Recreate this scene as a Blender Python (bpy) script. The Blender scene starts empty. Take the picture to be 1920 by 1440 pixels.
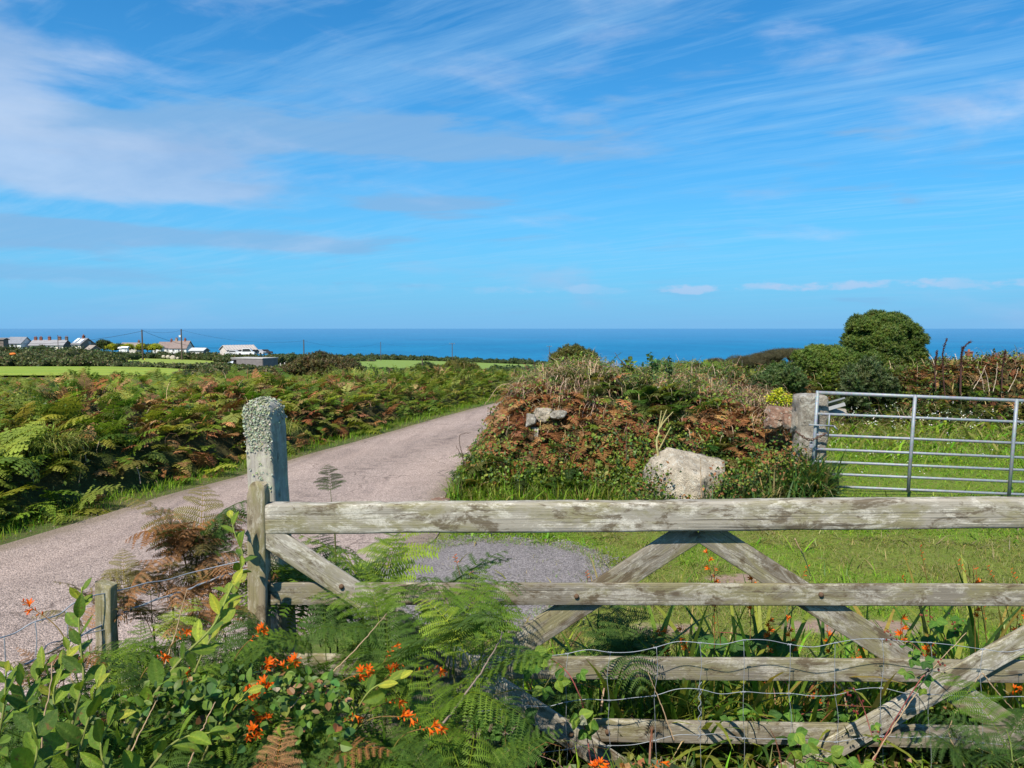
import bpy, math, random
import numpy as np
from mathutils import Vector, Matrix

SC = bpy.context.scene
COL = SC.collection
rng = np.random.default_rng(11)
random.seed(11)
PI = math.pi
R = math.radians

# ------------------------------------------------------------------ camera
F = 1500.0
EYE = 2.1
PITCH = math.atan(105 / F)
CP, SP = math.cos(PITCH), math.sin(PITCH)

def ray(px, py):
    a = (px - 960) / F
    b = (py - 720) / F
    return np.array([a, CP - b * SP, -SP - b * CP])

def at(px, py, y):
    """world point seen at photo pixel (px, py) at depth y"""
    d = ray(px, py)
    return np.array([0, 0, EYE]) + d * (y / d[1])

def on_ground(px, py, z=0.0):
    d = ray(px, py)
    return np.array([0, 0, EYE]) + d * ((z - EYE) / d[2])

cam = bpy.data.cameras.new('camera')
cam.lens = F / 1920 * 36
cam.sensor_width = 36
cam.clip_start = 0.05
cam.clip_end = 200000
cam_o = bpy.data.objects.new('camera', cam)
COL.objects.link(cam_o)
cam_o.location = (0, 0, EYE)
cam_o.rotation_euler = (PI / 2 - PITCH, 0, 0)
SC.camera = cam_o

# ------------------------------------------------------------------ noise
def _hash(ix, iy, iz):
    n = (ix * 374761393 + iy * 668265263 + iz * 1274126177) & 0xFFFFFFFF
    n = ((n ^ (n >> 13)) * 1274126177) & 0xFFFFFFFF
    n = n ^ (n >> 16)
    return (n & 0xFFFF) / 65535.0

def vnoise(p, scale=1.0, seed=0):
    """value noise in 0..1 for an (N,3) or (N,2) array"""
    p = np.asarray(p, float) * scale
    if p.shape[1] == 2:
        p = np.concatenate([p, np.zeros((len(p), 1))], 1)
    p = p + np.array([seed * 17.3 + 1000, seed * 5.7 + 1000, seed * 9.1 + 1000])
    i = np.floor(p).astype(np.int64)
    f = p - i
    f = f * f * (3 - 2 * f)
    out = 0
    for dx in (0, 1):
        for dy in (0, 1):
            for dz in (0, 1):
                w = (f[:, 0] if dx else 1 - f[:, 0]) * (f[:, 1] if dy else 1 - f[:, 1]) * (f[:, 2] if dz else 1 - f[:, 2])
                out = out + w * _hash(i[:, 0] + dx, i[:, 1] + dy, i[:, 2] + dz)
    return out

def fbm(p, scale=1.0, seed=0, octv=3):
    a, s, t = 0, 0.5, 0
    for k in range(octv):
        a = a + s * vnoise(p, scale * 2 ** k, seed + k)
        t += s
        s *= 0.5
    return a / t

def sstep(a, b, x):
    t = np.clip((np.asarray(x, float) - a) / (b - a), 0, 1)
    return t * t * (3 - 2 * t)

# ------------------------------------------------------------------ mesh builder
class MB:
    def __init__(s):
        s.V, s.F, s.C, s.n = [], [], [], 0

    def add(s, V, Fc, col=(1, 1, 1)):
        V = np.asarray(V, float).reshape(-1, 3)
        C = np.asarray(col, float)
        if C.ndim == 1:
            C = np.broadcast_to(C, (len(V), 3))
        s.V.append(V)
        s.C.append(C)
        if isinstance(Fc, np.ndarray):
            s.F.append(Fc + s.n)
        else:
            for k in (3, 4, 5, 6, 8, 10, 12, 14, 16, 20, 24):
                q = [f for f in Fc if len(f) == k]
                if q:
                    s.F.append(np.array(q, int) + s.n)
        s.n += len(V)

    def box(s, c, size, rot=None, col=(1, 1, 1)):
        x, y, z = np.array(size) / 2
        V = np.array([[-x, -y, -z], [x, -y, -z], [x, y, -z], [-x, y, -z], [-x, -y, z], [x, -y, z], [x, y, z], [-x, y, z]])
        if rot is not None:
            V = V @ np.array(rot).T
        s.add(V + np.array(c), np.array([[3, 2, 1, 0], [4, 5, 6, 7], [0, 1, 5, 4], [1, 2, 6, 5], [2, 3, 7, 6], [3, 0, 4, 7]]), col)

    def tube(s, pts, rad, n=6, col=(1, 1, 1), cap=True):
        P = np.asarray(pts, float)
        m = len(P)
        rad = np.broadcast_to(np.asarray(rad, float), (m,))
        T = np.gradient(P, axis=0)
        T /= np.linalg.norm(T, axis=1)[:, None] + 1e-12
        ref = np.array([0.0, 0.0, 1.0]) if abs(T[0][2]) < 0.9 else np.array([1.0, 0, 0])
        V = []
        a = np.arange(n) * 2 * PI / n
        for k in range(m):
            x = np.cross(T[k], ref)
            x /= np.linalg.norm(x) + 1e-12
            y = np.cross(T[k], x)
            V.append(P[k] + rad[k] * (np.cos(a)[:, None] * x + np.sin(a)[:, None] * y))
        V = np.concatenate(V)
        i = np.arange(n)
        Fs = [np.stack([k * n + i, k * n + (i + 1) % n, (k + 1) * n + (i + 1) % n, (k + 1) * n + i], 1) for k in range(m - 1)]
        C = np.asarray(col, float)
        if C.ndim == 2:
            C = np.repeat(C, n, 0)
        s.add(V, np.concatenate(Fs), C)
        if cap:
            s.F.append(np.array([list(range(n))[::-1]]) + s.n - len(V))
            s.F.append(np.array([list(range((m - 1) * n, m * n))]) + s.n - len(V))

    def grid(s, P, col=(1, 1, 1)):
        """P: (a,b,3)"""
        a, b = P.shape[:2]
        i, j = np.meshgrid(np.arange(a - 1), np.arange(b - 1), indexing='ij')
        q = (i * b + j).ravel()
        C = np.asarray(col, float)
        if C.ndim == 3:
            C = C.reshape(-1, 3)
        s.add(P.reshape(-1, 3), np.stack([q, q + b, q + b + 1, q + 1], 1), C)

    def scatter(s, T, M, pos, cols):
        """T = (V, [F...], C); copies placed with matrices M (N,3,3), positions, colours"""
        V, Fs, C = T
        N, n = len(pos), len(V)
        if N == 0:
            return
        X = np.einsum('nij,vj->nvi', M, V) + pos[:, None, :]
        K = cols[:, None, :] * C[None, :, :]
        s.V.append(X.reshape(-1, 3))
        s.C.append(K.reshape(-1, 3))
        off = (np.arange(N) * n)[:, None, None] + s.n
        for f in Fs:
            s.F.append((f[None] + off).reshape(-1, f.shape[1]))
        s.n += N * n

    def mesh(s, name, mat, smooth=False):
        me = bpy.data.meshes.new(name)
        V = np.concatenate(s.V)
        C = np.concatenate(s.C)
        me.vertices.add(len(V))
        me.vertices.foreach_set('co', V.astype(np.float32).ravel())
        loops = np.concatenate([f.ravel() for f in s.F]).astype(np.int32)
        sizes = np.concatenate([np.full(len(f), f.shape[1]) for f in s.F])
        starts = np.concatenate([[0], np.cumsum(sizes)[:-1]]).astype(np.int32)
        me.loops.add(len(loops))
        me.loops.foreach_set('vertex_index', loops)
        me.polygons.add(len(sizes))
        me.polygons.foreach_set('loop_start', starts)
        me.polygons.foreach_set('use_smooth', np.full(len(sizes), smooth))
        at_ = me.color_attributes.new('col', 'FLOAT_COLOR', 'POINT')
        at_.data.foreach_set('color', np.concatenate([np.clip(C, 0, 1), np.ones((len(C), 1))], 1).astype(np.float32).ravel())
        me.update(calc_edges=True)
        if mat:
            me.materials.append(mat)
        return me

    def build(s, name, mat, parent=None, smooth=False, M=None):
        return link(name, s.mesh(name, mat, smooth), parent, M)

def link(name, me, parent=None, M=None):
    o = bpy.data.objects.new(name, me)
    COL.objects.link(o)
    if parent is not None:
        o.parent = parent
    if M is not None:
        o.matrix_local = M
    return o

def tag(o, label, cat, group=None):
    o['label'] = label
    o['category'] = cat
    if group:
        o['group'] = group
    return o

def thing(name, label, cat, loc=(0, 0, 0), rz=0, group=None):
    o = bpy.data.objects.new(name, None)
    COL.objects.link(o)
    o.location = tuple(float(v) for v in loc)
    o.rotation_euler = (0, 0, rz)
    return tag(o, label, cat, group)

def kind(o, k):
    o['kind'] = k
    return o

# ------------------------------------------------------------------ materials
class NT:
    def __init__(s, name):
        s.m = bpy.data.materials.new(name)
        s.m.use_nodes = True
        s.t = s.m.node_tree
        s.t.nodes.clear()
        s.out = s.n('ShaderNodeOutputMaterial')

    def n(s, typ, **kw):
        nd = s.t.nodes.new(typ)
        for k, v in kw.items():
            if k == 'i':
                for a, b in v.items():
                    if isinstance(b, bpy.types.NodeSocket):
                        s.t.links.new(b, nd.inputs[a])
                    else:
                        nd.inputs[a].default_value = b
            else:
                setattr(nd, k, v)
        return nd

    def link(s, a, b):
        s.t.links.new(a, b)

    def noise(s, vec, scale, detail=4, rough=0.55, dist=0.0):
        return s.n('ShaderNodeTexNoise', i={'Vector': vec, 'Scale': scale, 'Detail': detail, 'Roughness': rough, 'Distortion': dist}).outputs['Fac']

    def ramp(s, fac, stops):
        r = s.n('ShaderNodeValToRGB', i={'Fac': fac})
        e = r.color_ramp.elements
        while len(e) < len(stops):
            e.new(0.5)
        for k, (p, c) in enumerate(stops):
            e[k].position = p
            e[k].color = (c, c, c, 1) if isinstance(c, (int, float)) else (*c, 1)
        return r.outputs['Color']

    def mix(s, fac, a, b, mode='MIX'):
        m = s.n('ShaderNodeMix', data_type='RGBA', blend_type=mode)
        for sk, v in ((m.inputs[0], fac), (m.inputs[6], a), (m.inputs[7], b)):
            if isinstance(v, bpy.types.NodeSocket):
                s.link(v, sk)
            elif isinstance(v, (int, float)):
                sk.default_value = v
            else:
                sk.default_value = (*v, 1)
        return m.outputs[2]

    def math(s, op, a, b=0.0, clamp=False):
        m = s.n('ShaderNodeMath', operation=op, use_clamp=clamp)
        for k, v in enumerate((a, b)):
            if isinstance(v, bpy.types.NodeSocket):
                s.link(v, m.inputs[k])
            else:
                m.inputs[k].default_value = v
        return m.outputs[0]

    def mapping(s, vec, scale=(1, 1, 1), loc=(0, 0, 0), rot=(0, 0, 0)):
        return s.n('ShaderNodeMapping', i={'Vector': vec, 'Scale': scale, 'Location': loc, 'Rotation': rot}).outputs[0]

    def coords(s, which='Object'):
        return s.n('ShaderNodeTexCoord').outputs[which]

    def bump(s, h, strength=0.3, dist=0.01):
        return s.n('ShaderNodeBump', i={'Height': h, 'Strength': strength, 'Distance': dist}).outputs[0]

    def pbr(s, col, rough=0.8, spec=0.3, metal=0.0, bump=None):
        b = s.n('ShaderNodeBsdfPrincipled')
        for k, v in (('Base Color', col), ('Roughness', rough), ('Specular IOR Level', spec), ('Metallic', metal)):
            if isinstance(v, bpy.types.NodeSocket):
                s.link(v, b.inputs[k])
            elif k == 'Base Color':
                b.inputs[k].default_value = (*v, 1)
            else:
                b.inputs[k].default_value = v
        if bump is not None:
            s.link(bump, b.inputs['Normal'])
        s.link(b.outputs[0], s.out.inputs[0])
        return b

def leaf_mat(name, rough=0.5, spec=0.3, trans=0.3, sat=1.0):
    t = NT(name)
    c = t.n('ShaderNodeAttribute', attribute_name='col').outputs['Color']
    nz = t.noise(t.coords('Object'), 60, 2)
    c = t.mix(0.5, c, t.ramp(nz, [(0.3, 0.55), (0.7, 1.25)]), 'MULTIPLY')
    b = t.pbr(c, rough, spec)
    tr = t.n('ShaderNodeBsdfTranslucent', i={'Color': t.mix(1.0, c, (1.25, 1.25, 0.6), 'MULTIPLY')})
    mx = t.n('ShaderNodeMixShader', i={0: trans, 1: b.outputs[0], 2: tr.outputs[0]})
    t.link(mx.outputs[0], t.out.inputs[0])
    return t.m

def vcol_mat(name, rough=0.8, spec=0.2, nscale=30, amt=0.5, bump=0.2, bdist=0.01, metal=0.0):
    t = NT(name)
    c = t.n('ShaderNodeAttribute', attribute_name='col').outputs['Color']
    co = t.coords('Object')
    nz = t.noise(co, nscale, 5, 0.6)
    c = t.mix(amt, c, t.ramp(nz, [(0.25, 0.45), (0.75, 1.5)]), 'MULTIPLY')
    t.pbr(c, rough, spec, metal, t.bump(nz, bump, bdist))
    return t.m

def veined_mat(name, rough, spec, trans, nveins, blotch):
    """broad leaf modelled along local +x, one unit long: side veins, bruises and browned spots"""
    t = NT(name)
    c = t.n('ShaderNodeAttribute', attribute_name='col').outputs['Color']
    co = t.coords('Object')
    info = t.n('ShaderNodeObjectInfo').outputs['Random']
    xyz = t.n('ShaderNodeSeparateXYZ', i={0: co}).outputs
    ay = t.math('ABSOLUTE', xyz[1])
    fr = t.math('FRACT', t.math('MULTIPLY', t.math('SUBTRACT', xyz[0], t.math('MULTIPLY', ay, 0.75)), nveins))
    vein = t.ramp(fr, [(0.0, 1.0), (0.10, 0.0), (0.92, 0.0), (1.0, 1.0)])
    off = t.n('ShaderNodeVectorMath', operation='ADD', i={0: co, 1: t.n('ShaderNodeCombineXYZ', i={0: t.math('MULTIPLY', info, 31.0), 1: t.math('MULTIPLY', info, 17.0), 2: 0.0}).outputs[0]}).outputs[0]
    n1 = t.noise(off, 3.2, 5, 0.65, 0.4)
    n2 = t.noise(off, 9, 5, 0.7)
    c = t.mix(t.math('MULTIPLY', vein, 0.35), c, (1.5, 1.35, 1.5), 'MULTIPLY')
    c = t.mix(0.7, c, t.ramp(n2, [(0.3, 0.62), (0.7, 1.3)]), 'MULTIPLY')
    c = t.mix(0.8, c, t.mix(info, (0.72, 0.70, 0.8), (1.25, 1.15, 1.0)), 'MULTIPLY')
    c = t.mix(t.ramp(n1, [(blotch, 0.0), (blotch + 0.05, 0.85)]), c, (0.16, 0.085, 0.03))
    b = t.pbr(c, rough, spec, 0, t.bump(t.math('SUBTRACT', n2, t.math('MULTIPLY', vein, 0.6)), 0.35, 0.03))
    tr = t.n('ShaderNodeBsdfTranslucent', i={'Color': t.mix(1.0, c, (1.25, 1.25, 0.6), 'MULTIPLY')})
    mx = t.n('ShaderNodeMixShader', i={0: trans, 1: b.outputs[0], 2: tr.outputs[0]})
    t.link(mx.outputs[0], t.out.inputs[0])
    return t.m
M_GLOSSY = veined_mat('glossy_leaf', 0.48, 0.25, 0.3, 8.0, 0.60)
M_BRAMBLE = veined_mat('bramble_leaf', 0.5, 0.3, 0.28, 9.0, 0.66)
M_BERRY = vcol_mat('berry_skin', 0.3, 0.5, 90, 0.2)
M_LEAF = leaf_mat('leaf')
M_FERN = leaf_mat('fern_leaf', 0.6, 0.2, 0.42)
M_DRY = leaf_mat('dry_leaf', 0.8, 0.1, 0.15)
M_GRASS = leaf_mat('grass_blade', 0.5, 0.3, 0.45)
M_PETAL = leaf_mat('petal', 0.45, 0.25, 0.35)
M_STEM = vcol_mat('stem', 0.65, 0.25, 80, 0.5)
M_PAINT = vcol_mat('painted_wall', 0.85, 0.2, 1.5, 0.35, 0.1, 0.05)
M_SOIL = vcol_mat('soil', 0.95, 0.1, 9, 0.8, 0.6, 0.05)

def wood_mat(name, green=0.5, white=0.5, dark=0.5, base=(0.40, 0.36, 0.29), lichen=0.0):
    t = NT(name)
    co = t.coords('Object')
    info = t.n('ShaderNodeObjectInfo')
    rv = t.n('ShaderNodeCombineXYZ', i={0: t.math('MULTIPLY', info.outputs['Random'], 37.0), 1: t.math('MULTIPLY', info.outputs['Random'], 11.0), 2: 0.0}).outputs[0]
    p = t.n('ShaderNodeVectorMath', operation='ADD', i={0: co, 1: rv}).outputs[0]
    g1 = t.noise(t.mapping(p, (3, 70, 70)), 1.0, 6, 0.7, 0.4)          # fibres along local x
    g2 = t.noise(t.mapping(p, (1.2, 160, 160)), 1.0, 3, 0.6, 0.2)
    patch = t.noise(t.mapping(p, (3.2, 9, 9)), 1.0, 9, 0.72, 0.5)
    patch2 = t.noise(t.mapping(p, (7, 22, 22), (5, 3, 1)), 1.0, 9, 0.78, 0.5)
    fine = t.noise(p, 140, 4, 0.7)
    c = t.mix(g1, tuple(v * 0.55 for v in base), tuple(v * 1.35 for v in base))
    # olive algae
    c = t.mix(t.math('MULTIPLY', t.ramp(patch, [(0.44, 0.0), (0.58, 1.0)]), green), c, (0.205, 0.185, 0.085))
    # bleached / crusty pale patches
    w = t.math('MULTIPLY', t.ramp(patch2, [(0.5, 0.0), (0.57, 1.0)]), t.ramp(fine, [(0.35, 0.35), (0.6, 1.0)]))
    c = t.mix(t.math('MULTIPLY', w, white), c, (0.58, 0.545, 0.47))
    kn = t.n('ShaderNodeTexVoronoi', i={'Vector': t.mapping(p, (3.0, 7, 7), (2, 4, 1)), 'Scale': 1.0}).outputs['Distance']
    c = t.mix(t.ramp(kn, [(0.05, 0.85), (0.13, 0.0)]), c, (0.085, 0.062, 0.042))
    # dark stains
    st = t.noise(t.mapping(p, (5.5, 14, 14), (9, 2, 7)), 1.0, 9, 0.76, 0.5)
    c = t.mix(t.math('MULTIPLY', t.ramp(st, [(0.53, 0.0), (0.60, 1.0)]), dark), c, (0.105, 0.08, 0.05))
    # cracks
    cr = t.ramp(g2, [(0.31, 1.0), (0.38, 0.0)])
    c = t.mix(t.math('MULTIPLY', cr, 0.75), c, (0.055, 0.045, 0.035))
    if lichen:
        li = t.noise(p, 16, 8, 0.7, 0.3)
        c = t.mix(t.ramp(li, [(0.52, 0.0), (0.56, lichen)]), c, (0.50, 0.52, 0.36))
    h = t.math('ADD', t.math('MULTIPLY', g1, 0.5), t.math('MULTIPLY', g2, 0.8))
    h = t.math('ADD', h, t.math('MULTIPLY', fine, 0.2))
    t.pbr(c, 0.9, 0.12, 0, t.bump(h, 0.55, 0.006))
    return t.m

M_RAIL = wood_mat('weathered_gate_wood', 0.75, 0.8, 0.85, (0.325, 0.295, 0.245))
M_RAIL_DULL = wood_mat('weathered_gate_wood_dull', 0.7, 0.48, 0.95, (0.205, 0.18, 0.145))
M_STILE = wood_mat('mossy_gate_wood', 0.8, 0.45, 0.8, (0.27, 0.225, 0.155))
M_POST = wood_mat('grey_post_wood', 0.35, 0.3, 0.3, (0.36, 0.33, 0.29), 0.35)

def stone_mat(name, c1, c2, c3, scale=6.0):
    t = NT(name)
    co = t.coords('Object')
    a = t.noise(co, scale, 8, 0.65, 0.3)
    b = t.noise(co, scale * 0.45, 6, 0.7, 0.5)
    sp = t.n('ShaderNodeTexVoronoi', i={'Vector': co, 'Scale': scale * 22}).outputs['Distance']
    c = t.mix(t.ramp(a, [(0.35, 0.0), (0.62, 1.0)]), c1, c2)
    c = t.mix(t.ramp(b, [(0.55, 0.0), (0.63, 1.0)]), c, c3)
    c = t.mix(0.45, c, t.ramp(sp, [(0.1, 0.35), (0.5, 1.25)]), 'MULTIPLY')
    cx = t.n('ShaderNodeTexVoronoi', i={'Vector': co, 'Scale': scale * 40}).outputs['Color']
    c = t.mix(0.35, c, t.ramp(t.n('ShaderNodeRGBToBW', i={0: cx}).outputs[0], [(0.2, 0.5), (0.8, 1.4)]), 'MULTIPLY')
    li = t.noise(co, scale * 2.6, 9, 0.75, 0.6)
    c = t.mix(t.ramp(li, [(0.56, 0.0), (0.59, 0.8)]), c, (0.56, 0.54, 0.47))
    dk = t.noise(t.mapping(co, (1, 1, 1), (7, 3, 5)), scale * 1.4, 9, 0.78, 0.8)
    c = t.mix(t.ramp(dk, [(0.56, 0.0), (0.61, 0.8)]), c, (0.09, 0.08, 0.065))
    h = t.math('ADD', t.math('ADD', a, t.math('MULTIPLY', sp, 0.25)), t.math('MULTIPLY', dk, -0.5))
    t.pbr(c, 0.92, 0.15, 0, t.bump(h, 1.0, 0.05))
    return t.m

M_GRANITE = stone_mat('granite', (0.20, 0.17, 0.14), (0.40, 0.36, 0.30), (0.52, 0.50, 0.45))
M_BOULDER = stone_mat('pale_boulder', (0.32, 0.27, 0.205), (0.54, 0.47, 0.37), (0.24, 0.21, 0.18), 5)
M_REDSTONE = stone_mat('reddish_stone', (0.24, 0.13, 0.09), (0.38, 0.24, 0.17), (0.42, 0.36, 0.28), 7)

def galv_mat():
    t = NT('galvanised_steel')
    co = t.coords('Object')
    a = t.noise(co, 9, 6, 0.7)
    v = t.n('ShaderNodeTexVoronoi', i={'Vector': co, 'Scale': 55.0}).outputs['Color']
    c = t.mix(a, (0.20, 0.225, 0.255), (0.36, 0.39, 0.425))
    c = t.mix(0.25, c, v, 'MULTIPLY')
    t.pbr(c, 0.55, 0.4, 0.25, t.bump(a, 0.1, 0.002))
    return t.m
M_GALV = galv_mat()
def simple(name, col, rough=0.8, spec=0.3, metal=0.0, nscale=20, amt=0.3, bump=0.15):
    t = NT(name)
    co = t.coords('Object')
    nz = t.noise(co, nscale, 5, 0.6)
    c = t.mix(nz, tuple(v * (1 - amt) for v in col), tuple(min(1, v * (1 + amt)) for v in col))
    t.pbr(c, rough, spec, metal, t.bump(nz, bump, 0.01))
    return t.m
M_RUST = simple('rusty_steel', (0.16, 0.10, 0.075), 0.75, 0.3, 0.5, 60, 0.6)
M_BOLT = simple('rusty_bolt', (0.13, 0.08, 0.05), 0.8, 0.2, 0.3, 90, 0.6)
M_WIRE = simple('galvanised_wire', (0.30, 0.325, 0.36), 0.55, 0.4, 0.3, 40, 0.35)
M_GLASS = simple('window_glass', (0.03, 0.035, 0.045), 0.12, 0.5, 0, 3, 0.2, 0.0)
M_POLE = simple('pole_timber', (0.10, 0.075, 0.06), 0.9, 0.1, 0, 6, 0.4)
M_CABLE = simple('cable', (0.03, 0.03, 0.035), 0.7, 0.2)
# ------------------------------------------------------------------ sky and sun
SUN_DIR = np.array([-0.36, -0.76, 0.0])
SUN_EL = R(50)
SUN_DIR = SUN_DIR / np.linalg.norm(SUN_DIR) * math.cos(SUN_EL) + np.array([0, 0, math.sin(SUN_EL)])
sun = bpy.data.lights.new('sun', 'SUN')
sun.energy = 4.6
sun.angle = R(0.5)
sun.color = (1.0, 0.92, 0.78)
sun_o = bpy.data.objects.new('sun', sun)
COL.objects.link(sun_o)
sun_o.rotation_euler = Vector(SUN_DIR).to_track_quat('Z', 'Y').to_euler()

def make_world():
    w = bpy.data.worlds.new('World')
    SC.world = w
    w.use_nodes = True
    nt = w.node_tree
    nt.nodes.clear()
    t = NT.__new__(NT)
    t.t = nt
    out = t.n('ShaderNodeOutputWorld')
    sky = t.n('ShaderNodeTexSky', sky_type='NISHITA', sun_disc=False, sun_elevation=SUN_EL,
              sun_rotation=math.atan2(SUN_DIR[0], SUN_DIR[1]), altitude=100, air_density=1.0, dust_density=0.25, ozone_density=3.0)
    hsv = t.n('ShaderNodeHueSaturation', i={'Hue': 0.497, 'Saturation': 1.22, 'Value': 1.0, 'Color': sky.outputs[0]})
    base = t.mix(1.0, hsv.outputs[0], SKY_TINT, 'MULTIPLY')
    D = t.n('ShaderNodeTexCoord').outputs['Generated']
    xyz = t.n('ShaderNodeSeparateXYZ', i={0: D})
    X, Y, Z = xyz.outputs
    zc = t.math('MAXIMUM', Z, 0.0)
    # cirrus: a flat layer far above, combed along one wind direction
    k = t.math('DIVIDE', 1.0, t.math('ADD', zc, 0.06))
    u, v = t.math('MULTIPLY', X, k), t.math('MULTIPLY', Y, k)
    P = t.n('ShaderNodeCombineXYZ', i={0: u, 1: v, 2: 0.0}).outputs[0]
    Pr = t.mapping(P, (1, 1, 1), (0, 0, 0), (0, 0, R(37.4)))
    warp = t.n('ShaderNodeTexNoise', i={'Vector': Pr, 'Scale': 0.45, 'Detail': 3.0}).outputs['Color']
    Pw = t.n('ShaderNodeVectorMath', operation='ADD', i={0: Pr, 1: t.n('ShaderNodeVectorMath', operation='SCALE', i={0: warp, 'Scale': 0.55}).outputs[0]}).outputs[0]
    c1 = t.noise(t.mapping(Pw, (0.5, 3.1, 1)), 1.0, 10, 0.68)
    c2 = t.noise(t.mapping(Pr, (0.25, 0.55, 1), (3.1, 1.7, 0)), 1.0, 4, 0.55)
    c3 = t.noise(t.mapping(Pw, (1.2, 11.0, 1), (1.3, 0.4, 0)), 1.0, 8, 0.68)
    streak = t.math('ADD', t.math('MULTIPLY', c1, 0.62), t.math('MULTIPLY', c3, 0.38))
    ci = t.math('MULTIPLY', t.ramp(streak, [(0.45, 0.0), (0.70, 0.9)]), t.ramp(c2, [(0.34, 0.25), (0.62, 1.0)]))
    ci = t.math('MULTIPLY', ci, t.ramp(zc, [(0.02, 0.35), (0.2, 1.0)]))
    ci = t.math('MULTIPLY', ci, 0.72)
    hz0 = t.math('EXPONENT', t.math('MULTIPLY', zc, -5.0))
    base = t.mix(t.math('MULTIPLY', hz0, 0.85), base, (2.3, 4.8, 7.7))
    sky1 = t.mix(ci, base, CIRRUS)
    # broken stratocumulus to the left, and low bars of cloud
    az = t.math('ARCTAN2', X, Y)
    A = t.n('ShaderNodeCombineXYZ', i={0: az, 1: t.math('MULTIPLY', Z, 2.3), 2: 0.0}).outputs[0]
    wz = t.n('ShaderNodeTexNoise', i={'Vector': A, 'Scale': 3.2, 'Detail': 6.0, 'Roughness': 0.55}).outputs['Fac']

    def blob(a0, z0, sa, sz):
        da = t.math('DIVIDE', t.math('SUBTRACT', az, a0), sa)
        dz = t.math('DIVIDE', t.math('SUBTRACT', Z, z0), sz)
        q = t.math('ADD', t.math('MULTIPLY', da, da), t.math('MULTIPLY', dz, dz))
        return t.math('EXPONENT', t.math('MULTIPLY', q, -1.0))

    def cloudmask(blobs, scale, lo, hi, seed, stretch=2.6):
        n = t.noise(t.mapping(A, (1.0, stretch, 1), (seed, seed * 0.7, 0)), scale, 7, 0.56, 0.3)
        b = blobs[0]
        for x in blobs[1:]:
            b = t.math('MAXIMUM', b, x)
        s = t.math('ADD', t.math('MULTIPLY', b, 0.62), t.math('MULTIPLY', t.math('SUBTRACT', n, 0.5), 1.35))
        return t.n('ShaderNodeMapRange', interpolation_type='SMOOTHSTEP', i={0: s, 1: lo, 2: hi, 3: 0.0, 4: 1.0}).outputs[0]
    big = cloudmask([blob(-0.50, 0.18, 0.19, 0.036), blob(-0.60, 0.245, 0.14, 0.06), blob(-0.43, 0.155, 0.14, 0.022)], 4.6, 0.02, 0.46, 2.0, 1.6)
    grey = cloudmask([blob(-0.42, 0.215, 0.22, 0.022), blob(-0.18, 0.225, 0.28, 0.026), blob(-0.12, 0.152, 0.09, 0.014), blob(-0.45, 0.10, 0.28, 0.016), blob(-0.33, 0.235, 0.1, 0.02)], 6.0, 0.10, 0.42, 5.3, 2.8)
    low = cloudmask([blob(-0.62, 0.058, 0.16, 0.012), blob(-0.66, 0.08, 0.08, 0.008)], 6.0, 0.05, 0.5, 7.7, 3.5)
    grey = t.math('MULTIPLY', grey, 0.68)
    big = t.math('MULTIPLY', big, 0.80)
    lit = t.ramp(wz, [(0.36, 0.15), (0.62, 1.0)])
    sky2 = t.mix(grey, sky1, GREYC)
    sky3 = t.mix(big, sky2, t.mix(lit, GREYC2, WHITEC))
    sky4 = t.mix(t.math('MULTIPLY', low, 0.5), sky3, GREYC)
    # little cumulus heads low over the horizon
    n = t.noise(t.mapping(A, (1.0, 1.1, 1), (4.4, 2, 0)), 17.0, 6, 0.6)
    gate = t.noise(t.mapping(A, (1, 0.0, 1), (0.3, 0, 0)), 5.5, 2, 0.5)
    zz = t.math('DIVIDE', t.math('SUBTRACT', Z, 0.048), 0.010)
    cu = t.math('ADD', n, t.math('MULTIPLY', t.math('MULTIPLY', zz, zz), -0.35))
    cu = t.n('ShaderNodeMapRange', interpolation_type='SMOOTHSTEP', i={0: cu, 1: 0.40, 2: 0.56, 3: 0.0, 4: 0.85}).outputs[0]
    cu = t.math('MULTIPLY', cu, t.n('ShaderNodeMapRange', i={0: az, 1: -0.08, 2: 0.2, 3: 0.15, 4: 1.0}).outputs[0])
    cu = t.math('MULTIPLY', cu, t.ramp(gate, [(0.34, 0.15), (0.5, 1.0)]))
    sky5 = t.mix(cu, sky4, WHITEC)
    # thicker air along the horizon
    hz = t.math('EXPONENT', t.math('MULTIPLY', zc, -15.0))
    sky6 = t.mix(t.math('MULTIPLY', hz, 0.85), sky5, HORIZ)
    bg = t.n('ShaderNodeBackground', i={'Color': sky6, 'Strength': SKY_STRENGTH})
    nt.links.new(bg.outputs[0], out.inputs[0])

SKY_STRENGTH = 0.078
SKY_TINT = (0.03, 0.92, 1.27)
CIRRUS = (3.9, 6.3, 8.4)
GREYC = (2.2, 3.9, 6.2)
GREYC2 = (2.5, 4.0, 6.4)
WHITEC = (4.9, 6.0, 7.8)
HORIZ = (1.6, 4.0, 6.9)
make_world()
SC.view_settings.view_transform = 'Standard'
SC.view_settings.look = 'None'
SC.view_settings.exposure = 0.62
SC.view_settings.gamma = 1.0
SC.view_settings.use_curve_mapping = False
SC.cycles.max_bounces = 6
SC.cycles.diffuse_bounces = 3
SC.cycles.glossy_bounces = 2
SC.cycles.transmission_bounces = 3
SC.cycles.transparent_max_bounces = 4

# ------------------------------------------------------------------ terrain
_UK = np.array([200, 800, 1400.0])
_DK = np.array([24, 50, 80, 100, 150, 250, 330, 450, 520.0])
_TK = np.array([[.0875, .066, .0547, .0505, .0425, .0362, .0350, .0335, .0335],
                [.0875, .070, .0610, .0580, .0548, .0480, .0430, .0390, .0390],
                [.0875, .075, .0650, .0620, .0600, .0580, .0570, .0560, .0560]])

def front_raise(x, y):
    return 0.38 * (1 - sstep(2.7, 3.5, y)) * sstep(-4.2, -2.3, x)

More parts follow.
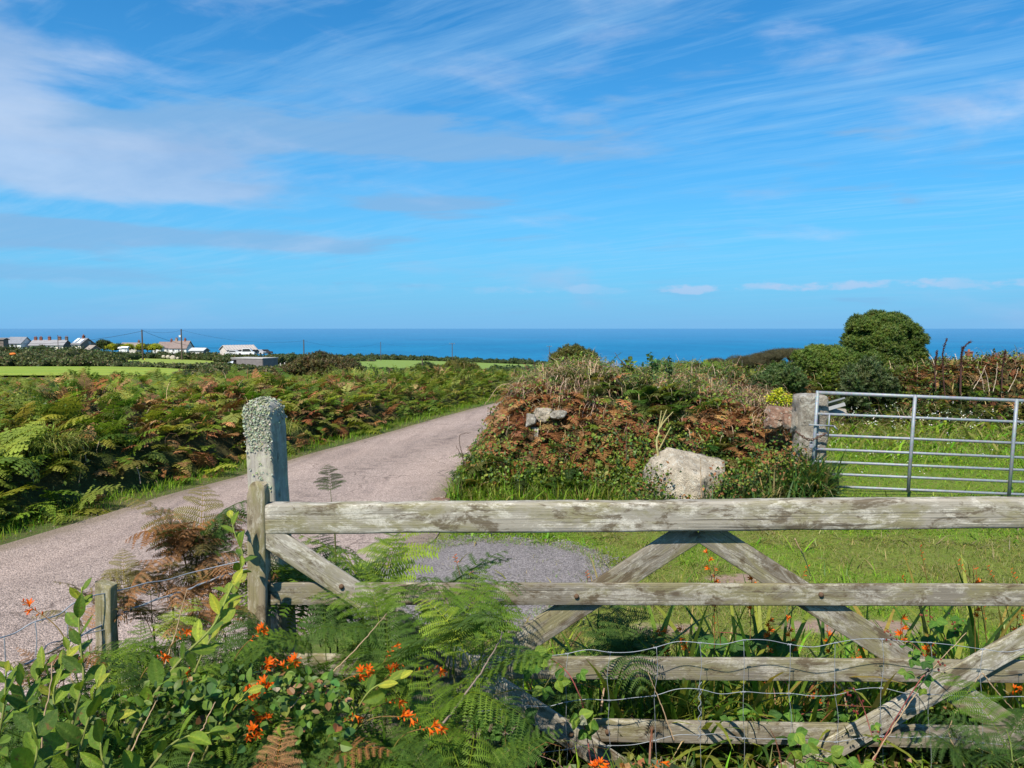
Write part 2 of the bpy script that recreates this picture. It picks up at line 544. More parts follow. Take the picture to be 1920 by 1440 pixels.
def G(x, y):
    x = np.asarray(x, float)
    y = np.asarray(y, float)
    yy = np.maximum(y, 1e-3)
    px = np.clip(960 + F * x / yy, 200, 1400)
    lg = np.log(np.clip(yy, 24, 520))
    ts = np.stack([np.interp(lg, np.log(_DK), r) for r in _TK])
    w0 = np.clip((800 - px) / 600, 0, 1)
    w2 = np.clip((px - 800) / 600, 0, 1)
    t = ts[0] * w0 + ts[2] * w2 + ts[1] * (1 - w0 - w2)
    z = np.where(y < 24, 0.0, EYE - t * yy)
    z = z - 75 * sstep(455, 560, y)
    return z + front_raise(x, y)

def gz(x, y):
    return float(G(np.array([x]), np.array([y]))[0])

def ground_mat():
    t = NT('heath_ground')
    co = t.coords('Object')
    a = t.noise(co, 0.9, 6, 0.6)
    b = t.noise(co, 14, 5, 0.65)
    c = t.mix(t.ramp(a, [(0.38, 0.0), (0.6, 1.0)]), (0.055, 0.085, 0.022), (0.10, 0.10, 0.035))
    lw = t.n('ShaderNodeSeparateColor', i={0: t.n('ShaderNodeAttribute', attribute_name='col').outputs['Color']}).outputs[1]
    c = t.mix(lw, c, t.mix(a, (0.10, 0.16, 0.022), (0.17, 0.19, 0.04)))
    c = t.mix(t.ramp(b, [(0.55, 0.0), (0.7, 0.7)]), c, (0.16, 0.13, 0.065))
    msk = t.n('ShaderNodeAttribute', attribute_name='col').outputs['Color']
    mk = t.n('ShaderNodeSeparateColor', i={0: msk}).outputs
    e = t.noise(co, 5, 6, 0.7)
    soil = t.mix(t.noise(co, 30, 5, 0.7), (0.17, 0.115, 0.085), (0.34, 0.25, 0.20))
    k = t.n('ShaderNodeMapRange', interpolation_type='SMOOTHSTEP', i={0: t.math('ADD', mk[0], t.math('MULTIPLY', t.math('SUBTRACT', e, 0.5), 1.1)), 1: 0.35, 2: 0.65, 3: 0.0, 4: 1.0}).outputs[0]
    c = t.mix(k, c, soil)
    t.pbr(c, 0.95, 0.1, 0, t.bump(b, 0.6, 0.05))
    return t.m

ys = np.concatenate([np.linspace(-25, 3, 29), np.linspace(3.15, 12, 60), np.linspace(12.5, 24, 20), np.geomspace(25, 455, 70), np.linspace(462, 700, 24)])
aa = np.concatenate([np.linspace(-1.5, 0, 60)[:-1], np.linspace(0, .35, 110), np.linspace(.35, 1.5, 60)[1:]])
Yg, Ag = np.meshgrid(ys, aa, indexing='ij')
Xg = Ag * (np.abs(Yg) + 14)
Zg = G(Xg.ravel(), Yg.ravel()).reshape(Xg.shape)
mb = MB()
BARE = [(1400, 1086, .42, .16), (1600, 1176, .62, .20), (1250, 1180, .35, .12)]
def bare(P):
    m = np.zeros(len(P))
    for px, py, rx, ry in BARE:
        c0 = on_ground(px, py)[:2]
        m = np.maximum(m, np.exp(-(((P - c0) / np.array([rx, ry])) ** 2).sum(1)))
    return m
_b = bare(np.stack([Xg.ravel(), Yg.ravel()], 1)).reshape(Xg.shape)
mb.grid(np.stack([Xg, Yg, Zg], 2)[:, ::-1], np.stack([_b, ((Xg > -1) & (Yg > 3.6) & (Yg < 20)) * 1.0, _b], 2)[:, ::-1])
kind(mb.build('ground', ground_mat(), smooth=True), 'structure')

# sea
def sea_mat():
    t = NT('sea_water')
    co = t.coords('Object')
    n1 = t.noise(t.mapping(co, (0.0022, 0.0009, 1)), 1.0, 6, 0.65)
    n2 = t.noise(t.mapping(co, (0.03, 0.012, 1)), 1.0, 6, 0.7)
    c = t.mix(t.ramp(n1, [(0.35, 0.0), (0.7, 1.0)]), (0.001, 0.110, 0.245), (0.002, 0.16, 0.315))
    c = t.mix(t.ramp(n2, [(0.45, 0.0), (0.75, 0.5)]), c, (0.006, 0.21, 0.38))
    foam = t.noise(t.mapping(co, (0.05, 0.02, 1), (7, 3, 0)), 1.0, 3, 0.7)
    c = t.mix(t.ramp(foam, [(0.76, 0.0), (0.80, 0.5)]), c, (0.4, 0.5, 0.6))
    d = t.n('ShaderNodeBsdfDiffuse', i={0: c})
    g = t.n('ShaderNodeBsdfGlossy', i={'Roughness': 0.35, 'Color': (0.7, 0.9, 1, 1), 'Normal': t.bump(n2, 1.0, 6.0)})
    geo = t.n('ShaderNodeNewGeometry')
    cosv = t.n('ShaderNodeVectorMath', operation='DOT_PRODUCT', i={0: geo.outputs['True Normal'], 1: geo.outputs['Incoming']}).outputs['Value']
    fr = t.n('ShaderNodeMapRange', i={0: t.math('ABSOLUTE', cosv), 1: 0.0005, 2: 0.022, 3: 0.58, 4: 0.20}).outputs[0]
    m = t.n('ShaderNodeMixShader', i={0: fr, 1: d.outputs[0], 2: g.outputs[0]})
    t.link(m.outputs[0], t.out.inputs[0])
    return t.m
mb = MB()
yy = np.concatenate([[300], np.geomspace(500, 90000, 40)])
P = np.stack([np.stack([a * (y + 400), np.full(33, y), np.full(33, -70.0)], 1) for y in yy for a in [np.linspace(-2, 2, 33)]]).reshape(len(yy), 33, 3)
mb.grid(P[:, ::-1])
kind(mb.build('sea', sea_mat()), 'structure')

# ------------------------------------------------------------------ lane, gravel, fields
def smooth_curve(pts, n):
    P = np.asarray(pts, float)
    d = np.concatenate([[0], np.cumsum(np.linalg.norm(np.diff(P, axis=0), axis=1))])
    s = np.linspace(0, d[-1], n)
    # Catmull-Rom style through gradient-based hermite
    m = np.gradient(P, d, axis=0)
    k = np.clip(np.searchsorted(d, s, 'right') - 1, 0, len(P) - 2)
    h = d[k + 1] - d[k]
    t = ((s - d[k]) / h)[:, None]
    h = h[:, None]
    return (2 * t**3 - 3 * t**2 + 1) * P[k] + (t**3 - 2 * t**2 + t) * h * m[k] + (-2 * t**3 + 3 * t**2) * P[k + 1] + (t**3 - t**2) * h * m[k + 1]

LEFT_EDGE = [(-7.6, -9), (-6.7, -2), (-6.1, 3), (-5.6, 5.4)] + [tuple(on_ground(*q)[:2]) for q in ((0, 1024), (300, 934), (450, 893), (570, 855), (670, 828), (760, 802), (850, 777), (925, 757))] + [(2.9, 31), (7.2, 41), (14, 53)]
RIGHT_EDGE = [(-4.4, -9), (-3.5, -2), (-2.8, 2.2), (-2.1, 3.9), (-1.45, 5.1), (-.95, 6.8), (-.72, 8.2), (-.80, 9.9), (.15, 13.4), (1.2, 16.8), (2.9, 21.6), (6.1, 29.6), (10.2, 39), (17, 51)]
NS = 160
LE = smooth_curve(LEFT_EDGE, NS)
RE = smooth_curve(RIGHT_EDGE, NS)

def road_mat(name, c1, c2, c3, worn, lane=False):
    t = NT(name)
    co = t.coords('Object')
    chips = t.n('ShaderNodeTexVoronoi', i={'Vector': co, 'Scale': 95.0}).outputs['Color']
    chd = t.n('ShaderNodeTexVoronoi', i={'Vector': co, 'Scale': 95.0}).outputs['Distance']
    a = t.noise(co, 0.55, 5, 0.6, 0.4)
    b = t.noise(co, 5.0, 6, 0.7)
    f = t.noise(co, 60, 4, 0.7)
    s = t.noise(t.mapping(co, (2.5, 0.35, 1), (0, 0, 0), (0, 0, R(-17))), 1.0, 6, 0.65, 0.5)
    c = t.mix(t.ramp(a, [(0.35, 0.0), (0.65, 1.0)]), c1, c2)
    c = t.mix(t.ramp(b, [(0.5, 0.0), (0.75, worn)]), c, c3)
    c = t.mix(t.ramp(s, [(0.52, 0.0), (0.68, worn)]), c, c3)
    bw = t.n('ShaderNodeRGBToBW', i={0: chips}).outputs[0]
    c = t.mix(0.75, c, t.ramp(bw, [(0.15, 0.45), (0.8, 1.5)]), 'MULTIPLY')
    c = t.mix(0.5, c, t.ramp(f, [(0.3, 0.5), (0.7, 1.45)]), 'MULTIPLY')
    if lane:
        lat = t.n('ShaderNodeSeparateColor', i={0: t.n('ShaderNodeAttribute', attribute_name='col').outputs['Color']}).outputs[0]
        wob = t.math('ADD', lat, t.math('MULTIPLY', t.math('SUBTRACT', a, 0.5), 0.10))
        trk = t.ramp(wob, [(0.10, 0.0), (0.24, 0.75), (0.38, 0.0), (0.60, 0.0), (0.74, 0.75), (0.88, 0.0)])
        c = t.mix(t.math('MULTIPLY', trk, t.ramp(b, [(0.3, 0.35), (0.6, 1.0)])), c, (1.25, 1.23, 1.22), 'MULTIPLY')
        edg = t.math('MULTIPLY', t.ramp(t.math('ADD', wob, t.math('MULTIPLY', t.math('SUBTRACT', b, 0.5), 0.16)), [(0.03, 1.0), (0.09, 0.0), (0.90, 0.0), (0.97, 1.0)]), 0.55)
        c = t.mix(edg, c, (0.17, 0.135, 0.085))
        mid = t.math('MULTIPLY', t.ramp(wob, [(0.42, 0.0), (0.5, 1.0), (0.58, 0.0)]), t.ramp(b, [(0.42, 0.0), (0.62, 0.6)]))
        c = t.mix(mid, c, (0.55, 0.54, 0.54), 'MULTIPLY')
        blot = t.noise(co, 1.7, 7, 0.7, 0.8)
        c = t.mix(t.ramp(blot, [(0.60, 0.0), (0.66, 0.55)]), c, (0.62, 0.62, 0.64), 'MULTIPLY')
        crk = t.n('ShaderNodeTexVoronoi', feature='DISTANCE_TO_EDGE', i={'Vector': t.n('ShaderNodeVectorMath', operation='ADD', i={0: co, 1: t.n('ShaderNodeVectorMath', operation='SCALE', i={0: t.n('ShaderNodeTexNoise', i={'Vector': co, 'Scale': 3.0, 'Detail': 5.0}).outputs['Color'], 'Scale': 0.35}).outputs[0]}).outputs[0], 'Scale': 0.75}).outputs['Distance']
        c = t.mix(t.math('MULTIPLY', t.ramp(crk, [(0.004, 1.0), (0.012, 0.0)]), t.ramp(a, [(0.45, 0.0), (0.6, 0.8)])), c, (0.45, 0.43, 0.42), 'MULTIPLY')
    t.pbr(c, 0.92, 0.15, 0, t.bump(t.math('SUBTRACT', f, t.math('MULTIPLY', chd, 0.8)), 0.9, 0.012))
    return t.m

mb = MB()
L_ = np.linspace(0, 1, 15)
P = LE[:, None, :] * (1 - L_[None, :, None]) + RE[:, None, :] * L_[None, :, None]
# ragged edges
wob = 0.10 * (fbm(np.stack([np.arange(NS) * 0.35, np.zeros(NS)], 1), 1.0, 3) - 0.5)
wob2 = 0.14 * (fbm(np.stack([np.arange(NS) * 0.35, np.zeros(NS)], 1), 1.0, 8) - 0.5)
P[:, 0, 0] += wob
P[:, -1, 0] += wob2
Zr = G(P[..., 0].ravel(), P[..., 1].ravel()).reshape(P.shape[:2]) + 0.012 + 0.05 * np.sin(L_ * PI)[None]
far = sstep(24, 40, P[..., 1]) * 0.05
P3 = np.concatenate([P, (Zr + far)[..., None]], 2)
mb.grid(P3[:, ::-1][::-1], np.broadcast_to(L_[None, ::-1, None], (NS, 15, 3)).copy())
kind(mb.build('road', road_mat('lane_asphalt', (0.315, 0.245, 0.212), (0.375, 0.295, 0.258), (0.20, 0.155, 0.14), 0.55, True), smooth=True), 'structure')

def sheet(name, poly, z, mat, n=40, rag=0.09):
    """flat irregular patch on the ground: poly = list of (x, y)"""
    C = smooth_curve(list(poly) + [poly[0]], 260)[:-1]
    c = C.mean(0)
    C = C + (fbm(C, 3.0, 5, 5)[:, None] - 0.5 + .5 * (vnoise(C, 14, 3)[:, None] - .5)) * rag * 4 * (C - c) / (np.linalg.norm(C - c, axis=1)[:, None] + .01)
    rings = np.linspace(0.02, 1, 10)
    P = c + (C[None] - c) * rings[:, None, None]
    P = np.concatenate([P, P[:, :1]], 1)
    Z = G(P[..., 0].ravel(), P[..., 1].ravel()).reshape(P.shape[:2]) + z
    mb = MB()
    mb.grid(np.concatenate([P, Z[..., None]], 2))
    o = mb.build(name, mat)
    if o.data.polygons[0].normal.z < 0:
        o.data.flip_normals()
    return kind(o, 'structure')

gp = [on_ground(*p)[:2] for p in [(775, 1045), (815, 1021), (880, 1012), (960, 1013), (1050, 1021), (1130, 1040), (1150, 1066), (1120, 1100), (1080, 1150), (960, 1200), (700, 1200), (640, 1130)]]
sheet('gravel_layby', gp, 0.022, road_mat('grey_gravel', (0.20, 0.18, 0.178), (0.245, 0.22, 0.218), (0.13, 0.118, 0.115), 0.5))
def field_mat(name, c1, c2, c3):
    t = NT(name)
    co = t.coords('Object')
    a = t.noise(t.mapping(co, (0.05, 0.16, 1)), 1.0, 7, 0.65)
    b = t.noise(co, 1.2, 5, 0.7)
    c = t.mix(t.ramp(a, [(0.38, 0.0), (0.62, 1.0)]), c1, c2)
    c = t.mix(t.ramp(b, [(0.45, 0.0), (0.75, 0.6)]), c, c3)
    t.pbr(c, 0.9, 0.1, 0, t.bump(b, 0.5, 0.1))
    return t.m

def field(name, d0, d1, pxf, off, mat, nd=24, npx=40):
    """grass field between depths d0, d1 and pixel columns pxf(d) -> (a, b)"""
    ds = np.linspace(d0, d1, nd)
    rows = []
    for d in ds:
        a, b = pxf(d)
        x = (np.linspace(a, b, npx) - 960) / F * d
        rows.append(np.stack([x, np.full(npx, d), G(x, np.full(npx, d)) + off], 1))
    mb = MB()
    mb.grid(np.array(rows)[:, ::-1])
    o = mb.build(name, mat)
    if o.data.polygons[0].normal.z < 0:
        o.data.flip_normals()
    return kind(o, 'structure')

field('pasture_near', 60, 106, lambda d: (-420, 415 if d < 85 else 415 - (d - 85) * 6), 0.15, field_mat('lush_pasture', (0.16, 0.26, 0.032), (0.25, 0.31, 0.04), (0.32, 0.30, 0.06)))
field('pasture_beyond', 118, 222, lambda d: (215, 400), 0.25, field_mat('mown_pasture', (0.19, 0.27, 0.045), (0.24, 0.29, 0.05), (0.28, 0.29, 0.08)))
field('pasture_coast', 150, 365, lambda d: (622, 1040), 0.35, field_mat('coast_pasture', (0.145, 0.235, 0.045), (0.185, 0.255, 0.055), (0.235, 0.265, 0.08)))
# ------------------------------------------------------------------ plant templates
def unit(v):
    v = np.asarray(v, float)
    return v / (np.linalg.norm(v, axis=-1, keepdims=True) + 1e-12)

def frond(L=1.0, npair=16, npin=12, lean=0.35, arch=1.3, stipe=0.3, width=0.42, droop=0.25, seed=0, seg=18, sidebend=0.15):
    """bracken frond: base at the origin, growing up and arching to +x"""
    r = np.random.default_rng(seed)
    t = np.linspace(0, 1, seg)
    th = lean * 0.4 + lean * t + arch * t ** 1.6
    step = L / (seg - 1)
    x = np.concatenate([[0], np.cumsum(np.sin(th[:-1]) * step)])
    z = np.concatenate([[0], np.cumsum(np.cos(th[:-1]) * step)])
    y = sidebend * L * t ** 2 * r.uniform(-1, 1)
    S = np.stack([x, y, z], 1)
    mb = MB()
    rad = 0.0045 * L * (1.15 - t)
    mb.tube(S, rad, 4, (1.5, 1.25, 0.8), cap=False)
    V, C, Q = [], [], []
    nv = 0

    def P(u):
        return np.array([np.interp(u, t, S[:, k]) for k in range(3)])
    for k in range(npair):
        u = stipe + (1 - stipe) * (k + 0.3) / npair
        p = P(u)
        T = unit(P(min(1, u + 0.03)) - P(max(0, u - 0.03)))
        f = (u - stipe) / (1 - stipe)
        env = min(1.0, 0.55 + 2.6 * f) * (1 - f) ** 0.85 + 0.02
        up = unit(np.cross(T, [0, 1, 0]))
        if up[2] < 0 and f < 0.5:
            up = -up
        for sd in (-1, 1):
            ln = width * L * env * r.uniform(0.85, 1.1)
            dirv = unit(np.array([0, sd, 0]) * 0.93 + T * r.uniform(0.3, 0.5) + up * r.uniform(-0.15, 0.25))
            nseg = 6
            s = np.linspace(0, 1, nseg)
            dr = droop * r.uniform(0.6, 1.5)
            fwd = unit(T - dirv * T.dot(dirv))

            def q(a):
                return p + dirv * ln * a + np.array([0, 0, -1]) * ln * dr * a * a + fwd * ln * 0.10 * a * a
            if npin == 0:
                w = 0.13 * ln + 0.006
                pts = [q(0), q(0.35) + fwd * w, q(0.7) + fwd * w * 0.55, q(1.0), q(0.7) - fwd * w * 0.55, q(0.35) - fwd * w]
                V += pts
                C += [np.ones(3) * r.uniform(0.85, 1.15)] * 6
                Q += [[nv, nv + 1, nv + 2, nv + 5], [nv + 2, nv + 3, nv + 4, nv + 5]]
                nv += 6
                continue
            # midrib strip
            for a in range(nseg - 1):
                w0, w1 = 0.004 * L * (1 - s[a]) + 0.0006, 0.004 * L * (1 - s[a + 1]) + 0.0006
                V += [q(s[a]) - fwd * w0, q(s[a]) + fwd * w0, q(s[a + 1]) + fwd * w1, q(s[a + 1]) - fwd * w1]
                C += [np.array([1.35, 1.2, 0.8])] * 4
                Q.append([nv, nv + 1, nv + 2, nv + 3])
                nv += 4
            m = max(4, int(npin * (0.4 + 0.6 * env)))
            for b in range(m):
                a = 0.06 + 0.92 * (b + 0.5) / m
                c0 = q(a)
                dl = unit(q(min(1, a + .02)) - q(a - .02))
                dw = (0.36 if npin > 8 else .5) * ln * 0.92 / m
                w = ((0.125 if npin > 8 else .22) * ln * (1 - a) ** 0.5 + 0.012 * L) * r.uniform(0.85, 1.1)
                cc = np.ones(3) * r.uniform(0.82, 1.15) * np.array([1 + 0.25 * a * f, 1 + 0.12 * a, 1])
                for s2 in (-1, 1):
                    e = unit(fwd * s2 + dl * 0.28) * w
                    sag = np.array([0, 0, -1]) * w * r.uniform(-0.05, 0.3)
                    V += [c0 - dl * dw * 0.85, c0 + e * 0.6 - dl * dw * 0.5 + sag * 0.4, c0 + e + dl * dw * 0.25 + sag, c0 + e * 0.6 + dl * dw * 0.75 + sag * 0.4, c0 + dl * dw * 0.85]
                    C += [cc] * 5
                    Q += [[nv, nv + 1, nv + 2, nv + 3], [nv, nv + 3, nv + 4]]
                    nv += 5
    mb.add(np.array(V), Q, np.array(C))
    return (np.concatenate(mb.V), merge_faces(mb), np.concatenate(mb.C))

def merge_faces(mb):
    out = []
    for k in sorted({f.shape[1] for f in mb.F}):
        out.append(np.concatenate([f for f in mb.F if f.shape[1] == k]))
    return out

def leaf(nl=4, nw=1, fold=0.25, curl=0.2, wid=0.36, peak=0.42, tip=0.0, midrib=False):
    """single leaf along +x, unit length, normal +z"""
    t = np.linspace(0, 1, nl + 1)
    w = wid * np.sin(PI * np.clip(t, 0, 1) ** (math.log(0.5) / math.log(peak))) ** 0.8
    w[0] = 0.02
    w[-1] = tip
    v = np.linspace(-1, 1, 2 * nw + 1)
    X = np.repeat(t[:, None], len(v), 1)
    Yv = w[:, None] * v[None]
    Zv = np.abs(v)[None] * w[:, None] * fold - curl * (t ** 2)[:, None]
    P = np.stack([X, Yv, Zv], 2)
    mb = MB()
    C = np.ones(P.shape)
    if midrib:
        C[:, nw, :] *= np.array([1.5, 1.3, 1.3])
        C[:, [0, -1], :] *= np.array([1.08, 1.0, 0.9])
    mb.grid(P, C)
    return (P.reshape(-1, 3), merge_faces(mb), C.reshape(-1, 3))

def blade(seg=3, bend=0.6, w=0.03):
    """grass blade, unit height, bending to +x"""
    t = np.linspace(0, 1, seg + 1)
    th = bend * t ** 1.5 * 1.5
    st = 1 / seg
    x = np.concatenate([[0], np.cumsum(np.sin(th[1:]) * st)])
    z = np.concatenate([[0], np.cumsum(np.cos(th[1:]) * st)])
    ww = w * (1 - t) ** 0.6
    L_, R_ = np.stack([x, -ww, z], 1), np.stack([x, ww, z], 1)
    V = np.empty((2 * seg + 1, 3))
    V[0:2 * seg:2] = L_[:-1]
    V[1:2 * seg:2] = R_[:-1]
    V[-1] = [x[-1], 0, z[-1]]
    Q = [np.array([[2 * k, 2 * k + 1, 2 * k + 3, 2 * k + 2] for k in range(seg - 1)]), np.array([[2 * seg - 2, 2 * seg - 1, 2 * seg]])]
    if seg == 1:
        Q = Q[1:]
    C = np.ones((len(V), 3))
    return (V, Q, C)

def rots(yaw, tilt=0, roll=0, scale=1.0):
    yaw = np.asarray(yaw, float)
    N = len(yaw)
    tilt = np.broadcast_to(tilt, (N,))
    roll = np.broadcast_to(roll, (N,))
    c, s = np.cos(yaw), np.sin(yaw)
    o, l = np.zeros(N), np.ones(N)
    Rz = np.stack([np.stack([c, -s, o], 1), np.stack([s, c, o], 1), np.stack([o, o, l], 1)], 1)
    c, s = np.cos(tilt), np.sin(tilt)
    Ry = np.stack([np.stack([c, o, s], 1), np.stack([o, l, o], 1), np.stack([-s, o, c], 1)], 1)
    c, s = np.cos(roll), np.sin(roll)
    Rx = np.stack([np.stack([l, o, o], 1), np.stack([o, c, -s], 1), np.stack([o, s, c], 1)], 1)
    M = Rz @ Ry @ Rx
    return M * np.broadcast_to(np.asarray(scale, float), (N,))[:, None, None]

def pick(N, cols, jit=0.2, w=None):
    cols = np.array(cols, float)
    i = rng.choice(len(cols), N, p=w)
    c = cols[i] * (1 + jit * rng.standard_normal((N, 1)))
    return np.clip(c * (1 + 0.08 * rng.standard_normal((N, 3))), 0.004, 0.95)

FR_HI = [frond(1, 13, 17, .25, 1.35, .30, .34, .35, 1), frond(1, 12, 17, .35, 1.7, .28, .36, .5, 2), frond(1, 14, 16, .2, 1.0, .34, .32, .25, 3), frond(1, 12, 16, .45, 1.55, .25, .35, .7, 4), frond(1, 13, 16, .3, 2.0, .35, .36, .6, 24, sidebend=.4)]
FR_MID = [frond(1, 13, 6, .3, 1.3, .15, .40, .3, 5, 10), frond(1, 13, 6, .4, 1.7, .12, .42, .45, 6, 10), frond(1, 12, 5, .2, .9, .18, .38, .2, 7, 10)]
FR_LOW = [frond(1, 11, 3, .3, 1.2, .15, .38, .3, 18, 7), frond(1, 10, 0, .3, 1.3, .15, .40, .3, 8, 6), frond(1, 10, 0, .4, 1.7, .12, .42, .45, 9, 6), frond(1, 9, 0, .2, .9, .18, .38, .2, 10, 6)]
LEAF_LO = [leaf(2, 1, .3, .2, .38), leaf(2, 1, .1, .35, .34), leaf(2, 1, .45, .1, .42)]
LEAF_HI = leaf(7, 2, .28, .18, .40, .45, 0, True)
BLADES = [blade(3, .5, .03), blade(3, .9, .025), blade(3, .25, .035)]
BLADE_LO = [blade(2, .6, .04), blade(2, 1.0, .04)]
STRAW = [blade(4, 1.4, .012), blade(4, 1.0, .012), blade(4, 1.9, .012)]

GREEN = [(.11, .175, .022), (.15, .21, .026), (.20, .225, .032), (.085, .14, .022)]
YELLOWG = [(.20, .23, .04), (.25, .25, .06), (.17, .22, .035)]
BROWN = [(.235, .105, .042), (.29, .135, .058), (.17, .075, .032), (.33, .19, .09)]
TAN = [(.46, .34, .20), (.54, .41, .25), (.40, .28, .17), (.48, .33, .24)]
DARKG = [(.045, .092, .018), (.060, .115, .022), (.038, .075, .022)]
OLIVE = [(.085, .10, .022), (.11, .115, .03), (.065, .085, .02)]

def multi_scatter(mb, temps, M, pos, cols):
    which = rng.integers(0, len(temps), len(pos))
    for k, T in enumerate(temps):
        m = which == k
        mb.scatter(T, M[m], pos[m], cols[m])

# ------------------------------------------------------------------ bank surfaces
def edge_dist(P, E):
    """signed distance (left positive) and arc index of points P from polyline E"""
    d = np.full(len(P), 1e9)
    sg = np.zeros(len(P))
    for k in range(len(E) - 1):
        a, b = E[k], E[k + 1]
        ab = b - a
        t = np.clip(((P - a) @ ab) / (ab @ ab), 0, 1)
        q = a + t[:, None] * ab
        dd = np.linalg.norm(P - q, axis=1)
        cr = ab[0] * (P[:, 1] - a[1]) - ab[1] * (P[:, 0] - a[0])
        m = dd < d
        d[m] = dd[m]
        sg[m] = np.sign(cr[m])
    return d * sg

LEc = LE[::3]
REc = RE[::3]

def left_h(P):
    """height of the bracken hedge left of the lane at (N,2) points"""
    u = edge_dist(P, LEc)
    h = 0.72 * sstep(0.30, 1.15, u) + 0.28 * sstep(.9, 2.2, u) - 0.26 * sstep(2.6, 5, u)
    h = h * (0.58 + 0.50 * fbm(P, 0.55, 4) + 0.42 * fbm(P, 1.5, 44))
    h = h + 0.06 * sstep(6, 10.5, P[:, 0] * -1) * sstep(1, 3, u)
    h = h * (1 - 0.26 * sstep(13, 23, P[:, 1]))
    return h, u

def right_h(P):
    """height of the stone-cored hedge bank right of the lane"""
    x, y = P[:, 0], P[:, 1]
    dl = -edge_dist(P, REc)
    df = y - np.interp(x, [-1, 0, 1.2, 2.6, 3.45, 4.5, 30], [10.1, 9.75, 9.72, 9.45, 9.30, 9.3, 9.3])
    dr = np.where(y < 14.5, np.interp(y, [9, 10, 12, 16], [3.62, 3.75, 4.1, 4.8]) - x, 9)
    e = np.minimum(np.minimum(df / 1.35, (dl - 0.02) / np.interp(y, [9.6, 10.4, 11.2, 13, 30], [1.25, .95, .55, .5, .8])), dr / 0.35)
    e = np.where(y > 14.5, np.minimum(e, (3.4 - dl) / .9), e)
    top = 1.36 + 0.24 * np.exp(-((x - 0.95) / 0.75) ** 2 - ((y - 11.9) / 1.5) ** 2) - 0.22 * sstep(13.5, 16, y) - 0.08 * sstep(1.8, 2.6, x) - 0.26 * sstep(2.8, 3.7, x) * (y < 15) - 0.42 * sstep(11.6, 13.4, y) * sstep(1.3, 2.2, x) * (y < 16) - .06 * sstep(16, 24, y)
    h = top * sstep(-0.05, 1.0, e) ** 0.75
    return h * (0.86 + 0.28 * fbm(P, 0.9, 9)), e
# ------------------------------------------------------------------ hedge banks near the lane
def surf_points(hf, x0, x1, y0, y1, n, cond, seed, dens=None):
    r = np.random.default_rng(seed)
    P = np.stack([r.uniform(x0, x1, n), y0 + (y1 - y0) * r.uniform(0, 1, n)], 1)
    h, e = hf(P)
    m = cond(P, h, e)
    if dens is not None:
        m &= r.uniform(0, 1, n) < dens(P, h, e)
    P, h, e = P[m], h[m], e[m]
    eps = 0.12
    hx = (hf(P + [eps, 0])[0] - hf(P - [eps, 0])[0]) / (2 * eps)
    hy = (hf(P + [0, eps])[0] - hf(P - [0, eps])[0]) / (2 * eps)
    N = unit(np.stack([-hx, -hy, np.ones(len(P))], 1))
    z = G(P[:, 0], P[:, 1]) + h
    return np.concatenate([P, z[:, None]], 1), N, h, e

def core(hf, x0, x1, y0, y1, nx, ny, sink, keep):
    X, Y = np.meshgrid(np.linspace(x0, x1, nx), np.linspace(y0, y1, ny), indexing='ij')
    P = np.stack([X.ravel(), Y.ravel()], 1)
    h, e = hf(P)
    z = G(P[:, 0], P[:, 1]) + np.where(keep(e), np.maximum(h - sink, -0.1), -0.15)
    mb = MB()
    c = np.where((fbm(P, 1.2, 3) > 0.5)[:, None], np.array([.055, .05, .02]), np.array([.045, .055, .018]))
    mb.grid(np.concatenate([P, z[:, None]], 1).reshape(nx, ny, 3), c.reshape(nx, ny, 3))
    # drop the flat faces that lie under the ground
    return mb

def face_out(N, spread=0.6):
    """yaw and tilt so that a plant leans out along the surface normal"""
    yaw = np.arctan2(N[:, 1], N[:, 0]) + rng.normal(0, spread, len(N))
    tilt = np.arccos(np.clip(N[:, 2], -1, 1))
    return yaw, tilt

def leaf_orient(N, jit=0.6):
    """matrices that turn a leaf's +z towards N with random spin"""
    n = unit(N + rng.normal(0, jit, N.shape))
    a = unit(np.cross(n, rng.normal(0, 1, N.shape)))
    b = np.cross(n, a)
    return np.stack([a, b, n], 2)

# ---- bracken hedge left of the lane
hedge_left = thing('bracken_hedge', 'long wide hedge of green and browning bracken along the far side of the lane', 'hedge', (-6.5, 12, 0))
inv = Matrix.Translation((6.5, -12, 0))
cm = core(left_h, -24, 16, 0, 52, 150, 190, 0.22, lambda e: (e > 0.3) & (e < 14))
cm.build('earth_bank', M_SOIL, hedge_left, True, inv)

def patch_cols(P, gr, br, f, seed, scale=0.7, lo=.48, hi=.6):
    """greens, with browns where the noise field is high"""
    n = fbm(P, scale, seed)
    pb = np.clip(f * sstep(lo, hi, n) + 0.06, 0, 1)
    b = rng.uniform(0, 1, len(P)) < pb
    c = pick(len(P), gr)
    c[b] = pick(b.sum(), br)
    return c, b

def vis_left(P):
    """inside what the lens could see, with a margin"""
    return (P[:, 0] > -0.80 * P[:, 1] - 2.5)

def fern_cover(mb, temps, P, N, size, cols, tiltadd=0.35):
    yaw, tilt = face_out(N, 0.9)
    tl = tilt * 0.6 + rng.normal(tiltadd, 0.3, len(P))
    multi_scatter(mb, temps, rots(yaw, tl, rng.normal(0, .25, len(P)), size), P, cols)

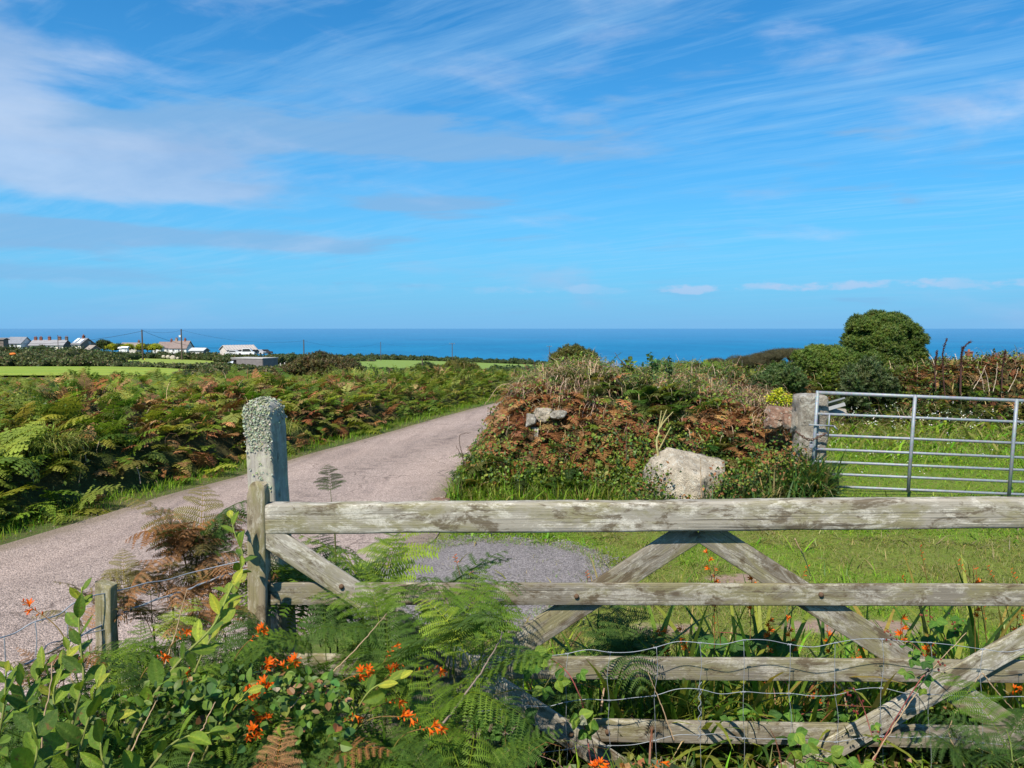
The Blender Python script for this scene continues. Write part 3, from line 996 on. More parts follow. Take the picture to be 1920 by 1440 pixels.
mb = MB(); mb_dead = MB()
for (y0, y1, n, temps, u0, u1, sz) in ((3, 17, 36000, FR_MID, .45, 3.8, .50), (17, 27, 32000, FR_LOW, .5, 4.5, .40), (27, 52, 16000, FR_LOW, .4, 5, .5), (5, 30, 36000, FR_LOW, 3.8, 13, .42)):
    P, N, h, e = surf_points(left_h, -24, 14, y0, y1, n, lambda P, h, e: (e > u0) & (e < u1) & vis_left(P), 5 + n % 7)
    gap = fbm(P, 1.5, 63) > .335
    P, N, h, e = P[gap], N[gap], h[gap], e[gap]
    P[:, 2] -= 0.30 * sz + rng.uniform(0, .12, len(P))
    c, b = patch_cols(P, GREEN + GREEN + YELLOWG + YELLOWG[:2] + [(.16, .20, .03)], BROWN + [(.19, .105, .05), (.22, .14, .07), (.15, .09, .045), (.17, .12, .05)], 0.50, 21, .55, .50, .57)
    c = c * 1.15
    size = sz * np.where(rng.uniform(0, 1, len(P)) < .10, 1.5, 1.0) * rng.uniform(.55, 1.2, len(P))
    fern_cover(mb, temps, P[~b], N[~b], size[~b], c[~b])
    fern_cover(mb_dead, temps, P[b], N[b], size[b] * .8, c[b], .3)
mb.build('bracken_fronds', M_FERN, hedge_left, M=inv)
mb_dead.build('dead_bracken', M_DRY, hedge_left, M=inv)
# broad leaves of bramble and bindweed between the fronds
mb = MB()
P, N, h, e = surf_points(left_h, -16, 8, 3, 30, 90000, lambda P, h, e: (e > .45) & (e < 4) & vis_left(P), 77, lambda P, h, e: 0.25 + 0.75 * sstep(.45, .6, fbm(P, 1.1, 31)))
P = P + N * rng.uniform(-.12, .12, (len(P), 1))
c = pick(len(P), GREEN + DARKG + YELLOWG + [(.13, .20, .03)])
multi_scatter(mb, LEAF_LO, leaf_orient(N + [0, 0, .3], .6) * rng.uniform(.03, .06, len(P))[:, None, None], P, c)
mb.build('bramble_leaves', M_LEAF, hedge_left, M=inv)
# straw, dry stems
mb = MB()
P, N, h, e = surf_points(left_h, -16, 8, 3, 30, 7000, lambda P, h, e: (e > .5) & (e < 4.5) & vis_left(P), 78)
multi_scatter(mb, STRAW, rots(rng.uniform(0, 6.3, len(P)), rng.normal(.4, .5, len(P)), 0, rng.uniform(.2, .55, len(P))), P - [0, 0, .12], pick(len(P), TAN + BROWN[:2]))
# pale grass tussocks growing on the hedge
for (px, py, d, r, n) in ((85, 800, 9.6, .34, 900), (30, 810, 9.3, .3, 350), (590, 860, 14.3, .3, 300), (660, 690, 21, .6, 500), (520, 780, 13.5, .4, 300)):
    c0 = at(px, py, d)
    q = rng.normal(0, r * .45, (n, 2))
    Pp = np.concatenate([c0[:2] + q, np.full((n, 1), c0[2] - .28)], 1)
    multi_scatter(mb, STRAW, rots(np.arctan2(q[:, 1], q[:, 0]) + rng.normal(0, .8, n), rng.uniform(-.2, .6, n), 0, rng.uniform(.25, .5, n)), Pp, pick(n, YELLOWG + [(.16, .25, .04), (.30, .30, .10)]))
mb.build('dry_grass', M_DRY, hedge_left, M=inv)

# ---- verge grass on both sides of the lane: nobody could count it
def grass_patch(mb, P2, hgt, cols, temps=BLADES, tilt=.3):
    P = np.concatenate([P2, G(P2[:, 0], P2[:, 1])[:, None]], 1)
    N = len(P)
    multi_scatter(mb, temps, rots(rng.uniform(0, 6.3, N), rng.normal(tilt, .25, N), 0, hgt), P, cols)

LUSH = [(.17, .34, .018), (.22, .38, .022), (.13, .28, .016), (.29, .40, .034)]
mb = MB()
n = 260000
P = np.stack([rng.uniform(-9, 6, n), 3.5 + 30 * rng.uniform(0, 1, n) ** 1.5], 1)
u = edge_dist(P, LEc)
w = rng.uniform(0, 1, n)
m = (u > -0.04) & (u < .95) & (w < np.where(u < .1, .3, 1.0)) & vis_left(P)
P, u = P[m], u[m]
grass_patch(mb, P, rng.uniform(.08, .19, len(P)) * (.35 + .65 * sstep(0, .4, u)), pick(len(P), LUSH + LUSH + YELLOWG[:1]))
m2 = (u < .16)
Pd = P[m2]
grass_patch(mb, Pd, rng.uniform(.05, .12, len(Pd)), pick(len(Pd), TAN + BROWN), STRAW, .8)
kind(mb.build('verge_grass', M_GRASS), 'stuff')

# ---- stone-cored hedge bank right of the lane
bank = thing('hedge_bank', 'tall overgrown bank of brown bracken and bramble between the lane and the metal gate', 'hedge bank', (1.5, 11.5, 0))
invb = Matrix.Translation((-1.5, -11.5, 0))
BX = (-1.6, 7.2, 9.0, 25.0)
cm = core(right_h, *BX, 150, 240, 0.14, lambda e: e > 0.02)
cm.build('earth_bank', M_SOIL, bank, True, invb)
def pyof(P):
    """photo pixel position of points (used to choose which plants grow where on the bank)"""
    d = P - np.array([0, 0, EYE])
    f = d[:, 1] * CP - d[:, 2] * SP
    return 960 + F * d[:, 0] / f, 720 - F * (d[:, 1] * SP + d[:, 2] * CP) / f

inb = lambda P, h, e: (e > .05)
nearb = lambda P, h, e: np.where(P[:, 1] < 14, 1.0, .45)
mb = MB(); mb_dead = MB()
P, N, h, e = surf_points(right_h, *BX, 62000, inb, 91, nearb)
r_ = h / 1.3
nz = fbm(P, .95, 12)
dead_p = np.clip(.86 * sstep(.2, .5, r_) * sstep(.35, .43, nz) + .12, 0, 1) * (1 - .7 * sstep(1.22, 1.5, h))
dead = rng.uniform(0, 1, len(P)) < dead_p
keepg = (~dead) & (rng.uniform(0, 1, len(P)) < .55) & (fbm(P, 1.7, 64) > .33) & ((h < 1.3) | (rng.uniform(0, 1, len(P)) < .22))
size = .42 * rng.uniform(.5, 1.25, len(P))
P0 = P - np.array([0, 0, .16])
fern_cover(mb, FR_MID, P0[keepg], N[keepg], size[keepg], pick(keepg.sum(), GREEN + DARKG + OLIVE))
kd = dead & (rng.uniform(0, 1, len(P)) < .9)
fern_cover(mb_dead, FR_MID, P0[kd], N[kd], size[kd] * .8, pick(kd.sum(), BROWN + BROWN + [(.22, .11, .055), (.12, .06, .03)]), .9)
mb.build('bracken_fronds', M_FERN, bank, M=invb)
mb_dead.build('dead_bracken', M_DRY, bank, M=invb)
mb = MB()
P, N, h, e = surf_points(right_h, *BX, 520000, inb, 92, lambda P, h, e: nearb(P, h, e) * np.clip(1.05 - .85 * sstep(.45, 1.0, h) + .5 * (fbm(P, 1.6, 41) - .5), .08, 1) * (.30 + .70 * sstep(.40, .56, fbm(P, 1.4, 33))))
P = P + N * rng.uniform(-.06, .16, (len(P), 1))
c = pick(len(P), GREEN + GREEN + DARKG + [(.15, .23, .03), (.19, .27, .035), (.07, .13, .045)])
multi_scatter(mb, LEAF_LO, leaf_orient(N + [0, -.2, .2], .65) * rng.uniform(.022, .055, len(P))[:, None, None], P, c)
mb.build('bramble_leaves', M_LEAF, bank, M=invb)
# long straw-coloured grass combed over the crest
mb = MB()
P, N, h, e = surf_points(right_h, *BX, 80000, inb, 93, lambda P, h, e: nearb(P, h, e) * np.clip((1.3 * sstep(1.24, 1.42, h) + .35 * sstep(1.08, 1.28, h)) * np.maximum(sstep(.36, .55, fbm(P, .9, 52)), sstep(1.35, 1.5, h)) + .14 * sstep(.6, 1.0, h) + .03, 0, 1))
yaw, tl = face_out(N, .8)
multi_scatter(mb, STRAW, rots(yaw, tl * .5 + rng.normal(.45, .35, len(P)), 0, rng.uniform(.18, .44, len(P))), P - [0, 0, .05], pick(len(P), TAN + TAN + TAN + [(.36, .32, .13), (.28, .19, .12), (.38, .25, .19)]))
# straw hanging beyond the gate end of the bank
for (px, py, d, n, r) in ((1400, 742, 11.0, 500, .22), (1455, 768, 10.3, 350, .14), (1300, 712, 12.2, 300, .3), (1110, 760, 10.9, 800, .2), (1060, 735, 11.2, 700, .2), (1090, 700, 12, 700, .3)):
    c0 = at(px, py, d)
    q = rng.normal(0, r, (n, 2)) * [1, .5]
    Pp = np.concatenate([c0[:2] + q, np.full((n, 1), c0[2]) + rng.normal(-.08, .08, (n, 1))], 1)
    multi_scatter(mb, STRAW, rots(rng.normal(-1.4, .9, n), rng.normal(.5, .4, n), 0, rng.uniform(.2, .45, n)), Pp, pick(n, TAN + [(.36, .22, .16)]))
mb.build('dry_grass', M_DRY, bank, M=invb)
# green grass round the foot of the bank
mb = MB()
n = 60000
P = np.stack([rng.uniform(-1.3, 4.2, n), rng.uniform(8.6, 14, n)], 1)
h, e = right_h(P)
m = (e > -.28) & (e < .28) & (-edge_dist(P, REc) > .0) & (rng.uniform(0, 1, n) < .8)
P = P[m]; h = h[m]
PP = np.concatenate([P, (G(P[:, 0], P[:, 1]) + h * .8)[:, None]], 1)
multi_scatter(mb, BLADES, rots(rng.uniform(0, 6.3, len(P)), rng.normal(.35, .3, len(P)), 0, rng.uniform(.12, .30, len(P))), PP, pick(len(P), LUSH + YELLOWG + GREEN + [(.3, .24, .1)]))
# longer tussock under the stone post
for (px, py, d, n, r) in ((1505, 880, 9.2, 420, .16), (1450, 905, 9.15, 420, .22), (1530, 905, 9.15, 350, .10), (1390, 905, 9.3, 260, .2), (1512, 862, 9.25, 260, .10), (1535, 880, 9.12, 260, .07), (1280, 955, 8.95, 420, .30), (1225, 935, 8.95, 160, .10), (1350, 930, 8.98, 200, .10)):
    c0 = at(px, py, d)
    q = rng.normal(0, r, (n, 2)) * [1, .6]
    Pp = np.concatenate([c0[:2] + q, np.full((n, 1), c0[2] - .25)], 1)
    multi_scatter(mb, BLADES, rots(rng.uniform(0, 6.3, n), rng.normal(.5, .3, n), 0, rng.uniform(.25, .5, n)), Pp, pick(n, [(.07, .16, .05), (.09, .19, .05), (.16, .24, .06), (.34, .28, .12)]))
mb.build('foot_grass', M_GRASS, bank, M=invb)
# bare twigs and stems in the bank
P, N, h, e = surf_points(right_h, *BX, 2200, inb, 94, lambda P, h, e: (h > .3) * 1.0)
for k in range(min(90, len(P))):
    mb = MB()
    v = unit(N[k] * .6 + rng.normal(0, .6, 3) + [0, 0, .3])
    L0 = rng.uniform(.2, .6)
    q = [P[k] - N[k] * .05 + v * L0 * a + np.array([0, 0, -.25]) * L0 * a * a + rng.normal(0, .012, 3) for a in np.linspace(0, 1, 6)]
    mb.tube(q, np.linspace(.005, .0018, 6), 4, TAN[k % 4] if k % 3 else (.10, .06, .04), cap=False)
    mb.build('dead_twig', M_STEM, bank, M=invb)

# ---- hedge at the back of the little field
def back_h(P):
    x, y = P[:, 0], P[:, 1]
    e = (y - (16.6 + .5 * (vnoise(P * [1, 0], .8, 3) - .5) - .05 * (x - 6)))
    h = (1.02 + .22 * sstep(8.5, 11, x) - .15 * sstep(6.5, 4, x)) * sstep(0, 1.3, e) ** .8 * (.80 + .42 * fbm(P, .8, 61)) * (1 - sstep(3.4, 5, e))
    return h, e
bh = thing('field_hedge', 'rough hedge of bramble and dead stems closing the little field behind the metal gate', 'hedge', (9, 18, 0))
invh = Matrix.Translation((-9, -18, 0))
HX = (3.2, 18, 16, 22.5)
cm = core(back_h, *HX, 100, 60, .15, lambda e: e > .02)
cm.build('earth_bank', M_SOIL, bh, True, invh)
mb = MB(); mb2 = MB(); mb3 = MB()
P, N, h, e = surf_points(back_h, *HX, 14000, lambda P, h, e: (e > .05) & (e < 3.6), 95)
nz = fbm(P, .8, 14)
dead = rng.uniform(0, 1, len(P)) < .85 * sstep(.44, .54, nz) * sstep(.35, .8, h) + .10
fern_cover(mb, FR_LOW, (P - [0, 0, .15])[~dead], N[~dead], .42 * rng.uniform(.5, 1.2, (~dead).sum()), pick((~dead).sum(), GREEN + DARKG + OLIVE + OLIVE))
fern_cover(mb2, FR_LOW, (P - [0, 0, .12])[dead], N[dead], .40 * rng.uniform(.5, 1.1, dead.sum()), pick(dead.sum(), BROWN + [(.15, .08, .04), (.11, .07, .03)]), .7)
P, N, h, e = surf_points(back_h, *HX, 60000, lambda P, h, e: (e > .02) & (e < 3.4), 96, lambda P, h, e: .2 + .8 * sstep(.42, .56, fbm(P, 1.0, 35)))
P = P + N * rng.uniform(-.05, .14, (len(P), 1))
multi_scatter(mb3, LEAF_LO, leaf_orient(N, .7) * rng.uniform(.04, .085, len(P))[:, None, None], P, pick(len(P), GREEN + DARKG + OLIVE))
mb.build('bracken_fronds', M_FERN, bh, M=invh)
mb2.build('dead_bracken', M_DRY, bh, M=invh)
mb3.build('bramble_leaves', M_LEAF, bh, M=invh)
mb = MB()
P, N, h, e = surf_points(back_h, *HX, 12000, lambda P, h, e: (e > -.1) & (e < 3), 97, lambda P, h, e: .25 + .6 * (h < .35) + .5 * sstep(8, 11, P[:, 0]) * sstep(.5, .9, h))
multi_scatter(mb, STRAW, rots(rng.uniform(0, 6.3, len(P)), rng.normal(.25, .3, len(P)), 0, rng.uniform(.3, .75, len(P))), P - [0, 0, .1], pick(len(P), TAN + [(.33, .27, .12), (.28, .17, .12)]))
mb.build('dry_grass', M_DRY, bh, M=invh)

# ---- lawn grass of the little field and the gateway: nobody could count it
mb = MB()
n = 520000
y = 4.0 + 13.2 * rng.uniform(0, 1, n) ** 1.35
x = rng.uniform(-.9, 1, n)
x = np.where(x < 0, -.6 + (x + .9) / .9 * 1.0, 0) + np.where(x >= 0, .3 + x * (y * .72 + 1.0), 0)
P = np.stack([x, y], 1)
_, e = right_h(P)
gpa = np.array(gp)
def inside(P, poly):
    c = np.zeros(len(P), bool)
    j = len(poly) - 1
    for i in range(len(poly)):
        a, b = poly[i], poly[j]
        cond = ((a[1] > P[:, 1]) != (b[1] > P[:, 1])) & (P[:, 0] < (b[0] - a[0]) * (P[:, 1] - a[1]) / (b[1] - a[1] + 1e-9) + a[0])
        c ^= cond
        j = i
    return c
gpc = gpa.mean(0)
ing = inside(P + rng.normal(0, .12, P.shape), gpc + (gpa - gpc) * .95)
road = -edge_dist(P, REc) < .05
thin = fbm(P, 2.2, 71)
dirtm = bare(P + rng.normal(0, .06, P.shape))
m = ((~ing) | (rng.uniform(0, 1, n) < .02)) & (~road) & (e < .05) & (rng.uniform(0, 1, n) > sstep(.12, .62, dirtm + .5 * (thin - .5)) * .97) & (P[:, 1] < 17.4)
P = P[m]
dry = sstep(.43, .56, fbm(P, 1.1, 73)) * .85 * (P[:, 1] < 9.5) + .18 + .55 * sstep(12, 16, P[:, 1])
isd = rng.uniform(0, 1, len(P)) < dry
c = pick(len(P), LUSH + LUSH + [(.20, .30, .04)])
c[isd] = pick(isd.sum(), YELLOWG + [(.36, .33, .12), (.30, .25, .12)])
hg = rng.uniform(.03, .085, len(P)) * (1 + 2.6 * sstep(10.5, 16, P[:, 1])) * (.35 + 1.35 * fbm(P, 2.6, 75) ** 1.3) * (1 + .9 * sstep(5.6, 4.4, P[:, 1]))
hg = np.where(rng.uniform(0, 1, len(P)) < .012, hg * 3, hg)
near = P[:, 1] < 7.5
for sel, tmp in ((near, BLADES), (~near, BLADE_LO)):
    grass_patch(mb, P[sel], hg[sel] * (1 if tmp is BLADES else 1.25), c[sel], tmp, .75)
# white umbels and daisies dotted through the back of the field
# tufts and weeds creeping over the edge of the gravel
n = 9000
k = rng.integers(0, len(gp), n); f = rng.uniform(0, 1, n)[:, None]
Pe = gpa[k] * (1 - f) + gpa[(k + 1) % len(gp)] * f
Pe = gpc + (Pe - gpc) * rng.uniform(.80, 1.06, (n, 1)) ** 1.0
cl = fbm(Pe, 4.5, 91) > .47
Pe = Pe[cl & (Pe[:, 1] > 5.2)]
grass_patch(mb, Pe, rng.uniform(.03, .09, len(Pe)), pick(len(Pe), LUSH + YELLOWG + [(.30, .25, .12)]), BLADES, .6)
kind(mb.build('lawn_grass', M_GRASS), 'stuff')
# loose chippings kicked out of the gravel and along the lane edge
mb = MB()
n = 2600
k = rng.integers(0, len(gp), n); f = rng.uniform(0, 1, n)[:, None]
Pe = gpa[k] * (1 - f) + gpa[(k + 1) % len(gp)] * f
Pe = gpc + (Pe - gpc) * (1 + rng.normal(0, .07, (n, 1)))
ri = rng.integers(0, len(RE), 1500)
Pe = np.concatenate([Pe, RE[ri] + rng.normal(0, .10, (1500, 2)), LE[ri] + rng.normal(0, .10, (1500, 2))])
Pe = Pe[(Pe[:, 1] > 3.4) & (Pe[:, 1] < 22)]
OCT = (np.array([[1, 0, 0], [-1, 0, 0], [0, 1, 0], [0, -1, 0], [0, 0, .7], [0, 0, -.7]], float), [np.array([[0, 2, 4], [2, 1, 4], [1, 3, 4], [3, 0, 4], [2, 0, 5], [1, 2, 5], [3, 1, 5], [0, 3, 5]])], np.ones((6, 3)))
mb.scatter(OCT, rots(rng.uniform(0, 6.3, len(Pe)), rng.normal(0, .4, len(Pe)), 0, .003 + .008 * rng.uniform(0, 1, len(Pe)) ** 2), np.concatenate([Pe, (G(Pe[:, 0], Pe[:, 1]) + .024)[:, None]], 1), pick(len(Pe), [(.20, .18, .18), (.25, .22, .20), (.13, .115, .11)]))
kind(mb.build('loose_gravel', M_SOIL), 'stuff')
mb = MB()
n = 420
P = np.stack([rng.uniform(4, 12, n), rng.uniform(11, 17, n)], 1)
P = P[(rng.uniform(0, 1, n) < np.where(P[:, 1] > 14.5, .8, .18)) & (P[:, 0] < P[:, 1] * .72)]
z = np.where(P[:, 1] > 14.5, rng.uniform(.15, .55, len(P)), .1)
PP = np.concatenate([P, z[:, None]], 1)
for k in range(3):
    multi_scatter(mb, LEAF_LO, leaf_orient(np.tile([0, -.4, 1.0], (len(P), 1)), .4) * np.where(P[:, 1] > 14.5, .032, .022)[:, None, None], PP + rng.normal(0, .02, PP.shape), pick(len(P), [(.75, .75, .68)], .08))
kind(mb.build('field_flowers', M_PETAL), 'stuff')
# ------------------------------------------------------------------ bushes, trees, far hedges
ICO = None
def ico(sub=2):
    import bmesh
    bm = bmesh.new()
    bmesh.ops.create_icosphere(bm, subdivisions=sub, radius=1)
    V = np.array([v.co[:] for v in bm.verts])
    Fc = np.array([[v.index for v in f.verts] for f in bm.faces])
    bm.free()
    return V, Fc
ICO2 = ico(2)
ICO3 = ico(3)
ICO5 = ico(5)

def leaf_mass(lobes, n, size, cols, temps=LEAF_LO, inner=.72, jit=.55, clump=.35, clump_scale=1.2, hang=0.0, sprig=0):
    """leaves through the outer part of ellipsoid lobes; lobes: list of (centre, (rx, ry, rz))"""
    L_ = np.array([np.concatenate([c, r]) for c, r in lobes], float)
    area = (L_[:, 3] * L_[:, 4] + L_[:, 4] * L_[:, 5] + L_[:, 3] * L_[:, 5])
    i = rng.choice(len(L_), n, p=area / area.sum())
    d = unit(rng.normal(0, 1, (n, 3)))
    d[:, 2] = np.where((d[:, 2] < -.35), -d[:, 2], d[:, 2])
    s = inner + (1.06 - inner) * rng.uniform(0, 1, n) ** .6
    P = L_[i, :3] + d * L_[i, 3:] * s[:, None]
    # drop what falls well inside another lobe
    ins = np.zeros(n, bool)
    for k in range(len(L_)):
        q = (((P - L_[k, :3]) / L_[k, 3:]) ** 2).sum(1)
        ins |= (q < .5 * inner) & (i != k)
    thin = fbm(P, clump_scale * 2.2, 17) > .36
    if len(lobes) > 90:
        thin[:] = True
    m = (~ins) & thin
    P, d, i = P[m], d[m], i[m]
    c = pick(len(P), cols, .16)
    hue = fbm(P, clump_scale, 23)
    c = c * (1 + clump * (hue - .5)[:, None] * np.array([2.2, 1.6, 1.0]))
    mb = MB()
    sz = size * rng.uniform(.6, 1.3, len(P))
    multi_scatter(mb, temps, leaf_orient(d + [0, 0, .25], jit) * sz[:, None, None], P, np.clip(c, .003, 1))
    return mb

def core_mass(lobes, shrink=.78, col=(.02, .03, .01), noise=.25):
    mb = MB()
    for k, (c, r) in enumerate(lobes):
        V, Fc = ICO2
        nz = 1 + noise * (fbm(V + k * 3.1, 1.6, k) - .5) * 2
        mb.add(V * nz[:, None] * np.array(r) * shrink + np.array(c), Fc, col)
    return mb

def sprig_template(k=9, seed=0):
    """spiny gorse shoot: short narrow leaves round a stalk, unit height"""
    r = np.random.default_rng(seed)
    V, Q, C = [], [], []
    for a in range(k):
        z = .15 + .8 * a / k
        an = a * 2.4 + r.uniform(-.4, .4)
        o = np.array([math.cos(an), math.sin(an), .75])
        t = np.array([-math.sin(an), math.cos(an), 0]) * .07
        b = np.array([0, 0, z])
        V += [b - t, b + t, b + o * (.42 - .2 * a / k)]
        Q.append([3 * a, 3 * a + 1, 3 * a + 2])
        C += [np.ones(3) * .85, np.ones(3) * .85, np.array([1.2, 1.15, 1])]
    return (np.array(V), [np.array(Q)], np.array(C))
SPRIGS = [sprig_template(11, k) for k in range(3)]

def gorse(name, label, cat, base, lobes, n, size, cols, trunk=None, group=None, leafsz=None, corecol=(.022, .032, .010)):
    """lobes are in world coordinates; base is the thing's origin"""
    big = lobes
    lobes = []
    rl = np.random.default_rng(len(label))
    for c_, r_l in big:
        lobes.append((c_, tuple(np.array(r_l) * .76)))
        for q in range(15):
            dv = unit(rl.normal(0, 1, 3)); dv[2] = abs(dv[2]) if rl.uniform() < .6 else dv[2]
            lobes.append((np.array(c_) + dv * np.array(r_l) * rl.uniform(.70, .98), tuple(np.array(r_l) * rl.uniform(.18, .38))))
    t = thing(name, label, cat, base, 0, group)
    iv = Matrix.Translation(-Vector([float(v) for v in base]))
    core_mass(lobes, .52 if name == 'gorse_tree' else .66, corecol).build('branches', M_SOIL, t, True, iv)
    L_ = np.array([np.concatenate([c, r]) for c, r in lobes], float)
    area = L_[:, 3] * L_[:, 5]
    i = rng.choice(len(L_), n, p=area / area.sum())
    d = unit(rng.normal(0, 1, (n, 3)))
    d[:, 2] = np.where(d[:, 2] < -.45, -d[:, 2], d[:, 2])
    # second-order clumps: push shoots out and in with a noise field so that the outline breaks up
    q = L_[i, :3] + d * L_[i, 3:]
    nz = fbm(q, 2.6 / max(L_[:, 3].max(), .3) , 29)
    s = .82 + .55 * (nz - .38) + rng.uniform(-.18, .14, n) + (rng.uniform(0, 1, n) < .04) * rng.uniform(0, .22, n)
    P = L_[i, :3] + d * L_[i, 3:] * s[:, None]
    ins = np.zeros(n, bool)
    for k in range(len(L_)):
        ins |= ((((P - L_[k, :3]) / L_[k, 3:]) ** 2).sum(1) < .62) & (i != k)
    P, d = P[~ins], d[~ins]
    # longer shoots that break the outline
    m_ = max(12, n // 330)
    j = rng.integers(0, len(P), m_)
    ln = rng.uniform(.08, .30, m_) * float(np.median(L_[:len(big), 3]))
    tt = np.linspace(.1, 1, 9)
    dv = unit(d[j] + rng.normal(0, .35, (m_, 3)) + [0, 0, .35])
    ex = (P[j][:, None, :] + dv[:, None, :] * ln[:, None, None] * tt[None, :, None]).reshape(-1, 3)
    P = np.concatenate([P, ex + rng.normal(0, .012, ex.shape)]); d = np.concatenate([d, np.repeat(dv, 9, 0)])
    c = pick(len(P), cols, .16) * (1 + .5 * (fbm(P, 1.6, 43) - .5)[:, None] * np.array([1.6, 1.2, .8]))
    out = unit(d + [0, 0, .55] + rng.normal(0, .4, d.shape))
    a = unit(np.cross(out, rng.normal(0, 1, out.shape)))
    M = np.stack([a, np.cross(out, a), out], 2) * (size * rng.uniform(.6, 1.3, len(P)))[:, None, None]
    mb = MB()
    multi_scatter(mb, SPRIGS, M, P, np.clip(c, .003, 1))
    mb.build('foliage', M_LEAF, t, M=iv)
    if trunk:
        tb = MB()
        for (p0, p1, r0, r1) in trunk:
            p0, p1 = np.array(p0), np.array(p1)
            q = [p0 + (p1 - p0) * a + rng.normal(0, .02, 3) * (0 < a < 1) for a in np.linspace(0, 1, 7)]
            tb.tube(q, np.linspace(r0, r1, 7), 6, (.10, .075, .05))
        tb.build('trunk', M_STEM, t, M=iv)
    return t

def lobes_px(spec, ydepth=1.0):
    """(px, py, depth, rx_px, rz_px, ry_m) -> ellipsoid lobes"""
    out = []
    for px, py, d, rx, rz, ry in spec:
        c = at(px, py, d)
        out.append((c, (rx / F * d, ry, rz / F * d)))
    return out

GORSE = [(.085, .145, .024), (.115, .175, .030), (.065, .115, .022), (.15, .195, .04)]
# the big gorse beyond the metal gate
D0 = 20.5
tree_l = lobes_px([(1655, 660, D0, 54, 50, .9), (1632, 624, D0, 35, 28, .6), (1668, 620, D0 + .2, 34, 24, .6), (1700, 645, D0, 26, 28, .55), (1612, 652, D0 - .2, 24, 22, .5), (1704, 672, D0, 24, 24, .6), (1640, 682, D0 - .3, 40, 22, .6), (1600, 636, D0, 13, 10, .3), (1652, 606, D0, 24, 17, .4), (1676, 608, D0, 16, 13, .3)])
b0 = at(1672, 735, D0); b0[2] = 0
gorse('gorse_tree', 'tall rounded dark green gorse tree standing up against the sea beyond the metal gate', 'tree', b0, tree_l, 64000, .12, GORSE,
      [(b0, at(1665, 690, D0), .07, .05), (at(1665, 690, D0), at(1640, 650, D0), .05, .03), (at(1665, 690, D0), at(1695, 655, D0), .05, .03), (b0 + [.25, 0, 0], at(1705, 680, D0), .05, .03)])
# lower gorse left of it
D1 = 18.6
l1 = lobes_px([(1545, 695, D1, 42, 38, .6), (1520, 680, D1, 26, 22, .4), (1570, 690, D1, 34, 32, .5), (1595, 712, D1, 28, 30, .5), (1520, 722, D1, 30, 30, .5), (1560, 672, D1, 18, 14, .4), (1555, 725, D1, 40, 25, .5)])
b1 = at(1550, 745, D1); b1[2] = 0
gorse('gorse_bush', 'fresh green gorse bush lower and left of the tall gorse tree', 'bush', b1, l1, 34000, .12, [(.12, .185, .030), (.15, .215, .038), (.09, .15, .026)],
      [(b1, at(1545, 715, D1), .05, .03), (b1, at(1575, 715, D1), .04, .02)])
# spindly bluish willow-like shrub in front of it
D2 = 17.2
l2 = lobes_px([(1615, 722, D2, 30, 26, .4), (1640, 735, D2, 26, 26, .4), (1600, 745, D2, 26, 20, .4), (1630, 700, D2, 14, 16, .3)])
b2 = at(1620, 775, D2); b2[2] = 0
gorse('broom_bush', 'thin grey green broom bush in front of the tall gorse tree', 'bush', b2, l2, 5000, .17, [(.085, .12, .045), (.11, .14, .055), (.06, .10, .03)])
D3 = 15.5
l3 = lobes_px([(1462, 712, D3, 26, 18, .4), (1445, 722, D3, 22, 16, .4), (1485, 722, D3, 22, 20, .4)])
b3 = at(1465, 760, D3); b3[2] = 0
gorse('gorse_bush', 'low pale green gorse bush behind the bank, left of the stone gatepost', 'bush', b3, l3, 5500, .12, [(.085, .14, .04), (.11, .16, .05), (.06, .11, .03)])
# bush crowning the bank
D4 = 13.0
l4 = lobes_px([(1075, 674, D4, 30, 16, .3), (1052, 678, D4, 18, 11, .25), (1100, 676, D4, 17, 12, .25), (1078, 664, D4, 14, 9, .2), (1062, 668, D4, 11, 7, .2)])
b4 = at(1075, 685, D4)
gorse('gorse_bush', 'small olive gorse bush on the very top of the hedge bank', 'bush', b4, l4, 4200, .085, [(.12, .125, .022), (.09, .105, .02), (.15, .14, .03)])
# golden bush beyond the lane
D5 = 42
l5 = lobes_px([(845, 705, D5, 34, 19, 1.0), (870, 700, D5, 26, 15, .8), (885, 706, D5, 18, 12, .8), (828, 708, D5, 18, 13, .6), (855, 694, D5, 18, 10, .6)])
b5 = at(850, 722, D5); b5[2] = gz(b5[0], b5[1])
gorse('gorse_bush', 'golden green rounded gorse bush beyond the far bend of the lane', 'bush', b5, l5, 8000, .24, [(.15, .15, .02), (.11, .12, .02), (.18, .15, .03), (.07, .085, .02)])
# brown thicket on the far left of the lane
D6 = 34
l6 = lobes_px([(610, 700, D6, 55, 22, 1.6), (590, 688, D6, 30, 16, 1.0), (640, 702, D6, 40, 16, 1.2), (560, 704, D6, 28, 14, 1.0), (600, 678, D6, 22, 9, .7)])
b6 = at(600, 725, D6); b6[2] = gz(b6[0], b6[1])
gorse('thorn_thicket', 'brownish thorn thicket rising above the left hedge, right of the grey block shed', 'bush', b6, l6, 9000, .25, [(.09, .085, .03), (.11, .075, .035), (.075, .09, .025), (.14, .11, .04)])

def place_sprigs(mb, pts, n, size, cols):
    pass

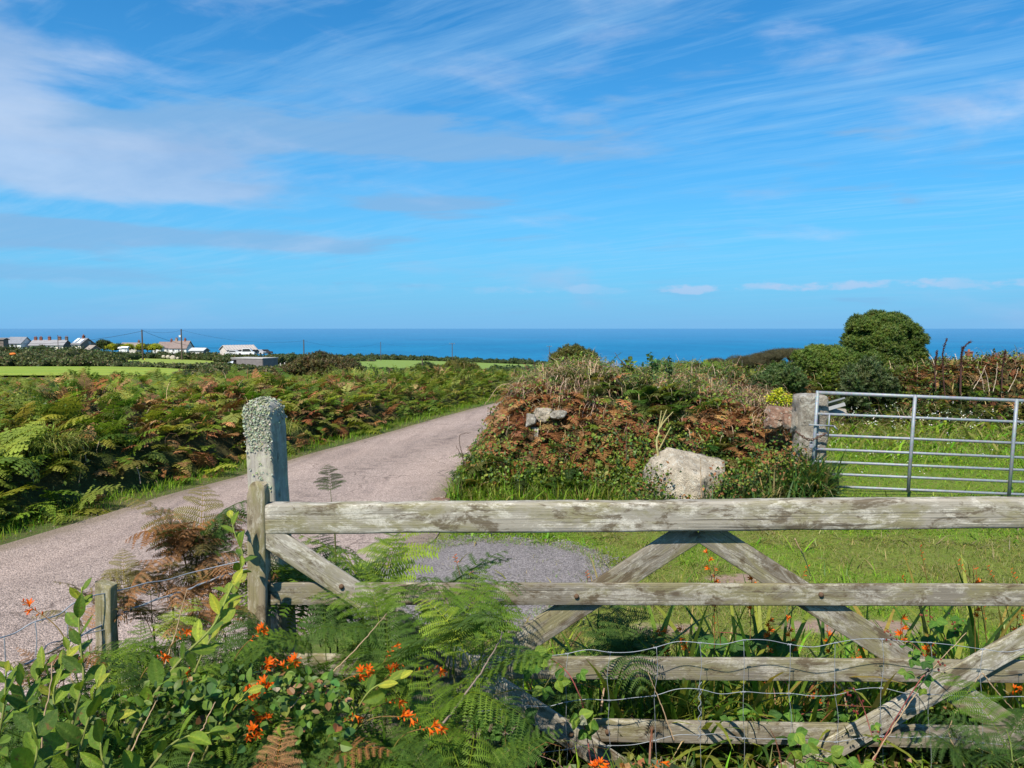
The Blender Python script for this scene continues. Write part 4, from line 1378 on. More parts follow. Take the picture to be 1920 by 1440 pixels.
# yellow-green flowering weed by the stone post
t = thing('ragwort_plant', 'bright yellow green flowering weed on the bank beside the stone gatepost', 'plant', at(1468, 770, 10.2))
iv = Matrix.Translation(-t.location)
for (px, py, r) in ((1462, 735, .05), (1470, 752, .09), (1455, 742, .05), (1478, 748, .05), (1446, 748, .04)):
    mb = MB(); ms = MB()
    c0 = at(px, py, 10.1)
    P = c0 + rng.normal(0, r * .7, (160, 3)) * [1, .6, .7]
    multi_scatter(mb, LEAF_LO, leaf_orient(np.tile([0, -.4, 1], (160, 1)), .6) * .03, P, pick(160, [(.45, .48, .02), (.55, .52, .03), (.3, .38, .03)]))
    mb.tube([at(1468, 775, 10.2), (at(1468, 775, 10.2) + c0) / 2 + [.01, 0, .02], c0], [.005, .004, .002], 5, (.14, .17, .04))
    mb.build('flower_head', M_PETAL, t, M=iv)

# ---- far hedges
def hedge_line(name, label, pts, width, n, size, cols, group=None, clump=.5, corecol=(.034, .042, .016), seed=0, step=None, lump=.35):
    """pts: list of (photo px, depth, photo y of the top)"""
    r = np.random.default_rng(seed + 100)
    W_ = []
    for px, d, pt in pts:
        q = at(px, pt, d)
        W_.append([q[0], d, max(.5, q[2] - gz(q[0], d))])
    C = smooth_curve(np.array(W_), 200)
    height = float(C[:, 2].mean())
    seglen = np.linalg.norm(np.diff(C[:, :2], axis=0), axis=1).sum()
    step = step or max(height * .45, C[:, 1].mean() * .006)
    k = max(3, int(seglen / step))
    lobes = []
    for j in np.linspace(0, 199, k):
        q = np.array([np.interp(j, np.arange(200), C[:, a]) for a in range(3)])
        for s in range(2):
            hh = max(.4, q[2]) * r.uniform(1 - lump, 1 + lump * .25)
            p = q[:2] + r.normal(0, width * .28, 2) * [.4, 1]
            lobes.append((np.array([p[0], p[1], gz(p[0], q[1]) + hh * .36]), (step * r.uniform(.7, 1.3), width * .5 * r.uniform(.7, 1.2), hh * .64)))
    b = (float(C[100, 0]), float(C[100, 1]), gz(C[100, 0], C[100, 1]))
    t = thing(name, label, 'hedge', b, 0, group)
    iv = Matrix.Translation(-Vector(b))
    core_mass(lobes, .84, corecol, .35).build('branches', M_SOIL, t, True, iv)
    leaf_mass(lobes, n, size, cols, temps=[leaf(1, 1, .3, .1, .5), leaf(2, 1, .2, .2, .45)], inner=.8, jit=.9, clump=clump, clump_scale=.9 / max(height * .5, .4)).build('foliage', M_LEAF, t, M=iv)
    return t

SCRUB = [(.075, .110, .028), (.100, .130, .032), (.060, .090, .026), (.125, .130, .045), (.13, .10, .045)]
SCRUBD = [(.048, .080, .020), (.062, .098, .026), (.075, .105, .028), (.040, .065, .022)]
hedge_line('field_hedge', 'dark scrubby hedge along the far side of the bright green pasture', [(-420, 112, 668), (-60, 112, 668), (0, 112, 667), (30, 112, 668), (50, 112, 672), (90, 112, 672), (150, 111, 666), (175, 111, 663), (200, 111, 668), (220, 111, 676), (260, 110, 678), (320, 110, 682), (400, 108, 683), (470, 102, 686)], 3.4, 34000, .30, SCRUB, seed=1)
hedge_line('field_hedge', 'bramble scrub in the middle of the slope below the white house', [(-420, 140, 657), (-60, 140, 656), (20, 140, 657), (80, 138, 658), (150, 136, 657), (185, 134, 661), (225, 133, 670)], 8, 26000, .36, SCRUB + [(.16, .15, .06)], seed=2)
hedge_line('field_hedge', 'dark green scrub just below the terrace of cottages', [(-420, 190, 648), (-60, 190, 648), (20, 190, 649), (90, 188, 648), (130, 188, 650), (175, 186, 654), (215, 184, 659), (240, 184, 664)], 10, 22000, .45, SCRUBD, seed=3)
hedge_line('field_hedge', 'hedge with stones in it along the far side of the pasture by the tall pole', [(195, 228, 658), (240, 228, 660), (280, 228, 659), (330, 227, 660), (380, 225, 661), (420, 214, 663), (470, 206, 665), (520, 206, 664), (580, 214, 664), (650, 222, 666)], 5, 22000, .45, SCRUBD + SCRUB, seed=4)
hedge_line('field_hedge', 'bushy hedge in front of the grey block shed', [(375, 116, 683), (400, 115, 680), (430, 113, 684), (470, 110, 688), (520, 106, 690), (555, 102, 684), (600, 98, 682), (640, 94, 684)], 4, 17000, .32, SCRUB, seed=5)
hedge_line('field_hedge', 'brown and green scrub between the lane hedge and the pastures', [(340, 66, 703), (430, 64, 698), (520, 60, 694), (610, 58, 692), (700, 58, 695), (780, 60, 699)], 5, 20000, .22, SCRUB + [(.17, .12, .055), (.18, .16, .055)], seed=6)
hedge_line('field_hedge', 'hedge along the near edge of the coastal pasture', [(610, 128, 684), (660, 130, 688), (720, 134, 692), (780, 136, 697), (830, 138, 699)], 4, 11000, .36, SCRUBD, seed=7)
hedge_line('field_hedge', 'dark clump of scrub at the foot of the coastal pasture, left of the bank', [(912, 128, 700), (930, 126, 692), (950, 122, 687), (990, 118, 687), (1040, 116, 688), (1150, 112, 695)], 6, 10000, .36, SCRUBD, seed=8)
hedge_line('field_hedge', 'long dark hedge on the skyline between the coastal pasture and the sea', [(520, 384, 664), (640, 384, 665), (700, 384, 663), (760, 384, 666), (850, 384, 669), (930, 384, 672), (975, 384, 672), (1010, 384, 676), (1060, 384, 679)], 9, 26000, .62, SCRUBD, seed=9)
hedge_line('field_hedge', 'pale scrub of bramble above the coastal pasture near the lone pole', [(500, 300, 665), (560, 300, 665), (640, 300, 667), (690, 312, 672)], 12, 11000, .55, SCRUB, seed=10)
hedge_line('field_hedge', 'bracken bank just past the bend of the lane', [(770, 46, 706), (860, 45, 704), (940, 42, 701), (1010, 38, 700)], 3.5, 12000, .18, SCRUB + [(.23, .22, .08), (.14, .18, .04)], seed=11)
hedge_line('field_hedge', 'rough grass and bramble rise behind the bank, below the wooded headland', [(1160, 30, 712), (1260, 27, 708), (1340, 25, 707), (1430, 24, 706), (1520, 23, 706), (1600, 23, 706)], 3.5, 18000, .13, [(.21, .18, .07), (.28, .24, .10), (.14, .155, .045), (.22, .17, .07), (.11, .13, .035)], seed=12)
# dark single shrub by the thin pole
for (px, py, d, r, lab) in ((798, 692, 128, 14, 'small dark round shrub beside the thin pole in front of the coastal pasture'),):
    lb = lobes_px([(px, py, d, r, 7, 1.2), (px - 8, py + 2, d, 8, 6, 1), (px + 9, py + 1, d, 9, 5, 1)])
    b = at(px, py + 8, d)
    gorse('shrub', lab, 'shrub', b, lb, 1500, .6, SCRUBD)

# ---- wooded headland: a wind-clipped copse that reads as one mass
lb = []
r = np.random.default_rng(5)
prof_x = [1270, 1300, 1340, 1372, 1395, 1420, 1450, 1475, 1500, 1530, 1570, 1620]
prof_y = [688, 681, 672, 663, 668, 662, 655, 652, 653, 656, 664, 676]
for k in range(95):
    px = r.uniform(1270, 1610)
    top = np.interp(px, prof_x, prof_y) + r.uniform(0, 3)
    d = 120 + r.uniform(-4, 6)
    rz = r.uniform(8, 15)
    lb.append((at(px, top + rz + r.choice([0, 0, 8, 14]), d), (r.uniform(.8, 1.7), 1.6, rz / F * d)))
b = at(1440, 700, 121); b[2] = gz(b[0], b[1])
t = thing('headland_copse', 'dark wind-clipped copse humped along the headland in front of the sea', 'copse', b)
iv = Matrix.Translation(-t.location)
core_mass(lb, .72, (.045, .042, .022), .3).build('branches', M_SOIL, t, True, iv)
leaf_mass(lb, 150000, .42, [(.085, .075, .032), (.105, .088, .038), (.065, .070, .026), (.12, .09, .042)], temps=[leaf(1, 1, .3, .1, .5)], inner=.8, jit=.9, clump=.5, clump_scale=.35).build('foliage', M_LEAF, t, M=iv)
for k in range(30):
    mb = MB()
    px = r.uniform(1300, 1570)
    p = at(px, 690, 116)
    mb.tube([p - [0, 0, 1.2], p + [r.uniform(-.4, .4), 0, 1.2]], [.1, .05], 5, (.11, .10, .085))
    mb.build('trunk', M_STEM, t, M=iv)

# ---- village trees
def village_tree(name, lab, px, py, d, rx, rz, cols, n=900, size=.55):
    lb = lobes_px([(px, py, d, rx, rz, 1.6), (px - rx * .5, py + rz * .2, d, rx * .55, rz * .75, 1.2), (px + rx * .5, py + rz * .25, d, rx * .55, rz * .7, 1.2)])
    b = at(px, py + rz * 1.6, d)
    return gorse(name, lab, 'tree' if 'tree' in name else 'shrub', b, lb, n, size, cols, [(b, at(px, py, d), .15, .08)])
village_tree('tree', 'dark round tree right of the cream house with a stone gable', 195, 650, 255, 13, 8, SCRUBD, 1600, .9)
YG = [(.33, .36, .02), (.42, .42, .025), (.25, .30, .02)]
for (px, rx, lab) in ((211, 8, 'leftmost yellow green conifer, next to the dark round tree'), (239, 9, 'yellow green conifer in front of the long low roof'), (266, 7, 'yellow green conifer partly behind the tall pole'), (291, 11, 'widest yellow green conifer, right of the tall pole')):
    village_tree('conifer_shrub', lab, px, 653, 250, rx, 4.5, YG, 900, .8)
for (px, rx, lab) in ((224, 10, 'dark conifer between the two leftmost yellow green ones'), (277, 11, 'dark conifer just right of the tall pole')):
    village_tree('conifer_shrub', lab, px, 653, 251, rx, 4.5, SCRUBD, 900, .8)

# ------------------------------------------------------------------ village
def gable_house(name, label, cat, px, pybase, d, w, dep, eave, ridge, rot, wall, roof, base_drop=1.5, chim=(), wins=(), doors=(), panels=(), gablecol=None, skylights=(), group=None):
    """w along local x (ridge direction), dep along local y, front wall at -y. origin under the photo pixel"""
    p = at(px, pybase, d)
    t = thing(name, label, cat, p, rot, group)
    x, y = w / 2, dep / 2
    z0 = -base_drop
    mb = MB()
    V = np.array([[-x, -y, z0], [x, -y, z0], [x, y, z0], [-x, y, z0], [-x, -y, eave], [x, -y, eave], [x, y, eave], [-x, y, eave], [-x, 0, ridge - .12], [x, 0, ridge - .12]])
    mb.add(V, [[0, 1, 5, 4], [2, 3, 7, 6]], wall)
    mb.add(V, [[1, 2, 6, 9, 5], [3, 0, 4, 8, 7]], gablecol or wall)
    mb.build('wall', M_PAINT, t)
    mr = MB()
    o, th = .3, .18
    sl = (ridge - eave) / y
    for s in (-1, 1):
        A = np.array([[-x - o, 0, ridge], [x + o, 0, ridge], [x + o, s * (y + o), eave - sl * o], [-x - o, s * (y + o), eave - sl * o]])
        B = A + [0, 0, th]
        mr.add(np.concatenate([A, B]), [[3, 2, 1, 0], [4, 5, 6, 7], [0, 1, 5, 4], [1, 2, 6, 5], [2, 3, 7, 6], [3, 0, 4, 7]], roof)
    rf = mr.build('roof', M_PAINT, t)
    for (cx, cw, chh, ccol) in chim:
        mc = MB()
        mc.box((cx, 0, ridge + chh / 2 - .3), (cw, .6, chh + .6), col=ccol)
        mc.box((cx, 0, ridge + chh + .06), (cw + .16, .76, .12), col=tuple(v * .8 for v in ccol))
        for s in (-.25, .25):
            mc.tube([(cx + s * cw, 0, ridge + chh + .1), (cx + s * cw, 0, ridge + chh + .5)], .11, 6, (.30, .12, .07))
        mc.build('chimney', M_PAINT, rf)
    def opening(nm, face, cx, cz, ow, oh, col):
        m = MB(); g = MB()
        fr = .09
        for (dx, dz, bw, bh) in ((0, oh / 2, ow + fr, fr), (0, -oh / 2, ow + fr, fr), (-ow / 2, 0, fr, oh - fr), (ow / 2, 0, fr, oh - fr), (0, 0, fr * .7, oh - fr)):
            if face == 'f':
                m.box((cx + dx, -y - .04, cz + dz), (bw, .1, bh), col=col)
            else:
                m.box((x + .04, cx + dx, cz + dz), (.1, bw, bh), col=col)
        if face == 'f':
            g.box((cx, -y - .012, cz), (ow, .03, oh))
        else:
            g.box((x + .012, cx, cz), (.03, ow, oh))
        f = m.build(nm, M_PAINT, t)
        g.build('pane' if nm == 'window' else 'door_panel', M_GLASS, f)
    for wv in wins:
        opening('window', *wv, (.75, .75, .72))
    for dv in doors:
        opening('door', *dv, (.35, .33, .32))
    for (cx, f0, pw, pl) in panels:
        # panel lying on the front slope, f0 = fraction up the slope
        m = MB()
        ang = math.atan2(ridge - eave, y)
        c = np.array([cx, -y * (1 - f0), eave + (ridge - eave) * f0 + th + .10])
        Rm = np.array(Matrix.Rotation(ang, 3, 'X'))
        m.box(c, (pw, pl, .06), Rm, (.55, .62, .72))
        m.build('roof_panel', M_GLASS if False else M_PAINT, rf)
    return t

SLATE = (.20, .21, .235)
WHITE = (.74, .74, .72)
CREAM = (.66, .61, .50)
BRICKC = (.20, .075, .05)
GREYST = (.20, .18, .165)
gable_house('house', 'white house with grey slate roof and bright gable, at the left end of the village', 'house', 36, 655, 262, 5.6, 5.2, 2.0, 3.9, R(-8), WHITE, SLATE, 3, wins=[('f', -1.6, 1.2, .9, 1.2), ('f', 1.0, 1.2, .9, 1.2)], doors=[('f', -.3, 1.0, .9, 2.0)])
gable_house('house', 'white house joined left of the bright gable, with a slightly lower slate roof', 'house', 14, 655, 265, 5.4, 5.2, 1.9, 3.7, R(-8), WHITE, (.17, .18, .20), 3, wins=[('f', 1.2, 1.2, .9, 1.2), ('f', -1.2, 1.2, .9, 1.2)])
gable_house('shed', 'brown grey shed at the left edge below the white house', 'shed', 2, 650, 238, 3.0, 2.4, 2.1, 2.4, R(0), (.17, .14, .125), (.15, .14, .135), 3, doors=[('f', -.5, .9, .9, 1.8)])
gable_house('cottage_terrace', 'low terrace of cream cottages with a long slate roof and a row of chimneys', 'terrace', 95, 657, 264, 10.6, 5.6, 1.8, 3.3, R(4), CREAM, (.27, .265, .275), 3,
            chim=[(-4.6, .8, .9, BRICKC), (-2.9, .8, .9, BRICKC), (-.2, .8, 1.0, BRICKC), (3.0, .9, 1.0, (.16, .09, .07)), (5.2, .8, 1.0, (.13, .10, .09))],
            wins=[('f', -4.4, .9, .9, .9), ('f', -2.2, .9, .9, .9), ('f', 0, .9, .9, .9), ('f', 2.2, .9, .9, .9), ('f', 4.2, .9, .9, .9)], gablecol=(.13, .11, .10))
gable_house('house', 'cream house with shiny roof panels and a bare brown stone gable', 'house', 157, 661, 252, 5.3, 4.5, 2.7, 4.4, R(-34), (.72, .66, .52), (.19, .19, .20), 3,
            chim=[(.3, .8, .8, BRICKC)], wins=[('f', -2.4, 1.9, .7, 1.6), ('f', -1.2, 1.9, .7, 1.6), ('f', 0.6, 1.9, .7, .9), ('f', 2.0, 1.9, .7, .9), ('g', .6, 3.0, .5, .8)],
            panels=[(-1.9, .5, 1.5, 2.2), (.9, .42, 2.0, 2.0)], gablecol=(.26, .215, .18))
gable_house('lean_to', 'brown lean-to built against the stone gable of the cream house', 'lean-to', 174, 659, 248, 3.0, 2.6, .8, 1.8, R(-34), (.25, .21, .18), (.27, .23, .20), 3)
gable_house('bungalow', 'long low brown roofed bungalow with one chimney behind the conifers', 'house', 247, 655, 268, 5.6, 5, 1.0, 2.1, R(0), (.5, .47, .42), (.24, .20, .185), 3, chim=[(2.5, .6, .6, (.17, .12, .10))])
gable_house('cottage', 'cottage with brown roof and two red chimneys, left of the second pole', 'cottage', 315, 660, 272, 5.0, 5, 1.5, 3.3, R(2), (.62, .60, .57), (.215, .165, .15), 3, chim=[(1.3, .55, .8, (.22, .085, .06))], wins=[('f', -1.2, .7, .7, .7), ('f', .8, .7, .7, .7)])
gable_house('cottage', 'white cottage with a hipped looking brown roof just behind the second pole', 'cottage', 341, 661, 270, 5.8, 5, 1.6, 3.8, R(-6), (.74, .74, .72), (.22, .17, .155), 3, chim=[(-1.7, .7, .8, (.33, .24, .17)), (1.3, .55, .7, (.24, .10, .07))], wins=[('f', -1.6, .8, .7, .8), ('f', .3, .8, .7, .8), ('f', 1.8, .8, .7, .8)])
gable_house('shed', 'pale grey metal shed with a dark end wall, right of the white cottage', 'shed', 374, 663, 262, 4.8, 3.6, 1.0, 1.75, R(-9), (.40, .40, .385), (.46, .47, .47), 3, gablecol=(.16, .16, .16))
gable_house('outbuilding', 'small white flat outbuilding between conifers left of the red chimneys', 'outbuilding', 297, 656, 262, 2.6, 2.6, .7, 1.1, R(0), (.72, .72, .70), (.55, .56, .57), 3)
gable_house('caravan', 'small white caravan under the second yellow green conifer', 'caravan', 235, 660, 240, 1.6, 1.4, 1.3, 1.5, R(5), (.8, .8, .79), (.75, .75, .74), 1, wins=[('f', .3, .8, .5, .4)])
gable_house('caravan', 'white caravan in front of the dark conifer, left of the tall pole', 'caravan', 229, 657, 244, 1.3, 1.2, .7, .9, R(0), (.78, .78, .77), (.7, .7, .7), 1, wins=[('f', .0, .35, .4, .3)])

# big open-sided barn
p = at(447, 668, 222)
t = thing('barn', 'wide open-fronted farm barn with a pale cladded gable end and grey ridged roof', 'barn', p, R(40))
w, dp, ev, rg = 8.2, 5.4, 1.8, 3.0
mb = MB()
x, y = w / 2, dp / 2
V = np.array([[-x, -y, -2], [-x, y, -2], [-x, y, ev], [-x, 0, rg - .1], [-x, -y, ev], [x, -y, -2], [x, y, -2], [x, y, ev], [x, 0, rg - .1], [x, -y, ev]])
mb.add(V, [[0, 4, 3, 2, 1], [5, 6, 7, 8, 9]], (.60, .53, .48))
mb.add(V, [[1, 2, 7, 6]], (.3, .28, .26))
mb.build('wall', M_PAINT, t)
mb = MB()
for s in (-1, 1):
    for k in range(22):
        xa, xb = -x - .3 + (w + .6) * k / 22, -x - .3 + (w + .6) * (k + 1) / 22
        A = np.array([[xa, 0, rg], [xb, 0, rg], [xb, s * (y + .3), ev - .05], [xa, s * (y + .3), ev - .05]])
        mb.add(np.concatenate([A, A + [0, 0, .12 + .06 * (k % 2)]]), [[3, 2, 1, 0], [4, 5, 6, 7], [0, 1, 5, 4], [1, 2, 6, 5], [2, 3, 7, 6], [3, 0, 4, 7]], (.36, .33, .31) if k % 2 else (.42, .385, .36))
mb.build('roof', M_PAINT, t)
for k in range(4):
    m = MB()
    m.box((-x + .2 + (w - .4) * k / 3, -y + .15, 0), (.25, .25, 3.9), col=(.2, .18, .17))
    m.build('post', M_PAINT, t)
m = MB(); m.box((0, y * .3, -.6), (w - .5, .3, 2.8), col=(.05, .045, .045)); m.build('interior_shade', M_PAINT, t)  # near-black slab ahead of the rear wall, paints the shade inside the barn

def parked(name, label, cat, px, py, d, rot, L0, col, cab):
    p = at(px, py, d)
    t = thing(name, label, cat, p, rot)
    prof = [(-L0 / 2, .25), (-L0 / 2, .85), (-L0 * .42, .95)] + cab + [(L0 * .47, .85), (L0 / 2, .7), (L0 / 2, .25)]
    for nm, wd, pr, mt, c in (('body', 1.7, prof, M_PAINT, col), ('window', 1.73, [(cab[0][0] + .18, .98), (cab[1][0] + .1, cab[1][1] - .12), (cab[2][0] - .1, cab[2][1] - .12), (cab[3][0] - .18, .98)], M_GLASS, (1, 1, 1))):
        m = MB()
        n = len(pr)
        V = np.array([[a, -wd / 2, b] for a, b in pr] + [[a, wd / 2, b] for a, b in pr])
        m.add(V, [list(range(n)), list(range(2 * n - 1, n - 1, -1))] + [], c)
        m.F.append(np.array([[k, n + k, n + (k + 1) % n, (k + 1) % n] for k in range(n)]))
        m.build(nm, mt, t)
    for sx in (-1, 1):
        for sy in (-1, 1):
            m = MB()
            m.tube([(sx * L0 * .3, sy * .70, .3), (sx * L0 * .3, sy * .9, .3)], .31, 12, (.02, .02, .02))
            m.build('wheel', M_PAINT, t)
    return t
CABV = [(-.95, .95), (-.75, 1.8), (1.2, 1.85), (1.75, .95)]
CABC = [(-1.3, .9), (-.7, 1.42), (.7, 1.42), (1.25, .9)]
parked('van', 'white van parked in front of the open barn', 'van', 461, 666, 214, R(8), 4.6, (.75, .75, .74), CABV)
parked('car', 'pale grey car parked at the right end of the barn', 'car', 484, 665, 224, R(-14), 4.2, (.45, .45, .46), CABC)
parked('car', 'dark car parked furthest right of the barn', 'car', 497, 664.5, 228, R(10), 4.2, (.05, .05, .06), CABC)
parked('car', 'silver car parked by the left end of the barn', 'car', 438, 666.5, 214, R(-4), 4.0, (.5, .5, .5), CABC)

# grey block shed
p = at(478, 690, 128)
t = thing('block_shed', 'flat roofed grey block shed with a dark doorway, below the barn', 'shed', p, R(-22))
mb = MB(); W_, D_, H_ = 6.0, 3.6, 1.55
ST = (.185, .165, .165)
mb.box((W_ * .08, -D_ / 2, 0), (W_ * .84, .15, H_ * 2), col=ST)
mb.box((-W_ / 2 + .05, -D_ / 2, 0), (.1, .15, H_ * 2), col=ST)
mb.box((W_ / 2, 0, 0), (.15, D_, H_ * 2), col=ST)
mb.box((-W_ / 2, 0, 0), (.15, D_, H_ * 2), col=(.26, .24, .23))
mb.box((0, D_ / 2, 0), (W_, .15, H_ * 2), col=ST)
mb.box((-W_ * .42, -D_ / 2 , H_ * .93), (W_ * .16, .14, H_ * .14), col=ST)
mb.build('wall', M_PAINT, t)
mb = MB(); mb.box((0, 0, H_ + .07), (W_ + .3, D_ + .3, .12), col=(.42, .40, .38)); mb.build('roof', M_PAINT, t)
mb = MB(); mb.box((-W_ * .41, -D_ / 2 + .2, -.2), (W_ * .17, .05, H_ * 2 - .5), col=(.02, .02, .02)); mb.build('door', M_PAINT, t)
p = at(427, 684, 126)
t2 = thing('metal_sheet', 'bent pale corrugated sheet leaning on the left end of the block shed', 'metal sheet', p)
mb = MB()
xs = np.linspace(-.75, .75, 25)
mb.grid(np.array([[[a, b * .5, -.35 + .45 * (a + .75) / 1.5 + b * .5 + .03 * math.sin(a * 40)] for b in (0, .5, 1)] for a in xs]), (.5, .55, .62))
o = mb.build('sheet', M_PAINT, t2)
o.modifiers.new('thick', 'SOLIDIFY').thickness = .02
# pale timber posts and rails right of it
t = thing('timber_rails', 'short run of pale wooden posts and rails right of the block shed', 'fence', at(538, 690, 120))
for k, px in enumerate((526, 534, 544, 551)):
    m = MB(); q = at(px, 687, 120) - np.array(t.location); m.box(q, (.16, .16, 1.0 + .2 * (k % 2)), col=(.38, .35, .31)); m.build('post', M_PAINT, t)
m = MB(); q = at(538, 686, 120) - np.array(t.location); m.box(q, (2.0, .06, .14), col=(.36, .33, .30)); m.build('rail', M_PAINT, t)
# rubble by the barn yard and a marker
t = thing('marker_post', 'thin yellow marker at the foot of the tall pole', 'marker', at(271.5, 680, 190))
m = MB(); m.tube([(0, 0, -1), (0, 0, 1.0)], .10, 8, (.75, .55, .02)); m.build('post', M_PAINT, t)
t = thing('tarpaulin_heap', 'small orange heap lying in the scrub at the far left', 'tarpaulin', at(24, 664, 132))
V, Fc = ICO3
m = MB(); m.add(V * np.array([.55, .4, .26]) * (1 + .3 * (fbm(V, 2.2, 3) - .5))[:, None], Fc, (.55, .15, .03)); m.build('tarpaulin', M_PAINT, t)
# scattered pale stones in the hedge by the pole
for k, (px, py, s, lab) in enumerate(((307, 669, .55, 'leftmost pale stone showing in the hedge behind the tall pole'), (315, 669.5, .6, 'pointed pale stone next to the leftmost one in the far hedge'), (324, 671, .8, 'largest pale stone in the far hedge'), (333, 671.5, .4, 'smallest pale stone in the far hedge, right of the largest'))):
    V, Fc = ICO2
    m = MB(); m.add(V * s * (1 + .4 * (fbm(V + k * 5, 1.5, k) - .5))[:, None] * [1, .8, .9], Fc)
    o = m.build('field_stone', M_BOULDER)
    o.location = at(px, py, 221)
    tag(o, lab, 'stone', 'pale stones in the far hedge')

# a chimney of a cottage hidden behind the hedge on the right
p = at(1844, 690, 60)
t = thing('cottage', 'cottage hidden behind the field hedge, only its red chimney with a white foot showing', 'cottage', p)
m = MB(); m.box((0, 2, -1.4), (6, 5, 2.0), col=CREAM); m.build('wall', M_PAINT, t)
m = MB()
for s in (-1, 1):
    A = np.array([[-3.2, 2, .45], [3.2, 2, .45], [3.2, 2 + s * 2.8, -.5], [-3.2, 2 + s * 2.8, -.5]])
    m.add(np.concatenate([A, A + [0, 0, .12]]), [[3, 2, 1, 0], [4, 5, 6, 7], [0, 1, 5, 4], [1, 2, 6, 5], [2, 3, 7, 6], [3, 0, 4, 7]], SLATE)
rf = m.build('roof', M_PAINT, t)
m = MB(); m.box((0, 2, .55), (.42, .42, .35), col=(.6, .58, .54)); m.box((0, 2, .92), (.40, .40, .42), col=(.22, .07, .045)); m.box((0, 2, 1.15), (.5, .5, .07), col=(.16, .06, .045)); m.tube([(0, 2, 1.15), (0, 2, 1.35)], .09, 8, (.35, .14, .08))
m.build('chimney', M_PAINT, rf)

# ------------------------------------------------------------------ poles and wires
def pole(label, px, pt, pb, d, wid=.14, arm=0.0, extra=None, col=(1, 1, 1), group='timber poles carrying wires over the fields'):
    b = at(px, pb, d)
    tp = at(px, pt, d)
    zb = min(b[2], gz(b[0], b[1]))
    t = thing('utility_pole', label, 'pole', (b[0], b[1], zb), 0, group)
    m = MB()
    m.tube([(0, 0, -.3), (0, 0, (tp[2] - zb) * .5), (0, 0, tp[2] - zb)], [wid, wid * .9, wid * .75], 10)
    m.build('pole', M_POLE, t)
    if arm:
        m = MB(); m.box((0, -.12, tp[2] - zb - .35), (arm, .12, .12)); m.build('crossarm', M_POLE, t)
        for s in (-.45, 0, .45):
            m = MB(); m.tube([(s * arm, -.12, tp[2] - zb - .3), (s * arm, -.12, tp[2] - zb - .05)], .05, 6, (.5, .5, .5)); m.build('insulator', M_PAINT, t)
    if extra:
        m = MB(); m.box((-.3, -.1, tp[2] - zb - extra), (.5, .4, .5), col=(.6, .6, .6)); m.build('transformer', M_PAINT, t)
    return tp
T1 = pole('tall dark timber pole standing in the pasture between the cream house and the barn', 268, 618, 680, 190, .19)
T2 = pole('dark pole with a pale box near its top, right of the tall pole', 341, 617, 666, 215, .2, extra=1.9)
T3 = pole('lone dark pole right of the barn, against the sea', 570, 637, 668, 240, .18)
T4 = pole('faint thin pole at the left above the coastal pasture', 714, 641, 666, 330, .13)
T5 = pole('thin pole with a crossarm above the middle of the coastal pasture', 848, 643, 673, 330, .16, 2.2)
T6 = pole('faint thin pole with a crossarm just left of the bank', 1030, 648, 675, 330, .13, 2.0)
T7 = pole('thin brown pole in front of the coastal pasture beside the small dark shrub', 792, 672, 712, 75, .07)
T8 = pole('short thin pole behind the terrace chimneys', 109, 628, 650, 258, .11, group=None)
pole('short dark post poking above the bank against the sea', 1151, 676, 690, 60, .05, group=None)
def cable(label, a, b, sag, rad=.035):
    a, b = np.array(a), np.array(b)
    s = np.linspace(0, 1, 40)
    P = a + (b - a) * s[:, None]
    P[:, 2] -= sag * 4 * s * (1 - s)
    m = MB()
    m.tube(P - a, rad, 5)
    o = m.build('overhead_wire', M_CABLE)
    o.location = a
    tag(o, label, 'wire', 'overhead wires between the poles')
w0 = at(-260, 600, 185)
cable('overhead wire running left from the tall pole over the village roofs', T1 - [0, 0, .3], w0, 4.2)
cable('overhead wire sloping right from the tall pole down to the barn', T1 - [0, 0, .3], at(418, 652, 222), 1.3)
cable('faint overhead wire between the tall pole and the pole with the pale box', T1 - [0, 0, .2], T2 - [0, 0, .3], .6, .02)
cable('faint overhead wire from the pole with the pale box to the lone pole', T2 - [0, 0, .3], T3 - [0, 0, .3], 1.6, .02)
cable('faint wire leaving the lone pole towards the coast', T3 - [0, 0, .3], T4 - [0, 0, .3], 2.0, .015)
cable('faint wire above the coastal pasture between the thin poles', T4 - [0, 0, .4], T5 - [0, 0, .4], 1.5, .012)
# ------------------------------------------------------------------ the wooden gate
YG_ = 3.40
gate = thing('wooden_gate', 'weathered grey field gate with crossed braces standing open across the foreground', 'gate', (0, YG_, 0))
GI = Matrix.Translation((0, -YG_, 0))

